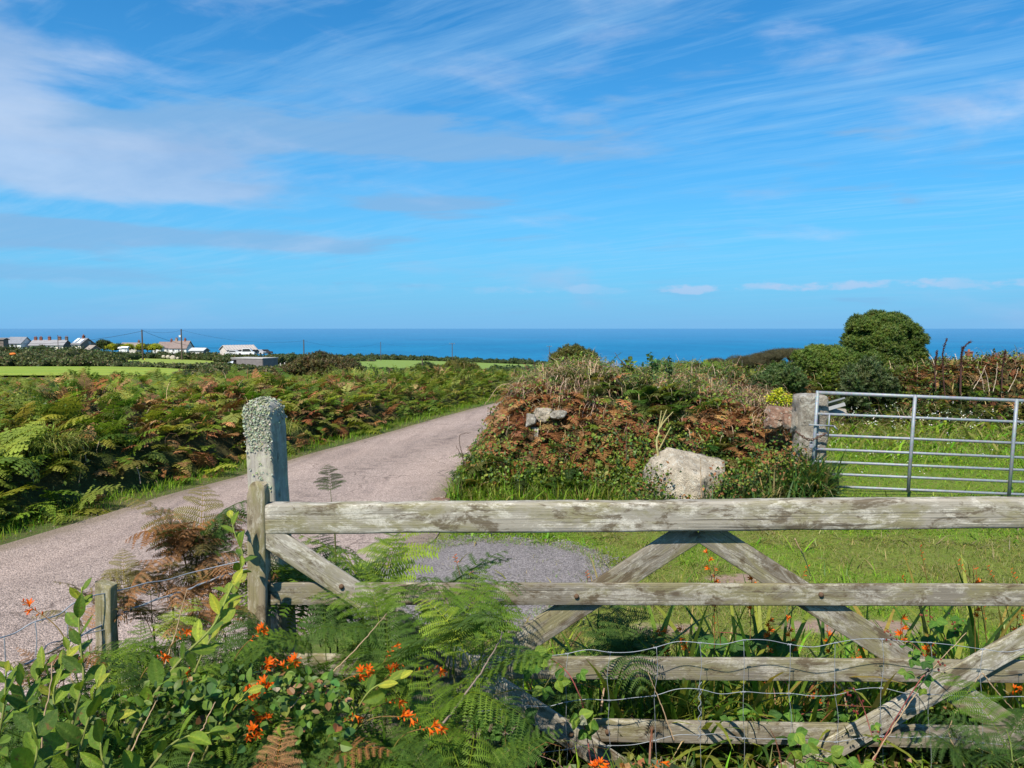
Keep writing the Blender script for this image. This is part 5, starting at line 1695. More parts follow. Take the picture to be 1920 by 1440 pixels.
def board(name, p0, p1, h, th, mat, parent, seed, off=0.0, nseg=70, rnd=.008, jit=.003, droop=0.0, iv=GI, chew=0.0):
    """plank from p0 to p1 (centre line of its front face), height h, thickness th going back; local x is the grain"""
    r = np.random.default_rng(seed)
    p0, p1 = np.array(p0, float), np.array(p1, float)
    L0 = np.linalg.norm(p1 - p0)
    ex = (p1 - p0) / L0
    ey = unit(np.array([0, 1, 0]) - ex * ex[1])
    ez = np.cross(ex, ey)
    k = rnd
    prof = np.array([[0 + k, -h / 2], [th - k, -h / 2], [th - k * .3, -h / 2 + k * .3], [th, -h / 2 + k], [th, h / 2 - k], [th - k * .3, h / 2 - k * .3], [th - k, h / 2], [k, h / 2], [k * .3, h / 2 - k * .3], [0, h / 2 - k], [0, h / 4], [0, 0], [0, -h / 4], [0, -h / 2 + k], [k * .3, -h / 2 + k * .3]])
    xs = np.linspace(0, L0, nseg)
    m = len(prof)
    X = np.repeat(xs[:, None], m, 1)
    Yv = np.repeat(prof[None, :, 0], nseg, 0)
    Zv = np.repeat(prof[None, :, 1], nseg, 0)
    q = np.stack([X.ravel(), Yv.ravel() * 9, Zv.ravel() * 9], 1)
    Yv = Yv + ((fbm(q, 3.5, seed) - .5) * jit * 2).reshape(nseg, m)
    Zv = Zv + ((fbm(q, 2.8, seed + 9) - .5) * jit * 2.4).reshape(nseg, m)
    wave = (fbm(np.stack([xs, xs * 0], 1), 1.3, seed + 4) - .5) * jit * 4
    Zv = Zv + wave[:, None]
    # worn top arris
    top = prof[:, 1] > h / 2 - k * 1.2
    Zv[:, top] -= (sstep(.55, .8, fbm(np.stack([xs, xs * 0 + seed], 1), 7, seed)) * chew)[:, None]
    mb = MB()
    P = np.stack([X, Yv, Zv], 2)
    P = np.concatenate([P, P[:, :1]], 1)
    mb.grid(P[:, ::-1])
    mb.F.append(np.array([list(range(m))]))
    mb.F.append(np.array([[(nseg - 1) * (m + 1) + j for j in range(m)][::-1]]))
    me = mb.mesh(name, mat, False)
    import bmesh
    bm = bmesh.new(); bm.from_mesh(me)
    bmesh.ops.remove_doubles(bm, verts=bm.verts, dist=1e-5)
    bmesh.ops.recalc_face_normals(bm, faces=bm.faces)
    bm.to_mesh(me); bm.free()
    for p_ in me.polygons:
        p_.use_smooth = len(p_.vertices) == 4
    M = Matrix(((ex[0], ey[0], ez[0], p0[0]), (ex[1], ey[1], ez[1], p0[1]), (ex[2], ey[2], ez[2], p0[2]), (0, 0, 0, 1)))
    return link(name, me, parent, iv @ M)

def gp_(px, py, dy=0.0):
    p = at(px, py, YG_)
    return np.array([p[0], p[1] + dy, p[2]])
sc = YG_ / F          # metres per photo pixel on the gate plane (nearly)
# top rail tapers slightly: a bigger piece
board('top_rail', gp_(497, 975.5), gp_(2160, 963), 57.5 * sc, .075, M_RAIL, gate, 1, nseg=150, rnd=.010, jit=.004, chew=.006)
board('rail', gp_(500, 1119, .029), gp_(2160, 1122, .029), 43 * sc, .024, M_RAIL_DULL, gate, 2, nseg=130, jit=.002, rnd=.005)
board('rail', gp_(500, 1253, .029), gp_(2160, 1269, .029), 44 * sc, .024, M_RAIL_DULL, gate, 3, nseg=130, jit=.002, rnd=.005)
board('rail', gp_(500, 1366, .029), gp_(2160, 1397, .029), 44 * sc, .024, M_RAIL_DULL, gate, 4, nseg=130, jit=.002, rnd=.005)
# braces in front of the rails (just below the top rail)
def brace(a, b, h, dy, seed, th=.022, mat=M_RAIL_DULL):
    board('brace', gp_(*a, dy), gp_(*b, dy), h * sc, th, mat, gate, seed, nseg=70, jit=.002, rnd=.004)
brace((470, 984), (1215, 1480), 46, .004, 5, mat=M_RAIL)
brace((1965, 1178), (1440, 1476), 47, .004, 6, mat=M_RAIL)
# braces behind the rails
brace((1312, 1000), (620, 1446), 50, .056, 7)
brace((1322, 1000), (2010, 1440), 50, .056, 8)
# stiles
def stile(px0, px1, pt, pb, seed, lab):
    p0 = gp_((px0 + px1) / 2, pb, -.006)
    p1 = gp_((px0 + px1) / 2 - 2, pt + 9, -.006)
    wv = (px1 - px0) * sc
    o = board('stile', p0, p1, wv, .085, M_STILE, gate, seed, nseg=60, rnd=.010, jit=.003)
    # rounded head
    me = o.data
    L0 = np.linalg.norm(p1 - p0)
    co = np.empty(len(me.vertices) * 3); me.vertices.foreach_get('co', co); co = co.reshape(-1, 3)
    zz = co[:, 2] / (wv / 2)
    f = sstep(L0 - .06, L0, co[:, 0])
    co[:, 0] += f * .020 * (1 - zz ** 2) - f * .006 * np.abs(zz) ** 3
    co[:, 2] *= 1 - .20 * f ** 2
    co[:, 1] = (co[:, 1] - .042) * (1 - .22 * f ** 2) + .042
    me.vertices.foreach_set('co', co.ravel()); me.update()
    return o
stile(464, 500, 902, 1425, 11, 'l')
stile(2158, 2192, 915, 1430, 12, 'r')
for (px, py, dy) in ((1082, 1122, .023), (1544, 1119, .023), (1071, 1377, -.002), (1140, 1378, .023), (1224, 1372, .023), (640, 1100, -.002)):
    m = MB()
    V, Fc = ICO2
    m.add(V * [.0105, .007, .0105], Fc)
    m.tube([(0, .012, 0), (0, -.002, 0)], [.012, .011], 8)
    o = m.build('bolt', M_BOLT, gate, True, GI @ Matrix.Translation(Vector(gp_(px, py, dy))))

# ------------------------------------------------------------------ lichened gatepost behind it
def lumpy_post(name, w, d, h, mat, seed, dome, rough, nz=48, parent=None, M=None, lean=(0, 0), roundc=.15):
    k = 9
    per = []
    for i in range(4):
        for j in range(k):
            per.append((i, j / k))
    ang = []
    P = []
    for (i, f) in per:
        c = [(-1, -1), (1, -1), (1, 1), (-1, 1)]
        a, b = np.array(c[i]), np.array(c[(i + 1) % 4])
        q = a + (b - a) * f
        # round the corners
        q = q / (np.abs(q[0]) ** (1 / roundc) + np.abs(q[1]) ** (1 / roundc)) ** roundc
        P.append(q)
    P = np.array(P)
    rows = []
    zs = np.concatenate([np.linspace(0, h - dome, nz), h - dome + dome * np.sin(np.linspace(.15, 1, 9) * PI / 2)])
    for z in zs:
        u = max(0.0, (z - (h - dome)) / dome)
        s = math.sqrt(max(0.0, 1 - u ** 2.6)) if u > 0 else 1
        s = max(s, .04)
        rows.append(np.concatenate([P * [w / 2, d / 2] * s + np.array(lean) * z, np.full((len(P), 1), z)], 1))
    G_ = np.array(rows)
    q = G_.reshape(-1, 3)
    c = q * [0, 0, 1] + np.array([lean[0], lean[1], 0]) * q[:, 2:3]
    n = unit(q - c)
    q = q + n * ((fbm(q, 7, seed) - .5) * rough * 2 + (fbm(q, 22, seed + 3) - .5) * rough * .7)[:, None]
    G_ = q.reshape(G_.shape)
    G_ = np.concatenate([G_, G_[:, :1]], 1)
    mb = MB()
    mb.grid(G_.transpose(1, 0, 2))
    V = mb.V[0]
    mb.F.append(np.array([[(len(per) + 1 - 1 - j) * len(zs) + len(zs) - 1 for j in range(len(per))][::-1]]))
    o = mb.build(name, mat, parent, True, M)
    return o
pb = at(515, 950, 3.92)
pt = at(508, 746, 3.92)
post_h = pt[2]
gpost = thing('gate_post', 'thick square timber gatepost with a rounded head crusted in pale green lichen', 'gatepost', (pb[0] + .012, 3.92, 0), R(-16))
# the post's own grain runs up, so it is modelled lying along x and stood up
def stand_post():
    w = .145
    k = 8
    P = []
    for i in range(4):
        c = [(-1, -1), (1, -1), (1, 1), (-1, 1)]
        for j in range(k):
            a, b = np.array(c[i]), np.array(c[(i + 1) % 4])
            q = a + (b - a) * j / k
            q = q / (np.abs(q[0]) ** 14 + np.abs(q[1]) ** 14) ** (1 / 14)
            P.append(q)
    P = np.array(P)
    dome = .075
    zs = np.concatenate([np.linspace(-.1, post_h - dome, 60), post_h - dome + dome * np.sin(np.linspace(.12, 1, 10) * PI / 2)])
    rows = []
    for z in zs:
        u = max(0.0, (z - (post_h - dome)) / dome)
        s = max(.05, (1 - u ** 2.2) ** .5) if u > 0 else 1
        s *= 1.06 - .06 * z / post_h
        rows.append(np.stack([np.full(len(P), z), P[:, 0] * w / 2 * s, P[:, 1] * w / 2 * s], 1))
    Gd = np.array(rows)
    q = Gd.reshape(-1, 3)
    n = unit(q * [0, 1, 1])
    q = q + n * ((fbm(q, 6, 5) - .5) * .010 + (fbm(q * [.3, 1, 1], 40, 6) - .5) * .004)[:, None]
    Gd = q.reshape(Gd.shape)
    Gd = np.concatenate([Gd, Gd[:, :1]], 1)
    mb = MB(); mb.grid(Gd.transpose(1, 0, 2))
    # local x (grain) points up; local y -> world -... ; proper rotation
    M = Matrix(((0, 1, 0, 0), (0, 0, 1, 0), (1, 0, 0, 0), (0, 0, 0, 1)))
    o = mb.build('post', M_POST, gpost, True, M)
    return w
w_ = stand_post()
gpost.rotation_euler = (0, R(-2.0), R(-16))
# lichen: many little cupped scales over the head and down the lit face
mb = MB()
n = 7000
z = post_h - rng.uniform(0, 1, n) ** 1.15 * .62
side = rng.choice(4, n, p=[.52, .16, .12, .20])
a = rng.uniform(-.5, .5, n) * w_
x = np.select([side == 0, side == 1, side == 2, side == 3], [a, np.full(n, w_ / 2), a, np.full(n, -w_ / 2)])
y = np.select([side == 0, side == 1, side == 2, side == 3], [np.full(n, -w_ / 2), a, np.full(n, w_ / 2), a])
nn = np.stack([np.select([side == 1, side == 3], [1, -1], 0), np.select([side == 0, side == 2], [-1, 1], 0), np.zeros(n)], 1).astype(float)
dome = .075
u = np.clip((z - (post_h - dome)) / dome, 0, 1)
s = np.sqrt(np.clip(1 - u ** 2.2, 0, 1))
P = np.stack([x * s, y * s, z], 1)
nn = unit(nn * (1 - u)[:, None] + np.array([0, 0, 1]) * u[:, None] * 1.3 + P * [6, 6, 0] * u[:, None])
dens = np.clip(1.1 - (post_h - z) / np.where(side == 0, .24 + .40 * (a / w_ + .5), .13), 0, 1) * sstep(.40, .52, fbm(P, 16, 8, 4) + .16 * (post_h - z < .22) * (side == 0))
m = rng.uniform(0, 1, n) < dens
P, nn = P[m], nn[m]
scale_t = leaf(2, 1, .5, -.25, .55, .5, .3)
M = leaf_orient(nn, .28) * rng.uniform(.004, .012, len(P))[:, None, None]
mb.scatter(scale_t, M, P + nn * rng.uniform(-.001, .004, (len(P), 1)), pick(len(P), [(.36, .39, .29), (.42, .45, .34), (.32, .36, .28), (.29, .32, .20), (.45, .46, .38)], .10))
mb.build('lichen_crust', M_DRY, gpost)

# ------------------------------------------------------------------ galvanised field gate
D_ = 9.2
tl = at(1526, 736, D_)
mg = thing('metal_gate', 'galvanised steel field gate of seven bars, closed against the stone gatepost', 'gate', (tl[0], tl[1], tl[2] - 1.12))
mg.rotation_euler = (0, R(2.2), R(-1.5))
TOPZ = 1.12
zz = [0, .245, .49, .655, .80, .94, 1.085]
def gtube(name, a, b, r, n=12):
    m = MB()
    m.tube([a, np.array(a) * .5 + np.array(b) * .5, b], r, n)
    # local x along the tube keeps the zinc pattern varied
    return m.build(name, M_GALV, mg, True)
for k, z_ in enumerate(zz):
    gtube('bar', (.0, 0, TOPZ - z_), (3.6, 0, TOPZ - z_), .0205 if k in (0,) else .0155)
for x_ in (0, 1.1, 2.25, 3.6):
    gtube('stile', (x_, -.028 if x_ not in (0, 3.6) else 0, TOPZ + .022), (x_, -.028 if x_ not in (0, 3.6) else 0, .01), .0195)
m = MB()
for (a, b, c) in (((-.085, -.03, .745), (.20, -.03, .745), (.225, -.035, .70)),):
    m.tube([a, b], .009, 8); m.tube([b, (.245, -.03, .70)], .009, 8)
m.tube([(.145, -.02, TOPZ - .245), (.145, -.02, TOPZ - .49)], .009, 8)
m.build('latch', M_GALV, mg, True)

def torus_link(c, d, up, L0, wd, r):
    """one chain link: oval ring"""
    d, up = unit(d), unit(up)
    a = np.linspace(0, 2 * PI, 15)[:-1]
    pts = [c + d * (L0 / 2) * math.cos(x) + up * (wd / 2) * math.sin(x) for x in a]
    return pts
chain = thing('chain', 'rusty steel chain looped round the stone gatepost and the end of the metal gate', 'chain', at(1522, 828, 9.1))
pts = smooth_curve([at(1491, 808, 9.20), at(1500, 815, 9.10), at(1520, 825, 9.08), at(1534, 820, 9.10), at(1549, 812, 9.16)], 18)
m = MB()
for k in range(17):
    c = (pts[k] + pts[k + 1]) / 2
    d = pts[k + 1] - pts[k]
    up = np.array([0, .2, 1]) if k % 2 else np.array([0, 1, -.2])
    ring = torus_link(c, d, up, np.linalg.norm(d) * 1.5, .026, .005)
    m.tube(ring + [ring[0]], .0052, 6, cap=False)
m.build('link', M_RUST, chain, True, Matrix.Translation(-chain.location))
pl = thing('padlock', 'small grey padlock hanging from the rusty chain', 'padlock', at(1521, 831, 9.06))
m = MB(); m.box((0, 0, -.032), (.042, .02, .046)); o = m.build('body', M_GALV, pl)
o.modifiers.new('bevel', 'BEVEL').width = .004
m = MB(); m.tube([(-.013, 0, -.012)] + [(.013 * -math.cos(a), 0, .008 + .014 * math.sin(a)) for a in np.linspace(0, PI, 8)] + [(.013, 0, -.012)], .0035, 6); m.build('shackle', M_GALV, pl, True)

# ------------------------------------------------------------------ stones
def rock(name, label, cat, c, size, seed, mat, rot=0, planes=14, parent=None, sharp=.06, group=None):
    r = np.random.default_rng(seed)
    V, Fc = ICO5
    if isinstance(planes, list):
        n = np.array([p[0] for p in planes], float); h = np.array([p[1] for p in planes])
    else:
        n = unit(r.normal(0, 1, (planes, 3)))
        n = np.concatenate([n, [[0, 0, 1], [0, -1, .15], [1, -.2, 0], [-1, -.1, .1], [0, 0, -1], [0, 1, 0]]])
        h = r.uniform(.72, 1.0, len(n))
    dots = V @ unit(n).T
    rad = np.where(dots > .05, h / np.maximum(dots, .05), 9)
    # soft minimum keeps worn edges
    k = 34 if not isinstance(planes, list) else 420
    rr = -np.log(np.exp(-k * np.clip(rad, 0, 3)).sum(1)) / k
    P = V * rr[:, None]
    P = P * (1 + (fbm(P, 2.0, seed) - .5)[:, None] * sharp * 4 + (fbm(P, 7, seed + 2) - .5)[:, None] * sharp * 1.3)
    P = P * np.array(size) / 2
    m = MB(); m.add(P, Fc)
    o = m.build(name, mat, None, True)
    o.location = tuple(float(v) for v in c)
    o.rotation_euler = (0, 0, 0) if isinstance(planes, list) else (r.uniform(-.15, .15), r.uniform(-.1, .1), rot)
    return tag(o, label, cat, group)

# stone gatepost: a rough granite slab on end
sp = thing('stone_gatepost', 'rough squared granite gatepost between the bank and the metal gate', 'gatepost', at(1518, 735, 9.50) * [1, 1, 0])
hgt = at(1518, 737, 9.50)[2]
lumpy_post('post', .345, .30, hgt, M_GRANITE, 4, .05, .030, parent=sp, lean=(.004, 0), roundc=.10)
rock('wall_stone', 'narrow upright grey stone wedged against the left of the stone gatepost', 'stone', at(1489, 790, 9.5), (.10, .16, .30), 3, M_GRANITE)
rock('wall_stone', 'small rounded brown stone left of the narrow upright one', 'stone', at(1475, 790, 9.55), (.10, .15, .20), 5, M_REDSTONE)
rock('wall_stone', 'long reddish flat stone laid on the end of the bank', 'stone', at(1462, 772, 9.75), (.34, .34, .17), 6, M_REDSTONE, .2)
rock('wall_stone', 'dull pinkish stone under the reddish flat one', 'stone', at(1450, 792, 9.7), (.26, .3, .2), 8, M_REDSTONE, -.2)
# the boulder keeps the outline it shows to the lane: (px, py) corners, clockwise from the left
_bc = at(1288, 905, 9.4)
_poly = [(1222, 918), (1240, 878), (1266, 862), (1362, 884), (1336, 965), (1226, 968)]
_q = np.array([[at(px, py, 9.4)[0] - _bc[0], at(px, py, 9.4)[2] - _bc[2]] for px, py in _poly])
_pl = []
for k in range(len(_q)):
    a, b = _q[k], _q[(k + 1) % len(_q)]
    n = unit(np.array([-(b - a)[1], (b - a)[0]]))
    if n @ ((a + b) / 2) < 0:
        n = -n
    tl_ = (-.35 if n[1] > .3 else -.1)
    v = np.array([n[0], tl_, n[1]])
    _pl.append((tuple(v), float(n @ ((a + b) / 2)) / float(np.linalg.norm(v))))
_pl += [((-.28, -1, .34), .225), ((.75, -1, .15), .27), ((.1, -.55, .85), .225), ((0, 1, .1), .35), ((-.8, -.7, -.1), .31)]
rock('boulder', 'big pale angular boulder lying at the foot of the bank', 'boulder', _bc, (2, 2, 2), 21, M_BOULDER, 0, _pl, sharp=.03)
rock('wall_stone', 'square pale lichened stone, upper one showing in the left end of the bank', 'stone', at(1019, 778, 10.5), (.28, .28, .19), 12, M_BOULDER, .3)
rock('wall_stone', 'grey stone just right of the square pale one in the bank', 'stone', at(1048, 777, 10.4), (.24, .26, .15), 13, M_GRANITE, -.2)
rock('wall_stone', 'small grey stone at the left of the square pale one', 'stone', at(995, 788, 10.3), (.14, .2, .18), 14, M_GRANITE)
rock('wall_stone', 'lower pale stone half hidden by leaves below the square one', 'stone', at(1000, 815, 10.35), (.13, .2, .2), 15, M_BOULDER, .4)
rock('wall_stone', 'tiny pale stone near the top of the bank', 'stone', at(1235, 729, 10.9), (.10, .1, .08), 16, M_BOULDER)
rock('kerb_stone', 'flat brown stone at the edge of the gravel on the lane', 'stone', on_ground(822, 942) + [0, .1, .0], (.3, .2, .06), 17, M_REDSTONE)

# sloping grey sheet and pale slab behind the stone post
t = thing('metal_sheet', 'small sloping grey metal sheet propped up behind the stone gatepost', 'metal sheet', at(1553, 757, 11.5))
m = MB()
rr_ = np.array(Matrix.Rotation(R(-20), 3, 'X') @ Matrix.Rotation(R(-16), 3, 'Y'))
m.box((.03, 0, 0), (.30, .36, .022), rr_, (.16, .17, .18)); m.build('sheet', M_PAINT, t)
m = MB(); m.box((.03, -.17, -.03), (.30, .02, .05), rr_, (.26, .26, .26)); m.build('lip', M_PAINT, t)
m = MB(); m.box((-.08, .05, -.62), (.05, .05, 1.1), None, (.15, .12, .1)); m.build('leg', M_PAINT, t)
rock('stone_slab', 'flat pale slab on the ground behind the stone gatepost', 'stone', at(1562, 772, 11.6) * [1, 1, 1], (.5, .3, .05), 19, M_BOULDER)

# ------------------------------------------------------------------ wire netting over the gate
YN = 3.30
net = thing('wire_netting', 'sagging sheep netting stretched across the lower bars of the wooden gate', 'wire netting', (0, YN, 0))
NI = Matrix.Translation((0, -YN, 0))
H1 = [(880, 1240), (930, 1233), (1000, 1232), (1060, 1226), (1105, 1218), (1143, 1223), (1190, 1222), (1228, 1214), (1270, 1203), (1312, 1205), (1355, 1208), (1395, 1200), (1438, 1200), (1480, 1208), (1525, 1213), (1567, 1205), (1612, 1198), (1653, 1198), (1700, 1203), (1743, 1205), (1790, 1210), (1842, 1217), (1895, 1222), (1935, 1213), (2010, 1216)]
H2 = [(880, 1338), (899, 1334), (940, 1330), (981, 1323), (1025, 1325), (1063, 1316), (1105, 1311), (1143, 1313), (1190, 1308), (1228, 1304), (1270, 1292), (1310, 1292), (1350, 1301), (1395, 1297), (1438, 1300), (1480, 1300), (1525, 1305), (1567, 1303), (1612, 1292), (1653, 1290), (1700, 1300), (1743, 1302), (1795, 1305), (1842, 1309), (1900, 1306), (2010, 1312)]
H3 = [(960, 1416), (981, 1414), (1025, 1410), (1063, 1405), (1105, 1397), (1143, 1398), (1190, 1396), (1228, 1388), (1270, 1378), (1312, 1378), (1335, 1376), (1395, 1384), (1480, 1386), (1525, 1388), (1567, 1391), (1612, 1384), (1653, 1380), (1700, 1383), (1743, 1381), (1842, 1393), (1910, 1398), (2010, 1404)]
def wire3(pts, rad, name, seed, d=YN):
    r = np.random.default_rng(seed)
    Q = np.array([at(px, py, d + .010 * math.sin(px * .031 + seed)) for px, py in pts])
    C = smooth_curve(Q, len(pts) * 5)
    m = MB(); m.tube(C, rad, 6)
    return m.build(name, M_WIRE, net, True, NI)
for k, h in enumerate((H1, H2, H3)):
    wire3(h, .00135, 'line_wire', k)
def yat(H, x):
    return float(np.interp(x, [p[0] for p in H], [p[1] for p in H]))
for k, x in enumerate((899, 981, 1063, 1143, 1228, 1312, 1395, 1480, 1567, 1653, 1743, 1842, 1925)):
    r = np.random.default_rng(k)
    w1, w2 = r.uniform(-7, 7, 2)
    y1, y2, y3 = yat(H1, x), yat(H2, x), yat(H3, x)
    P = [(x + r.uniform(-3, 3), y1), (x + w1 * .8, y1 + (y2 - y1) * .5), (x - 1, y2), (x + w2 * .7, (y2 + y3) / 2), (x + 1, y3), (x + w1 * .5, y3 + 50), (x + w2, y3 + 110)]
    wire3(P, .0011, 'stay_wire', 20 + k, YN - .003)
    for y_ in (y1, y2, y3):
        m = MB()
        c = at(x - 1 if y_ == y2 else x, y_, YN - .001)
        m.tube([c + np.array([.009 * s, -.002, .004 * math.sin(s * 9)]) for s in np.linspace(-1, 1, 9)], .0020, 6)
        m.build('knot', M_WIRE, net, True, NI)
# twisted loose end on the third stay
m = MB(); c = at(1312, 1292, YN - .008)
m.tube([c + np.array([.006 * math.sin(s * 30), -.004, -.22 * s]) for s in np.linspace(-.15, 1, 40)], .0016, 5); m.build('loose_end', M_WIRE, net, True, NI)

# ------------------------------------------------------------------ small wire fence at the left
wf = thing('wire_fence', 'low wire fence with a short split wooden stake along the near edge of the lane', 'fence', at(200, 1250, 2.95))
WI = Matrix.Translation(-wf.location)
p0, p1 = at(196, 1420, 2.95), at(191, 1094, 2.95)
o = board('stake', p0, p1, 31 * 2.95 / F, .055, M_STILE, wf, 33, nseg=50, rnd=.006, jit=.005, iv=WI)
me = o.data
co = np.empty(len(me.vertices) * 3); me.vertices.foreach_get('co', co); co = co.reshape(-1, 3)
L0 = np.linalg.norm(p1 - p0)
f = sstep(L0 - .05, L0, co[:, 0])
co[:, 0] += f * (co[:, 2] * .35 - .01 + .01 * np.sin(co[:, 1] * 120))
me.vertices.foreach_set('co', co.ravel()); me.update()
def fence_wire(pts, rad, name='line_wire', twist=False):
    C = smooth_curve([at(px, py, d) for px, py, d in pts], len(pts) * 8)
    m = MB(); m.tube(C, rad, 6)
    if twist:
        q = C + np.stack([np.zeros(len(C)), .004 * np.sin(np.arange(len(C)) * .9), .004 * np.cos(np.arange(len(C)) * .9)], 1)
        m.tube(q, rad * .8, 5)
    return m.build(name, M_WIRE, wf, True, WI)
fence_wire([(-90, 1216, 2.5), (0, 1196, 2.6), (30, 1186, 2.66), (60, 1168, 2.7), (90, 1159, 2.75), (112, 1151, 2.8), (140, 1130, 2.85), (170, 1118, 2.9), (200, 1112, 2.96), (240, 1103, 3.05), (275, 1093, 3.12), (310, 1088, 3.2), (350, 1076, 3.3), (400, 1064, 3.38), (470, 1048, 3.45)], .0024)
fence_wire([(-90, 1312, 2.5), (0, 1272, 2.6), (50, 1244, 2.68), (95, 1222, 2.76), (140, 1198, 2.84), (190, 1172, 2.95), (225, 1152, 3.03), (300, 1122, 3.15), (350, 1106, 3.25), (400, 1086, 3.35), (470, 1065, 3.45)], .0028, twist=True)
fence_wire([(80, 1226, 2.74), (86, 1212, 2.75), (120, 1200, 2.80), (145, 1192, 2.85), (200, 1180, 2.96)], .0018)
for (x, a, b) in ((8, 1194, 1330), (66, 1166, 1228), (124, 1146, 1208)):
    fence_wire([(x, a, 2.62 + x * .0012), (x + 3, (a + b) / 2, 2.62 + x * .0012), (x + 1, b, 2.62 + x * .0012)], .0018, 'stay_wire')
# ------------------------------------------------------------------ foreground plants
def frond_meshes(temps, cols, mat, nm='frond'):
    out = []
    for T in temps:
        for c in cols:
            mb = MB()
            mb.scatter(T, np.eye(3)[None], np.zeros((1, 3)), np.array([c]))
            out.append(mb.mesh(nm, mat))
    return out
FG = frond_meshes(FR_HI, [(.095, .175, .020), (.13, .215, .024), (.07, .135, .022)], M_FERN)
FY = frond_meshes(FR_HI[:2], [(.24, .33, .04), (.20, .32, .035)], M_FERN)
FB = frond_meshes(FR_HI, [(.20, .095, .04), (.26, .14, .07), (.15, .13, .05)], M_DRY)
FD = frond_meshes(FR_HI[:3], [(.055, .11, .024), (.07, .13, .03)], M_FERN)

def fern(px, py, d, h, nf, meshes, label, group=None, tilt=(.1, .55), yaw0=None, yspread=PI, seed=None, name='fern', cat='fern'):
    """fern whose crown top shows near (px, py) at depth d"""
    r = np.random.default_rng(int(px * 7 + py * 13 + d * 100))
    top = at(px, py, d)
    fl = max(.20, h * .92)
    zg = gz(top[0], d)
    z0 = max(zg + .02, top[2] - fl * .62)
    t = thing(name, label, cat, (top[0], d, zg), 0, group)
    if z0 - zg > .06:
        m = MB(); m.tube([(0, 0, -.03), (.01, 0, (z0 - zg) * .6), (0, 0, z0 - zg + .02)], [.006, .005, .004], 5, (.10, .11, .03)); m.build('stem', M_STEM, t)
    for k in range(nf):
        yaw = (r.uniform(0, 2 * PI) if yaw0 is None else yaw0 + r.uniform(-yspread, yspread))
        sc_ = fl * r.uniform(.78, 1.2)
        M = Matrix.Translation((r.normal(0, .03), r.normal(0, .03), z0 - zg)) @ Matrix.Rotation(yaw, 4, 'Z') @ Matrix.Rotation(r.uniform(*tilt), 4, 'Y') @ Matrix.Rotation(r.normal(0, .12), 4, 'X') @ Matrix.Scale(sc_, 4)
        link('frond', meshes[r.integers(len(meshes))], t, M)
    return t

gF = 'green ferns in front of the wooden gate'
LF = 'green bracken fern growing in the bank in front of the wooden gate'
# big arching ferns in the middle: (px, py of the crown, depth, height, fronds)
for (px, py, d, h, nf, ms, lab, grp) in [
    (715, 1095, 3.12, .45, 6, FG + FY[:2], 'bright fern overlapping the second rail just right of the left brace', None),
    (850, 1105, 3.05, .58, 7, FG + FD, 'large arching fern covering the left part of the second rail', None),
    (885, 1150, 2.95, .52, 6, FG + FY[:1], 'large fern with long drooping fronds beside the crossing of the braces', None),
    (610, 1165, 3.05, .45, 6, FD + FG, LF, gF), (545, 1180, 3.1, .42, 5, FD, LF, gF), (760, 1170, 2.95, .6, 5, FG, LF, gF), (700, 1200, 2.85, .6, 5, FD + FG, LF, gF),
    (820, 1225, 2.75, .55, 5, FG, LF, gF), (600, 1230, 2.75, .5, 4, FD + FG, LF, gF), (520, 1250, 2.75, .45, 4, FD + FG, LF, gF),
    (430, 1260, 2.65, .5, 4, FG, LF, gF), (350, 1290, 2.45, .5, 5, FG + FD, LF, gF), (280, 1320, 2.35, .45, 5, FD + FG, LF, gF), (640, 1330, 2.45, .45, 5, FG + FY[:1], LF, gF),
    (740, 1350, 2.4, .45, 5, FG, LF, gF), (850, 1360, 2.45, .45, 5, FG + FY[:1], LF, gF), (880, 1410, 2.45, .36, 4, FG, LF, gF), (550, 1370, 2.3, .45, 5, FG + FB[:2], LF, gF),
    (450, 1380, 2.25, .45, 5, FG, LF, gF), (370, 1400, 2.15, .4, 4, FG + FD, LF, gF), (200, 1370, 2.3, .45, 5, FD, LF, gF), (120, 1330, 2.4, .4, 5, FG + FD, LF, gF), (40, 1320, 2.4, .4, 4, FD, LF, gF),
    (680, 1400, 2.2, .4, 5, FG + FY[:1], LF, gF), (800, 1420, 2.2, .4, 5, FG, LF, gF),
    (265, 1130, 2.95, .5, 4, FG + FY[:2], 'yellow green fern beside the split stake of the wire fence', None),
    (300, 1165, 2.85, .5, 4, FG + FY, 'pale fern just right of the stake, below the fence wires', None),
    (240, 1215, 2.7, .4, 4, FD + FG, LF, gF), (330, 1225, 2.65, .4, 4, FG, LF, gF), (150, 1270, 2.5, .3, 3, FD, LF, gF),
    (430, 1190, 2.95, .5, 5, FD + FG, LF, gF), (400, 1220, 2.8, .5, 5, FG, LF, gF), (380, 1170, 2.95, .5, 5, FG + FD, LF, gF), (460, 1215, 2.9, .5, 4, FG, LF, gF), (490, 1180, 3.0, .5, 4, FD, LF, gF),
    (110, 1290, 2.5, .36, 5, FG + FD, LF, gF), (190, 1300, 2.45, .36, 5, FG, LF, gF), (260, 1275, 2.5, .38, 5, FG + FD, LF, gF), (330, 1330, 2.3, .36, 5, FG, LF, gF), (410, 1320, 2.4, .38, 5, FD + FG, LF, gF), (490, 1310, 2.45, .36, 5, FG, LF, gF), (570, 1300, 2.5, .38, 5, FD + FG, LF, gF), (230, 1400, 2.05, .34, 5, FG, LF, gF), (300, 1420, 2.0, .32, 5, FD + FG, LF, gF), (600, 1420, 2.15, .34, 5, FG, LF, gF),
    (1880, 1290, 2.95, .5, 4, FD + FG[:2], 'dark fern in front of the gate at the right edge of the frame', None),
    (1850, 1370, 2.8, .4, 4, FD, 'low dark fern below the other one at the right edge', None),
    (1930, 1360, 2.7, .45, 4, FD, 'dark fern half out of the frame at the lower right corner', None)]:
    fern(px, py, d, h, nf, ms, lab, grp)
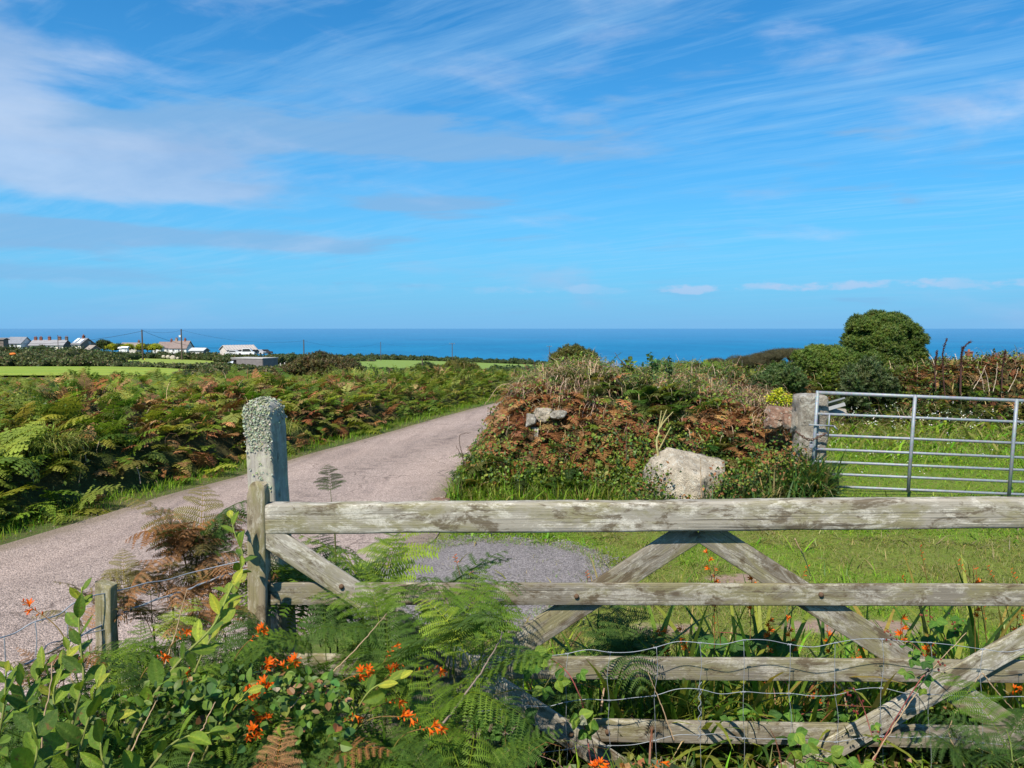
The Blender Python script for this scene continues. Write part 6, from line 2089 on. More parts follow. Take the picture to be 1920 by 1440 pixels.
gB = 'ferns growing just behind the wooden gate'
LB = 'fern growing just behind the wooden gate'
for (px, py, d, h, nf, ms, lab, grp) in [
    (690, 1015, 3.85, 1.0, 6, FG + FY[:2], 'bright green fern behind the gate between the top rail and the left brace', None),
    (615, 1020, 3.95, .9, 5, FD, 'dark fern behind the gate close to the lichened post', None),
    (735, 1060, 3.8, .9, 4, FD + FG, LB, gB), (580, 1080, 3.9, .6, 4, FD + FB[:2], LB, gB), (770, 1110, 3.75, .8, 4, FD, LB, gB),
    (1150, 1165, 3.75, .7, 5, FD + FG[:1], 'fern hanging over the netting below the middle of the second rail', None),
    (1210, 1195, 3.7, .6, 4, FD, LB, gB), (1085, 1180, 3.8, .7, 4, FD, LB, gB), (1260, 1250, 3.75, .5, 3, FD, LB, gB), (1000, 1190, 3.75, .7, 4, FD, LB, gB)]:
    fern(px, py, d, h, nf, ms, lab, grp, tilt=(.05, .4))
fern(625, 893, 3.95, .30, 1, FD, 'single dark fern tip sticking up above the top rail, right of the lichened post', tilt=(-.30, -.25), yaw0=-1.35, yspread=.05)
gDead = 'browning bracken by the lane, left of the gate'
LD = 'browning dead bracken by the wire fence, left of the gate'
for (px, py, d, h, nf, ms, lab, grp) in [
    (355, 955, 3.6, .62, 9, FB[::2] + FD, 'tall clump of half brown bracken standing against the lane, left of the gate', None),
    (390, 985, 3.62, .45, 7, FB + FD[:2], LD, gDead), (320, 1020, 3.5, .45, 6, FB, LD, gDead), (395, 1050, 3.55, .45, 6, FB, LD, gDead), (355, 1060, 3.45, .42, 6, FB, LD, gDead),
    (285, 1085, 3.3, .40, 5, FB + FD[:1], LD, gDead), (215, 1085, 3.15, .36, 4, FB, LD, gDead), (330, 1120, 3.2, .40, 4, FB, LD, gDead), (150, 1130, 3.0, .34, 3, FB, LD, gDead), (420, 1105, 3.55, .40, 5, FB, LD, gDead),
    (100, 1215, 2.75, .3, 3, FB, LD, gDead), (510, 1400, 2.15, .35, 3, FB, 'dry brown fern low in the middle of the bottom edge', None), (370, 1140, 3.15, .36, 4, FB, LD, gDead), (90, 1225, 2.72, .3, 3, FB, LD, gDead)]:
    fern(px, py, d, h, nf, ms, lab, grp, tilt=(-.2, .3), name='bracken', cat='bracken')

# ---- filler undergrowth that nobody could count: leaves, moss and dead fern under the plants
mb = MB()
n = 46000
x = rng.uniform(-2.6, 2.6, n); y = rng.uniform(1.55, 3.30, n)
P = np.stack([x, y], 1)
hh = .40 * fbm(P, 2.2, 81) * (.55 + .45 * sstep(-2.4, -1.2, x)) + .04
hh *= np.where((x > .0) & (y > 2.0), .45, 1)
z = G(x, y) + hh * rng.uniform(.2, 1, n)
vis = (x > -.75 * y - .3) & (x < .75 * y + .3)
PP = np.stack([x, y, z], 1)[vis]
c = pick(len(PP), GREEN + DARKG + DARKG + OLIVE)
br = rng.uniform(0, 1, len(PP)) < .16
c[br] = pick(br.sum(), BROWN + TAN[:1])
multi_scatter(mb, LEAF_LO, leaf_orient(np.tile([0, -.3, 1.0], (len(PP), 1)), .6) * rng.uniform(.018, .05, len(PP))[:, None, None], PP, c)
# behind the gate, low
n = 70000
x = rng.uniform(-1.7, 3.4, n); y = rng.uniform(3.5, 4.25, n)
lim = np.where(x < -.2, 4.2, 3.95)
P = np.stack([x, y], 1)
hh = (.42 * fbm(P, 2.0, 83) + .05) * np.where(x < -.4, 1.25, 1.0)
z = hh * rng.uniform(0, 1, n) ** .8 * .8
k = (y < lim) & (x > -.62 * y + .55)
PP = np.stack([x, y, z], 1)[k]
c = pick(len(PP), GREEN + DARKG + DARKG + OLIVE)
br = rng.uniform(0, 1, len(PP)) < .14
c[br] = pick(br.sum(), BROWN + TAN[:1])
multi_scatter(mb, LEAF_LO, leaf_orient(np.tile([0, -.4, 1.0], (len(PP), 1)), .6) * rng.uniform(.02, .06, len(PP))[:, None, None], PP, c)
# a taller tangle of small leaves at the lower left
n = 3600
y = rng.uniform(2.15, 3.2, n); x = (rng.uniform(-40, 640, n) - 960) / F * y
P = np.stack([x, y], 1)
top_py = np.interp(x / y * F + 960, [-40, 120, 300, 450, 640], [1345, 1330, 1275, 1275, 1290])
zt = EYE - (top_py - 615) / F * y
zg = G(x, y)
z = zt - (zt - zg) * rng.uniform(0, 1, n) ** 1.6 * .8 + .10 * (fbm(P, 4, 85) - .55)
k = (z > zg) & (fbm(np.stack([x, y, z], 1), 5, 86) > .42)
PP = np.stack([x, y, z], 1)[k]
c = pick(len(PP), [(.09, .16, .022), (.11, .19, .024), (.075, .135, .022), (.15, .21, .03), (.06, .12, .03)])
br = rng.uniform(0, 1, len(PP)) < .10
c[br] = pick(br.sum(), BROWN + TAN[:1])
multi_scatter(mb, [leaf(5, 1, .25, .18, .34, .42), leaf(5, 1, .1, .3, .27, .5), leaf(5, 1, .4, .05, .40, .4)], leaf_orient(np.tile([-.1, -.5, .8], (len(PP), 1)), .6) * rng.uniform(.014, .042, len(PP))[:, None, None], PP, c)
# leaves lapping against the boulder
for (px, py, d, sx, sz_, n) in ((1222, 905, 9.0, .12, .10, 260), (1205, 925, 8.95, .14, .08, 220), (1358, 915, 9.0, .10, .10, 220), (1390, 905, 9.05, .14, .10, 260), (1290, 940, 8.95, .35, .04, 200), (1440, 880, 9.2, .2, .12, 420), (1480, 860, 9.25, .14, .12, 300)):
    c0 = at(px, py, d)
    PP = c0 + rng.normal(0, 1, (n, 3)) * [sx, .08, sz_]
    multi_scatter(mb, LEAF_LO, leaf_orient(np.tile([-.1, -.6, .7], (n, 1)), .6) * rng.uniform(.02, .055, n)[:, None, None], PP, pick(n, GREEN + DARKG + BROWN[:2]))
# near edge of the lane, left
n = 9000
x = rng.uniform(-3.2, -1.0, n); y = rng.uniform(2.4, 4.1, n)
P = np.stack([x, y], 1)
u = -edge_dist(P, REc)
k = (u > -.1) & (u < .9)
P = P[k]
z = G(P[:, 0], P[:, 1]) + rng.uniform(0, .3, len(P)) * sstep(-.1, .5, u[k])
PP = np.concatenate([P, z[:, None]], 1)
multi_scatter(mb, LEAF_LO, leaf_orient(np.tile([0, -.3, 1.0], (len(PP), 1)), .7) * rng.uniform(.02, .05, len(PP))[:, None, None], PP, pick(len(PP), GREEN + BROWN + OLIVE))
kind(mb.build('undergrowth', M_LEAF), 'stuff')
mb = MB()
n = 2000
x = rng.uniform(-2.4, 2.6, n); y = rng.uniform(1.7, 4.1, n)
k = (x > -.62 * y) & (x < .72 * y + .2) & (((y < 3.2) & (x < .1)) | (y > 3.5) | ((y < 3.2) & (rng.uniform(0, 1, n) < .25)))
x, y = x[k], y[k]
PP = np.stack([x, y, G(x, y) + rng.uniform(0, .15, len(x))], 1)
multi_scatter(mb, STRAW, rots(rng.uniform(0, 6.3, len(x)), rng.normal(.2, .35, len(x)), 0, np.where(y < 3.3, .55, 1) * rng.uniform(.25, .6, len(x))), PP, pick(len(x), TAN + BROWN + YELLOWG))
n = 9000
x = rng.uniform(.1, 3.3, n); y = rng.uniform(2.75, 4.2, n)
k = ((y < 3.25) & (rng.uniform(0, 1, n) < .10)) | (y > 3.5)
x, y = x[k], y[k]
PP = np.stack([x, y, G(x, y)], 1)
multi_scatter(mb, BLADES, rots(rng.uniform(0, 6.3, len(x)), rng.normal(.25, .3, len(x)), 0, np.where(y < 3.3, .5, 1) * rng.uniform(.2, .48, len(x))), PP, pick(len(x), LUSH + GREEN + YELLOWG + [(.05, .12, .02)]))
kind(mb.build('rank_grass', M_GRASS), 'stuff')

# ---- crocosmia: strap leaves, wiry arching stems and orange flowers
def flower_mesh():
    mb = MB()
    n = 6
    for k in range(n):
        a = k * 2 * PI / n
        rad = np.array([0, math.cos(a), math.sin(a)])
        tan = np.array([0, -math.sin(a), math.cos(a)])
        xs = np.array([0, .35, .6, .85, 1.0]); rr = np.array([.05, .10, .22, .46, .62]); ww = np.array([.04, .09, .13, .12, .015])
        V = np.array([[x, 0, 0] + rad * q + tan * s * w for x, q, w in zip(xs, rr, ww) for s in (-1, 1)])
        c = np.array([(.88, .26, .01)] * 2 + [(.88, .21, .01)] * 2 + [(.86, .165, .01)] * 2 + [(.84, .13, .012)] * 2 + [(.80, .10, .012)] * 2)
        mb.add(V, np.array([[2 * j, 2 * j + 1, 2 * j + 3, 2 * j + 2] for j in range(4)]), c)
    for k in range(3):
        a = k * 2.1
        mb.tube([(.2, 0, 0), (.8, .05 * math.cos(a), .05 * math.sin(a)), (1.15, .12 * math.cos(a), .12 * math.sin(a))], [.015, .012, .02], 4, (.85, .45, .05))
    return mb.mesh('flower', M_PETAL)
FLOWER = flower_mesh()
def bud_mesh():
    mb = MB()
    mb.tube([(0, 0, 0), (.3, 0, 0), (.8, 0, .02), (1.0, 0, .05)], [.06, .12, .13, .02], 6, np.array([(.30, .24, .04), (.70, .22, .02), (.80, .13, .012), (.75, .09, .01)]))
    return mb.mesh('bud', M_PETAL)
BUD = bud_mesh()
STRAP = []
for s in range(4):
    r = np.random.default_rng(s)
    T = blade(8, .28 + .22 * s, .022)
    V, Q, C = T
    # crease along the middle: three points across
    t = np.linspace(0, 1, 9)
    STRAP.append(T)
def strap_meshes(cols):
    out = []
    for T in STRAP:
        for c in cols:
            mb = MB(); mb.scatter(T, np.eye(3)[None], np.zeros((1, 3)), np.array([c])); out.append(mb.mesh('strap_leaf', M_GRASS))
    return out
STR_G = strap_meshes([(.10, .20, .022), (.16, .26, .03), (.27, .30, .04), (.07, .145, .02)])
STR_Y = strap_meshes([(.30, .33, .045), (.20, .27, .03), (.36, .27, .06)])

def crocosmia(tip, base, d, label, group=None, nflow=3, leaves=4, bend=.35, seed=0, droopdir=None, lh=.45, meshes=None):
    """tip/base photo pixels; stem arches from base to tip; flowers at the end"""
    r = np.random.default_rng(int(tip[0] * 3 + tip[1] * 7) + seed)
    B = at(*base, d); T = at(*tip, d + r.uniform(-.04, .04))
    B[2] = max(B[2], gz(B[0], d)) if d < 3.3 else B[2]
    t = thing('crocosmia', label, 'flower', B, 0, group)
    mid = (B + T) / 2 + np.array([0, 0, bend * np.linalg.norm(T - B) * .5]) + np.array([(B[0] - T[0]) * .15, 0, 0])
    C = smooth_curve([B, mid, T], 24) - B
    m = MB(); m.tube(C, np.linspace(.0028, .0012, 24), 5, np.linspace(1, 0, 24)[:, None] * np.array([(.12, .17, .03)]) + np.linspace(0, 1, 24)[:, None] * np.array([(.22, .08, .03)]))
    st = m.build('stem', M_STEM, t, True)
    ex = unit(C[-1] - C[-4])
    side = unit(np.cross(ex, [0, -1, .2]))
    for k in range(nflow + 5):
        s = -1 if k % 2 else 1
        f = 1.0 - .035 * k - .02
        p = np.array([np.interp(f, np.linspace(0, 1, 24), C[:, a]) for a in range(3)])
        isf = k < 2 + nflow and k >= 2 if nflow > 1 else k == 0
        dr = unit(side * s * .8 + ex * .5 + np.array([0, -.5, .1]) + r.normal(0, .25, 3))
        q = Vector(dr).to_track_quat('X', 'Z')
        if nflow and (isf or (nflow > 1 and r.uniform() < .3)):
            link('flower', FLOWER, t, Matrix.Translation(Vector(p)) @ q.to_matrix().to_4x4() @ Matrix.Scale(r.uniform(.021, .030), 4))
        else:
            link('bud', BUD, t, Matrix.Translation(Vector(p)) @ q.to_matrix().to_4x4() @ Matrix.Scale(r.uniform(.010, .018), 4))
    ms = meshes or STR_G
    for k in range(leaves):
        M = Matrix.Translation((r.normal(0, .03), r.normal(0, .03), -.1)) @ Matrix.Rotation(r.uniform(0, 6.28), 4, 'Z') @ Matrix.Rotation(r.uniform(.0, .5), 4, 'Y') @ Matrix.Scale(lh * r.uniform(.7, 1.3), 4)
        link('strap_leaf', ms[r.integers(len(ms))], t, M)
    return t
gC = 'orange crocosmia flowers among the ferns'
for k, (tip, base, d, nf, lab, grp) in enumerate([
    ((40, 1127), (150, 1290), 2.7, 2, 'orange crocosmia on a long bare stem leaning out over the lane at the far left', None),
    ((352, 1180), (300, 1300), 2.6, 1, 'single red orange flower under the brown bracken, right of the stake', None),
    ((310, 1224), (250, 1330), 2.5, 1, 'single red flower low beside the long leaning shrub stem', None),
    ((350, 1265), (390, 1360), 2.45, 1, 'small orange flower in the shade left of the main flower cluster', None),
    ((502, 1172), (420, 1330), 2.9, 2, 'orange crocosmia spray just below the foot of the gate stile', None),
    ((518, 1232), (440, 1380), 2.6, 3, 'orange crocosmia at the top of the dense flower cluster', None),
    ((565, 1230), (470, 1390), 2.65, 2, 'red orange crocosmia right of the dense flower cluster', None),
    ((510, 1270), (460, 1400), 2.5, 4, 'brightest open orange flowers in the middle of the dense cluster', None),
    ((482, 1290), (420, 1410), 2.45, 3, 'orange crocosmia at the lower left of the dense flower cluster', None),
    ((480, 1332), (540, 1430), 2.35, 2, 'small orange crocosmia below the dense flower cluster', None),
    ((490, 1365), (420, 1450), 2.3, 2, 'orange crocosmia close to the bottom edge under the cluster', None),
    ((740, 1210), (700, 1340), 2.85, 1, 'upright red bud flower standing in the middle of the ferns', None),
    ((755, 1243), (690, 1370), 2.75, 2, 'two red orange flowers just below the upright red bud', None),
    ((830, 1250), (660, 1370), 2.7, 1, 'star shaped orange flower on a long stem in front of the drooping fern', None),
    ((700, 1252), (590, 1370), 2.65, 2, 'orange crocosmia with yellow tips between the ferns', None),
    ((750, 1308), (660, 1400), 2.5, 1, 'small orange flower above the pale low fern', None),
    ((785, 1345), (640, 1400), 2.45, 2, 'orange star flower beside the thin grey twig', None),
    ((828, 1360), (720, 1440), 2.45, 3, 'red orange flower touching the thin grey twig', None),
    ((668, 1340), (600, 1430), 2.4, 1, 'faint orange flower left of the thin grey twig near the bottom', None),
    ((1135, 1425), (1090, 1500), 2.75, 4, 'orange flowers at the bottom edge below the left lower brace', None),
    ((1243, 1428), (1180, 1500), 2.75, 1, 'single orange flower at the bottom edge under the lowest rail', None)]):
    crocosmia(tip, base, d, lab, grp, nf, 2, .3, k, lh=.24, meshes=STR_G[:12])
# behind the gate: strap-leaved clumps
gS = 'crocosmia clumps behind the wooden gate'
for k, (px, py, d, nl, nf, tipdx, tipdy, ms, lab) in enumerate([
    (1200, 1330, 3.75, 9, 0, 30, -150, STR_G + STR_Y, 'strap-leaved clump behind the netting under the middle of the gate'),
    (1265, 1330, 3.8, 11, 1, -30, -170, STR_Y + STR_G, 'yellow green clump of strap leaves right of the fern on the netting'),
    (1330, 1320, 3.9, 10, 1, 10, -260, STR_G + STR_Y, 'clump of strap leaves with an orange flower left of the second bolt'),
    (1400, 1330, 3.75, 10, 2, 10, -265, STR_Y, 'yellowing clump of strap leaves under the second rail, left of its bolt'),
    (1450, 1330, 3.9, 11, 1, -10, -170, STR_G + STR_Y, 'tall strap-leaved clump leaning right below the bolt'),
    (1520, 1390, 3.7, 9, 2, 10, -100, STR_G, 'strap-leaved clump with orange flowers between the two lowest rails'),
    (1600, 1340, 3.8, 8, 2, 40, -160, STR_G + STR_Y, 'clump with red buds behind the right brace crossing'),
    (1680, 1330, 3.85, 8, 2, 10, -175, STR_G + STR_Y, 'orange flowered clump between the second and third rails at right'),
    (1760, 1330, 3.8, 9, 2, -20, -140, STR_G + STR_Y, 'orange flowered clump below the bramble at the brace crossing'),
    (1830, 1310, 3.9, 9, 2, 0, -250, STR_Y + STR_G, 'flowering clump showing above the second rail near the right edge'),
    (1890, 1320, 3.8, 10, 3, 25, -230, STR_Y + STR_G, 'brown and green strap leaves at the right edge, behind the gate'),
    (1130, 1400, 3.65, 7, 0, 20, -80, STR_G, 'low strap leaves below the third rail at the left brace'),
    (1420, 1440, 3.65, 9, 1, 30, -100, STR_G, 'low clump of strap leaves between the braces at the bottom edge'),
    (1300, 1440, 3.65, 8, 0, 30, -100, STR_G, 'dark low strap leaves at the bottom edge under the lowest rail')]):
    crocosmia((px + tipdx, py + tipdy), (px, 615 + 2.08 * F / d), d, lab, gS, nf + 1, nl + 10, .2, 50 + k, lh=.92, meshes=ms)
for k, (px, py) in enumerate([(1340, 1062), (1410, 1065), (1323, 1015), (1340, 1092), (1440, 1160), (1690, 1155), (1742, 1190), (1825, 1060), (1840, 1083), (1915, 1090), (1530, 1288), (1520, 1320), (1905, 1285), (1475, 1160), (1550, 1170), (1610, 1215), (1275, 1165), (1240, 1195), (1430, 1245), (1870, 1200), (1655, 1225)]):
    crocosmia((px, py), (px + random.uniform(-45, 45), 615 + 2.08 * F / 3.85), 3.85 - .02 * (k % 5), 'small orange crocosmia flower rising behind the wooden gate', 'single crocosmia flowers behind the gate', 2, 2, .12, 140 + k, lh=.6, meshes=STR_Y)
# dried crocosmia seed stems rising above the second rail
gR = 'dry reddish seed stems behind the gate'
for k, (tip, base, lab) in enumerate([((1725, 1022), (1745, 1200), 'dark dry seed stem standing highest above the second rail'), ((1795, 1050), (1850, 1200), 'reddish dry seed stem slanting left near the right end of the second rail'), ((1690, 1080), (1735, 1200), 'thin dry stem left of the tall dark seed stem'), ((1850, 1060), (1900, 1210), 'reddish dry stem near the right edge above the second rail'), ((1895, 1065), (1930, 1200), 'dry stem at the very right edge above the second rail'), ((852, 1040), (870, 1140), 'brown seed stem against the gravel, above the second rail'), ((885, 1070), (875, 1150), 'smaller brown seed stem right of the other on the gravel'), ((1100, 1070), (1105, 1150), 'reddish weed on the edge of the gravel beside the brace'), ((1515, 1060), (1480, 1180), 'straw coloured grass stem leaning beside the right upper brace')]):
    crocosmia(tip, base, 3.9, lab, gR, 0, 0, .12, 90 + k)

# ---- evergreen shrub shoots at the lower left
BL = []
for cc in [(.105, .195, .020), (.14, .235, .024), (.08, .155, .022), (.22, .31, .036), (.31, .36, .042)]:
    for (fo, cu, wd) in ((.30, .15, .24), (.5, .30, .22), (.15, -.1, .26)):
        T = leaf(9, 3, fo, cu, wd, .5, 0, True)
        mb = MB(); mb.scatter(T, np.eye(3)[None], np.zeros((1, 3)), np.array([cc])); BL.append(mb.mesh('leaf', M_GLOSSY, True))
def shoot(pts, d, label, lsize=.075, nl=16, young=.25, r0=.0045, seed=0, skip=.15, group=None):
    r = np.random.default_rng(seed + 400)
    W_ = np.array([at(px, py, dd) for (px, py), dd in zip(pts, np.linspace(d[0], d[1], len(pts)))])
    C = smooth_curve(W_, 40)
    B = C[0]
    t = thing('shrub_shoot', label, 'shrub', B, 0, group)
    m = MB(); m.tube(C - B, np.linspace(r0, r0 * .4, 40), 6, np.linspace(1, 0, 40)[:, None] * np.array([(.13, .10, .05)]) + np.linspace(0, 1, 40)[:, None] * np.array([(.20, .26, .04)]))
    m.build('stem', M_STEM, t, True)
    for k in range(nl):
        f = skip + (1 - skip) * (k + .5) / nl
        p = np.array([np.interp(f, np.linspace(0, 1, 40), C[:, a]) for a in range(3)]) - B
        ax = unit(C[min(39, int(f * 39) + 1)] - C[max(0, int(f * 39) - 1)])
        a = k * 2.4 + r.uniform(-.4, .4)
        e1 = unit(np.cross(ax, [0, 1, .1])); e2 = np.cross(ax, e1)
        out = math.cos(a) * e1 + math.sin(a) * e2
        x = unit(out * (1 - .45 * f) + ax * (.35 + .7 * f) + r.normal(0, .15, 3))
        n = unit(np.array([-.25, -.55, .8]) + r.normal(0, .35, 3))
        n = unit(n - x * n.dot(x))
        yv = np.cross(n, x)
        s = 1.02 * lsize * r.uniform(.75, 1.2) * (1 - .45 * f ** 4)
        M = Matrix(((x[0] * s, yv[0] * s, n[0] * s, p[0]), (x[1] * s, yv[1] * s, n[1] * s, p[1]), (x[2] * s, yv[2] * s, n[2] * s, p[2]), (0, 0, 0, 1)))
        g = r.integers(0, 3)
        ci = (3 + r.integers(0, 2)) if f > 1 - young and r.uniform() < .6 * (f + .1) else r.integers(0, 3)
        link('leaf', BL[ci * 3 + g], t, M)
    return t
shoot([(120, 1470), (128, 1398), (142, 1331), (156, 1276), (152, 1220), (148, 1164), (154, 1100)], (2.05, 2.2), 'tallest upright leafy shoot at the left, reaching up in front of the stake', nl=18, seed=1)
shoot([(140, 1480), (153, 1393), (169, 1338), (184, 1275)], (1.95, 2.0), 'shorter leafy shoot with a yellow tip right of the tallest one', nl=11, seed=2, lsize=.078)
shoot([(215, 1490), (231, 1431), (262, 1353), (300, 1287), (344, 1231), (400, 1173), (430, 1110), (458, 1055)], (2.1, 2.6), 'long shoot leaning right to the gate stile with a bright yellow green top', nl=22, seed=3, young=.4, r0=.006, lsize=.085, skip=.02)
shoot([(300, 1360), (350, 1290), (385, 1215), (425, 1150), (445, 1090)], (2.35, 2.7), 'leafy side shoot beside the long leaning one, right below the stile', nl=13, seed=4, young=.5, lsize=.085)
shoot([(44, 1480), (49, 1353), (43, 1298), (22, 1250)], (2.0, 2.05), 'leafy shoot nearest the left edge of the frame', nl=12, seed=5)
shoot([(-10, 1480), (-5, 1400), (8, 1320), (12, 1250)], (1.95, 2.0), 'shoot cut off by the left edge of the frame', nl=10, seed=6)
shoot([(100, 1500), (92, 1430), (110, 1370), (100, 1300), (118, 1240)], (2.1, 2.25), 'leafy shoot tucked behind the tallest one', nl=12, seed=7)
shoot([(180, 1520), (195, 1450), (190, 1390), (215, 1340)], (1.85, 1.9), 'low leafy shoot at the bottom edge left of the long leaning stem', nl=10, seed=8)
shoot([(250, 1500), (290, 1430), (330, 1390), (420, 1370)], (1.95, 2.0), 'low shoot spreading right along the bottom edge', nl=10, seed=9)
shoot([(20, 1520), (60, 1450), (70, 1400), (60, 1350)], (1.8, 1.85), 'big-leaved shoot in the bottom left corner', nl=10, seed=10, lsize=.085)
shoot([(360, 1480), (390, 1400), (430, 1330), (470, 1290)], (2.2, 2.3), 'leafy shoot left of the dense flower cluster', nl=10, seed=12, lsize=.07)
shoot([(420, 1120), (455, 1040), (440, 1000), (432, 965)], (3.2, 3.3), 'thin green shoot rising beside the stile in front of the lane', nl=11, seed=13, lsize=.08, skip=.0)
shoot([(90, 1330), (100, 1290), (120, 1250), (128, 1215)], (2.45, 2.55), 'dark leafy shoot below the twisted fence wire', nl=12, seed=14, lsize=.075)
shoot([(50, 1340), (62, 1300), (75, 1262), (90, 1240)], (2.45, 2.5), 'broad-leaved shoot against the lower fence wire at left', nl=10, seed=15, lsize=.08)
shoot([(640, 1450), (655, 1370), (700, 1290), (760, 1270)], (2.4, 2.5), 'long-leaved shoot arching among the ferns in the middle', nl=9, seed=16, lsize=.085, young=.8)

# ---- dry sticks and twigs
def stick(pts, d, label, r0, r1, col, name='dry_stalk', cat='stalk', group=None, fork=()):
    W_ = np.array([at(px, py, dd) for (px, py), dd in zip(pts, np.linspace(d[0], d[1], len(pts)))])
    C = smooth_curve(W_, 30)
    C[1:-1] += rng.normal(0, r0 * .35, (28, 3))
    m = MB(); m.tube(C - C[0], np.linspace(r0, r1, 30), 6, col)
    for f in fork:
        Fk = smooth_curve([at(px, py, dd) for px, py, dd in f], 14)
        m.tube(Fk - C[0], np.linspace(r1 * 1.1, r1 * .5, 14), 5, col)
    o = m.build(name, M_STEM, None, True)
    o.location = C[0]
    return tag(o, label, cat, group)
stick([(760, 1470), (800, 1395), (860, 1320), (905, 1255), (930, 1215), (942, 1186)], (2.45, 2.8), 'thin bare grey twig slanting up in front of the ferns to the gate', .0055, .002, (.20, .15, .12), 'twig', 'twig')
TANC = (.36, .25, .15)
for pts, d, lab in [([(74, 1470), (84, 1342), (96, 1276), (98, 1242)], (1.95, 2.0), 'straight dry brown stem among the leaves at lower left'),
                    ([(282, 1320), (300, 1270), (322, 1209), (351, 1105)], (2.5, 2.7), 'long tan stem rising past the two red flowers'),
                    ([(345, 1460), (378, 1371), (404, 1316)], (2.05, 2.1), 'short pale stem cut off straight near the bottom'),
                    ([(215, 1480), (250, 1400), (285, 1330), (300, 1300)], (2.1, 2.3), 'dry pinkish stem beside the foot of the long leaning shoot'),
                    ([(380, 1450), (470, 1390), (560, 1310), (585, 1270)], (2.3, 2.6), 'dry stem lying slanted under the flower cluster'),
                    ([(560, 1310), (640, 1245), (700, 1180), (725, 1150)], (2.7, 2.9), 'brown stem arching through the dark ferns'),
                    ([(1265, 1390), (1235, 1310), (1215, 1260)], (3.2, 3.25), 'dry bent stem in front of the third rail near the middle'),
                    ([(1810, 1440), (1780, 1370), (1800, 1320), (1840, 1262)], (3.1, 3.15), 'dry forked stem in front of the right brace'),
                    ([(1842, 1262), (1880, 1310), (1915, 1345)], (3.1, 3.1), 'dry stem bent over to the right below the brace'),
                    ([(1620, 1450), (1690, 1340), (1740, 1265), (1812, 1186)], (3.12, 3.2), 'long straight straw crossing in front of the right brace'),
                    ([(1490, 1010), (1510, 1050), (1520, 1080)], (3.7, 3.7), 'pale grass stem behind the gate above the bolt')]:
    stick(pts, d, lab, .0030, .0013, TANC)

# ---- brambles
BM = []
for cc in [(.060, .165, .020), (.085, .20, .025), (.042, .115, .022), (.16, .27, .035), (.30, .34, .22)]:
    T = leaf(8, 3, .22, .18, .38, .40, 0, True)
    V, Q, C = T
    V = V.copy()
    edge = np.abs(V[:, 1]) > .9 * np.abs(V[:, 1]).max() * np.sin(PI * np.clip(V[:, 0], .001, 1) ** .75) ** .8
    V[:, 2] += .03 * np.sin(V[:, 0] * 40) * (np.abs(V[:, 1]) > .05)
    V[:, 1] *= 1 + .06 * np.sin(V[:, 0] * 55)
    mb = MB(); mb.scatter((V, Q, C), np.eye(3)[None], np.zeros((1, 3)), np.array([cc])); BM.append(mb.mesh('leaflet', M_BRAMBLE, True))
def berry_mesh(col):
    mb = MB()
    V, Fc = ico(1)
    for k in range(22):
        z = 1 - 2 * (k + .5) / 22; a = k * 2.4
        rr = math.sqrt(1 - z * z)
        mb.add(V * .30 + np.array([rr * math.cos(a), rr * math.sin(a), z * 1.15]) * .75, Fc, col)
    return mb.mesh('berry', M_BERRY, True)
BERRY = [berry_mesh((.22, .02, .02)), berry_mesh((.02, .012, .018)), berry_mesh((.30, .07, .04))]
def bramble(cane, d, leaves, label, berries=(), canecol=(.26, .07, .06), rad=.0030, seed=0, size=.06, ncomp=3, cols=(0, 1, 1, 3)):
    r = np.random.default_rng(seed + 900)
    B = at(*cane[0], d)
    t = thing('bramble', label, 'bramble', B)
    C = smooth_curve([at(px, py, d + .03 * math.sin(k * 1.7)) for k, (px, py) in enumerate(cane)], 30) - B
    m = MB(); m.tube(C, np.linspace(rad, rad * .5, 30), 6, canecol)
    for k in range(2, 28):
        v = unit(r.normal(0, 1, 3)) * .007
        m.tube([C[k], C[k] + v], [.0016, .0002], 4, canecol, cap=False)
    m.build('cane', M_STEM, t, True)
    for (px, py, s) in leaves:
        p = at(px, py, d + r.uniform(-.05, .03)) - B
        # petiole from the nearest cane point
        j = np.argmin(np.linalg.norm(C - p, axis=1))
        m = MB(); m.tube(smooth_curve([C[j], (C[j] + p) / 2 + [0, 0, .012], p], 8), .0013, 5, (.16, .15, .05)); m.build('petiole', M_STEM, t, True)
        n = unit(np.array([-.2, -.8, .55]) + r.normal(0, .3, 3))
        a0 = r.uniform(-2.2, -.9) if ncomp == 3 else r.uniform(0, 6)
        e1 = unit(np.cross([0, 1, 0], n)); e2 = np.cross(n, e1)
        for q in range(ncomp):
            an = a0 + (q - (ncomp - 1) / 2) * (1.15 if ncomp == 3 else 1.2)
            x = unit(math.cos(an) * e1 + math.sin(an) * e2 + n * r.uniform(-.15, .15))
            nn_ = unit(n + r.normal(0, .25, 3)); nn_ = unit(nn_ - x * nn_.dot(x))
            y = np.cross(nn_, x)
            ss = s * size * r.uniform(.85, 1.1)
            M = Matrix(((x[0] * ss, y[0] * ss, nn_[0] * ss, p[0]), (x[1] * ss, y[1] * ss, nn_[1] * ss, p[1]), (x[2] * ss, y[2] * ss, nn_[2] * ss, p[2]), (0, 0, 0, 1)))
            link('leaflet', BM[cols[r.integers(len(cols))]], t, M)
    for (px, py) in berries:
        for k in range(9):
            p = at(px + r.normal(0, 7), py + r.normal(0, 8), d - .02) - B
            link('berry', BERRY[r.choice(3, p=[.5, .2, .3])], t, Matrix.Translation(Vector(p)) @ Matrix.Scale(r.uniform(.0035, .005), 4))
    return t
bramble([(1008, 1222), (1040, 1240), (1065, 1262), (1085, 1300), (1095, 1330), (1108, 1380), (1125, 1450)], 3.22, [(1002, 1222, 1.0), (990, 1248, 1.0), (1012, 1240, .9), (1045, 1275, .9), (1020, 1290, .95), (1088, 1262, .7)], 'bramble spray with bright leaves at the left of the third rail', seed=1)
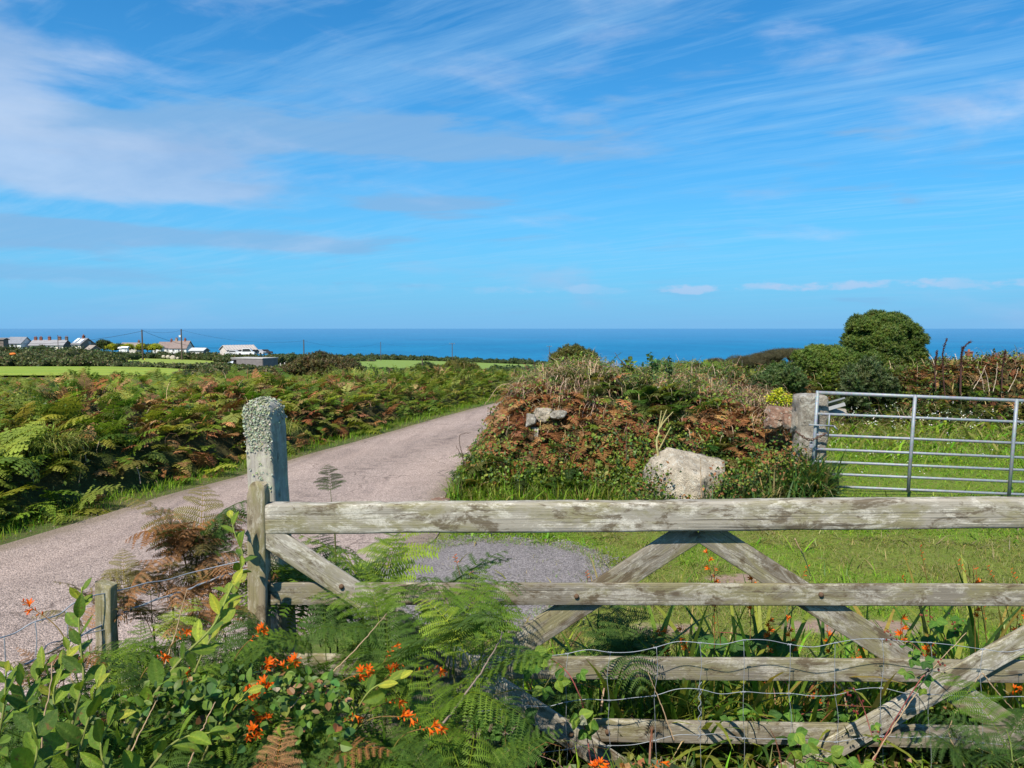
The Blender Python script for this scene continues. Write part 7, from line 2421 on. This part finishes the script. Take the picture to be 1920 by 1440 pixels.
bramble([(1108, 1430), (1100, 1380), (1092, 1352)], 3.18, [(1085, 1345, 1.0), (1110, 1352, 1.0), (1100, 1370, .8)], 'bramble tip with pale and green leaves in front of the left lower brace', seed=2, ncomp=4, cols=(1, 3, 4, 1))
bramble([(1000, 1470), (985, 1400), (950, 1360), (910, 1340)], 3.25, [(905, 1345, 1.1), (945, 1350, 1.1), (985, 1345, 1.0), (920, 1375, 1.1), (960, 1378, 1.2), (1000, 1385, 1.1), (915, 1400, 1.0), (945, 1412, 1.1), (1000, 1415, 1.1), (975, 1420, 1.0)], 'dark glossy bramble filling the corner left of the lower brace', seed=3, cols=(0, 2, 0, 1))
bramble([(1632, 1440), (1655, 1390), (1690, 1330), (1725, 1275), (1745, 1245), (1720, 1215), (1690, 1195)], 3.16, [(1695, 1210, .75), (1710, 1235, .8), (1735, 1240, .8), (1700, 1260, .7), (1735, 1270, .8), (1728, 1292, .7), (1712, 1222, .6)], 'red caned bramble with unripe berries hanging on the right brace', berries=[(1668, 1188), (1762, 1247), (1650, 1375)], seed=4, size=.05, cols=(1, 2, 3, 0))
bramble([(1500, 1470), (1500, 1420), (1495, 1385)], 3.15, [(1492, 1375, 1.0), (1515, 1395, .9), (1488, 1405, .9)], 'bramble tip with three clear green leaves in front of the lowest rail', seed=5, cols=(1, 3, 1))
bramble([(1580, 1480), (1565, 1440), (1530, 1425)], 3.1, [(1560, 1415, .9), (1540, 1428, .9), (1590, 1425, .9), (1510, 1432, .9), (1620, 1432, .8)], 'low bramble leaves along the bottom edge between the braces', seed=6, cols=(1, 0, 3))
bramble([(1600, 1290), (1620, 1330), (1635, 1380)], 3.2, [(1640, 1360, .5), (1652, 1385, .6)], 'small bramble spray with ripe and unripe berries left of the right brace', berries=[(1590, 1302), (1606, 1325)], seed=7)
bramble([(1780, 1230), (1770, 1190), (1745, 1155)], 3.7, [(1755, 1165, .9), (1785, 1180, .9), (1770, 1205, .8), (1800, 1160, .7), (1740, 1195, .7)], 'bramble with dark seed heads behind the gate between the second and third rails', berries=[(1740, 1152), (1795, 1172)], seed=8, cols=(2, 0, 1))
bramble([(1480, 1290), (1430, 1220), (1390, 1190), (1340, 1185)], 3.85, [(1380, 1205, 1.2), (1410, 1195, 1.2), (1445, 1190, 1.1), (1470, 1205, 1.2), (1345, 1200, 1.1), (1320, 1190, 1.0), (1400, 1225, 1.1), (1440, 1225, 1.1)], 'dark leaved bramble behind the netting, left of the right brace', seed=9, cols=(2, 2, 0), size=.065)
bramble([(1330, 1420), (1400, 1400), (1470, 1350), (1540, 1330)], 3.6, [(1380, 1340, 1.1), (1410, 1330, 1.1), (1440, 1345, 1.1), (1480, 1335, 1.1), (1520, 1330, 1.1), (1345, 1345, 1.0), (1550, 1345, 1.0), (1580, 1335, 1.0)], 'shaded bramble between the two lowest rails behind the netting', seed=10, cols=(0, 1, 2), size=.065)

# ---- bare branches on the hedge bank
PALE = (.33, .29, .12)
stick([(1206, 935), (1222, 905), (1232, 865), (1233, 815), (1240, 795)], (9.5, 9.8), 'pale crooked branch with forked bleached tips standing in the bank', .020, .011, PALE, 'branch', 'branch',
      fork=[[(1238, 800, 9.8), (1250, 785, 9.8), (1262, 772, 9.8)], [(1238, 800, 9.8), (1245, 780, 9.8), (1250, 768, 9.8)], [(1236, 808, 9.8), (1238, 785, 9.8), (1240, 770, 9.8)], [(1232, 850, 9.75), (1245, 825, 9.75), (1258, 800, 9.75)]])
for pts, d, lab in [([(968, 738), (962, 724), (948, 720), (932, 727), (920, 745), (908, 760)], (10.8, 10.6), 'pale dry stem arching out over the lane from the left of the bank'),
                    ([(1120, 722), (1060, 730), (1010, 745), (960, 768)], (11.2, 10.6), 'long straight dead stem lying down the left of the bank top'),
                    ([(1175, 890), (1174, 850), (1175, 790)], (9.9, 9.95), 'upright brown stem in the middle of the bank'),
                    ([(870, 870), (866, 850), (864, 815), (880, 812)], (10.3, 10.2), 'dark hooked twig at the left edge of the bank'),
                    ([(875, 875), (865, 855), (855, 835)], (10.2, 10.2), 'short bare twig leaning over the lane below the hooked one'),
                    ([(1180, 690), (1160, 672), (1153, 661)], (11.5, 11.5), 'dark twig against the sea just right of the bank top'),
                    ([(1315, 935), (1314, 880), (1313, 858)], (8.95, 8.95), 'dark dock stem in front of the pale boulder')]:
    stick(pts, d, lab, .007, .003, TANC if 'pale' in lab or 'dead' in lab else (.11, .07, .05), 'dry_branch', 'branch')
def weed(px, pb, pt, d, label, n, col, wd=.18, size=.07, mat=None):
    B = at(px, pb, d)
    t = thing('leafy_weed', label, 'weed', B)
    T = at(px + rng.uniform(-6, 6), pt, d)
    C = smooth_curve([B, (B + T) / 2 + [.03, 0, 0], T], 16) - B
    m = MB(); m.tube(C, np.linspace(.007, .002, 16), 5, (.12, .10, .05)); m.build('stem', M_STEM, t, True)
    f = rng.uniform(.25, 1, n)
    P = np.stack([np.interp(f, np.linspace(0, 1, 16), C[:, a]) for a in range(3)], 1) + rng.normal(0, wd * .4, (n, 3)) * (1.1 - f * .6)[:, None]
    m = MB(); multi_scatter(m, LEAF_LO, leaf_orient(np.tile([0, -.5, .8], (n, 1)), .7) * size * rng.uniform(.6, 1.2, n)[:, None, None], P, pick(n, col)); m.build('foliage', mat or M_LEAF, t)
    return t
weed(1178, 712, 672, 11.6, 'dark leafy weed poking up against the sea right of the bank top', 70, OLIVE + GREEN)
weed(1222, 715, 668, 11.8, 'taller feathery weed against the sea above the bank', 80, [(.05, .11, .03), (.07, .14, .03)])
weed(1250, 715, 680, 11.8, 'third small weed against the sea, nearest the headland', 50, DARKG)
weed(1125, 900, 868, 9.85, 'yellow green sorrel tuft in the middle of the bank face', 40, YELLOWG)
weed(1120, 835, 802, 10.3, 'pale yellow seed head on the bank above the sorrel', 60, [(.30, .28, .06), (.24, .24, .06)], .12, .05)
# dead dock stalks on the field hedge
gDk = 'dark dead dock stalks on the field hedge'
for pts, lab in [([(1755, 730), (1753, 690), (1757, 657)], 'shortest left dock stalk just right of the gorse tree'), ([(1772, 745), (1768, 690), (1769, 655), (1776, 634)], 'tall straight dock stalk right of the gorse tree'),
                 ([(1801, 740), (1803, 690), (1806, 655), (1813, 645), (1821, 640)], 'dock stalk bent over to the right at its top'), ([(1800, 735), (1802, 680), (1805, 650)], 'straight dock stalk beside the bent one'), ([(1878, 730), (1880, 690), (1885, 657)], 'lone dock stalk right of the red chimney')]:
    W_ = [at(px, py, 16.8) for px, py in pts]
    C = smooth_curve(W_, 24)
    t = thing('dock_stalk', lab, 'dead plant', C[0], 0, gDk)
    m = MB(); m.tube(C - C[0], np.linspace(.014, .008, 24), 5, (.075, .035, .03)); m.build('stem', M_STEM, t)
    k = 260
    f = rng.uniform(.55, 1, k)
    P = np.stack([np.interp(f, np.linspace(0, 1, 24), C[:, a]) for a in range(3)], 1) + rng.normal(0, .009, (k, 3))
    m = MB(); multi_scatter(m, LEAF_LO, leaf_orient(rng.normal(0, 1, (k, 3)), 1) * .024, P - C[0], pick(k, [(.07, .03, .025), (.10, .045, .03)]))
    m.tube((C - C[0])[12:], .007, 5, (.09, .04, .03)); m.build('seed_head', M_DRY, t)
for k, (a, b, lab) in enumerate([((1855, 735), (1845, 690), 'bleached bare stem on the field hedge left of the lone dock stalk'), ((1862, 735), (1870, 680), 'bleached stem leaning right on the field hedge'), ((1825, 730), (1848, 685), 'long bleached stem leaning right below the red chimney'), ((1845, 735), (1835, 692), 'pale bare stem leaning left below the red chimney'), ((1890, 735), (1910, 690), 'bleached stem nearest the right edge on the field hedge')]):
    stick([a, ((a[0] + b[0]) / 2 + 2, (a[1] + b[1]) / 2), b], (16.7, 16.7), lab, .010, .005, (.42, .33, .24), 'dry_branch', 'branch')
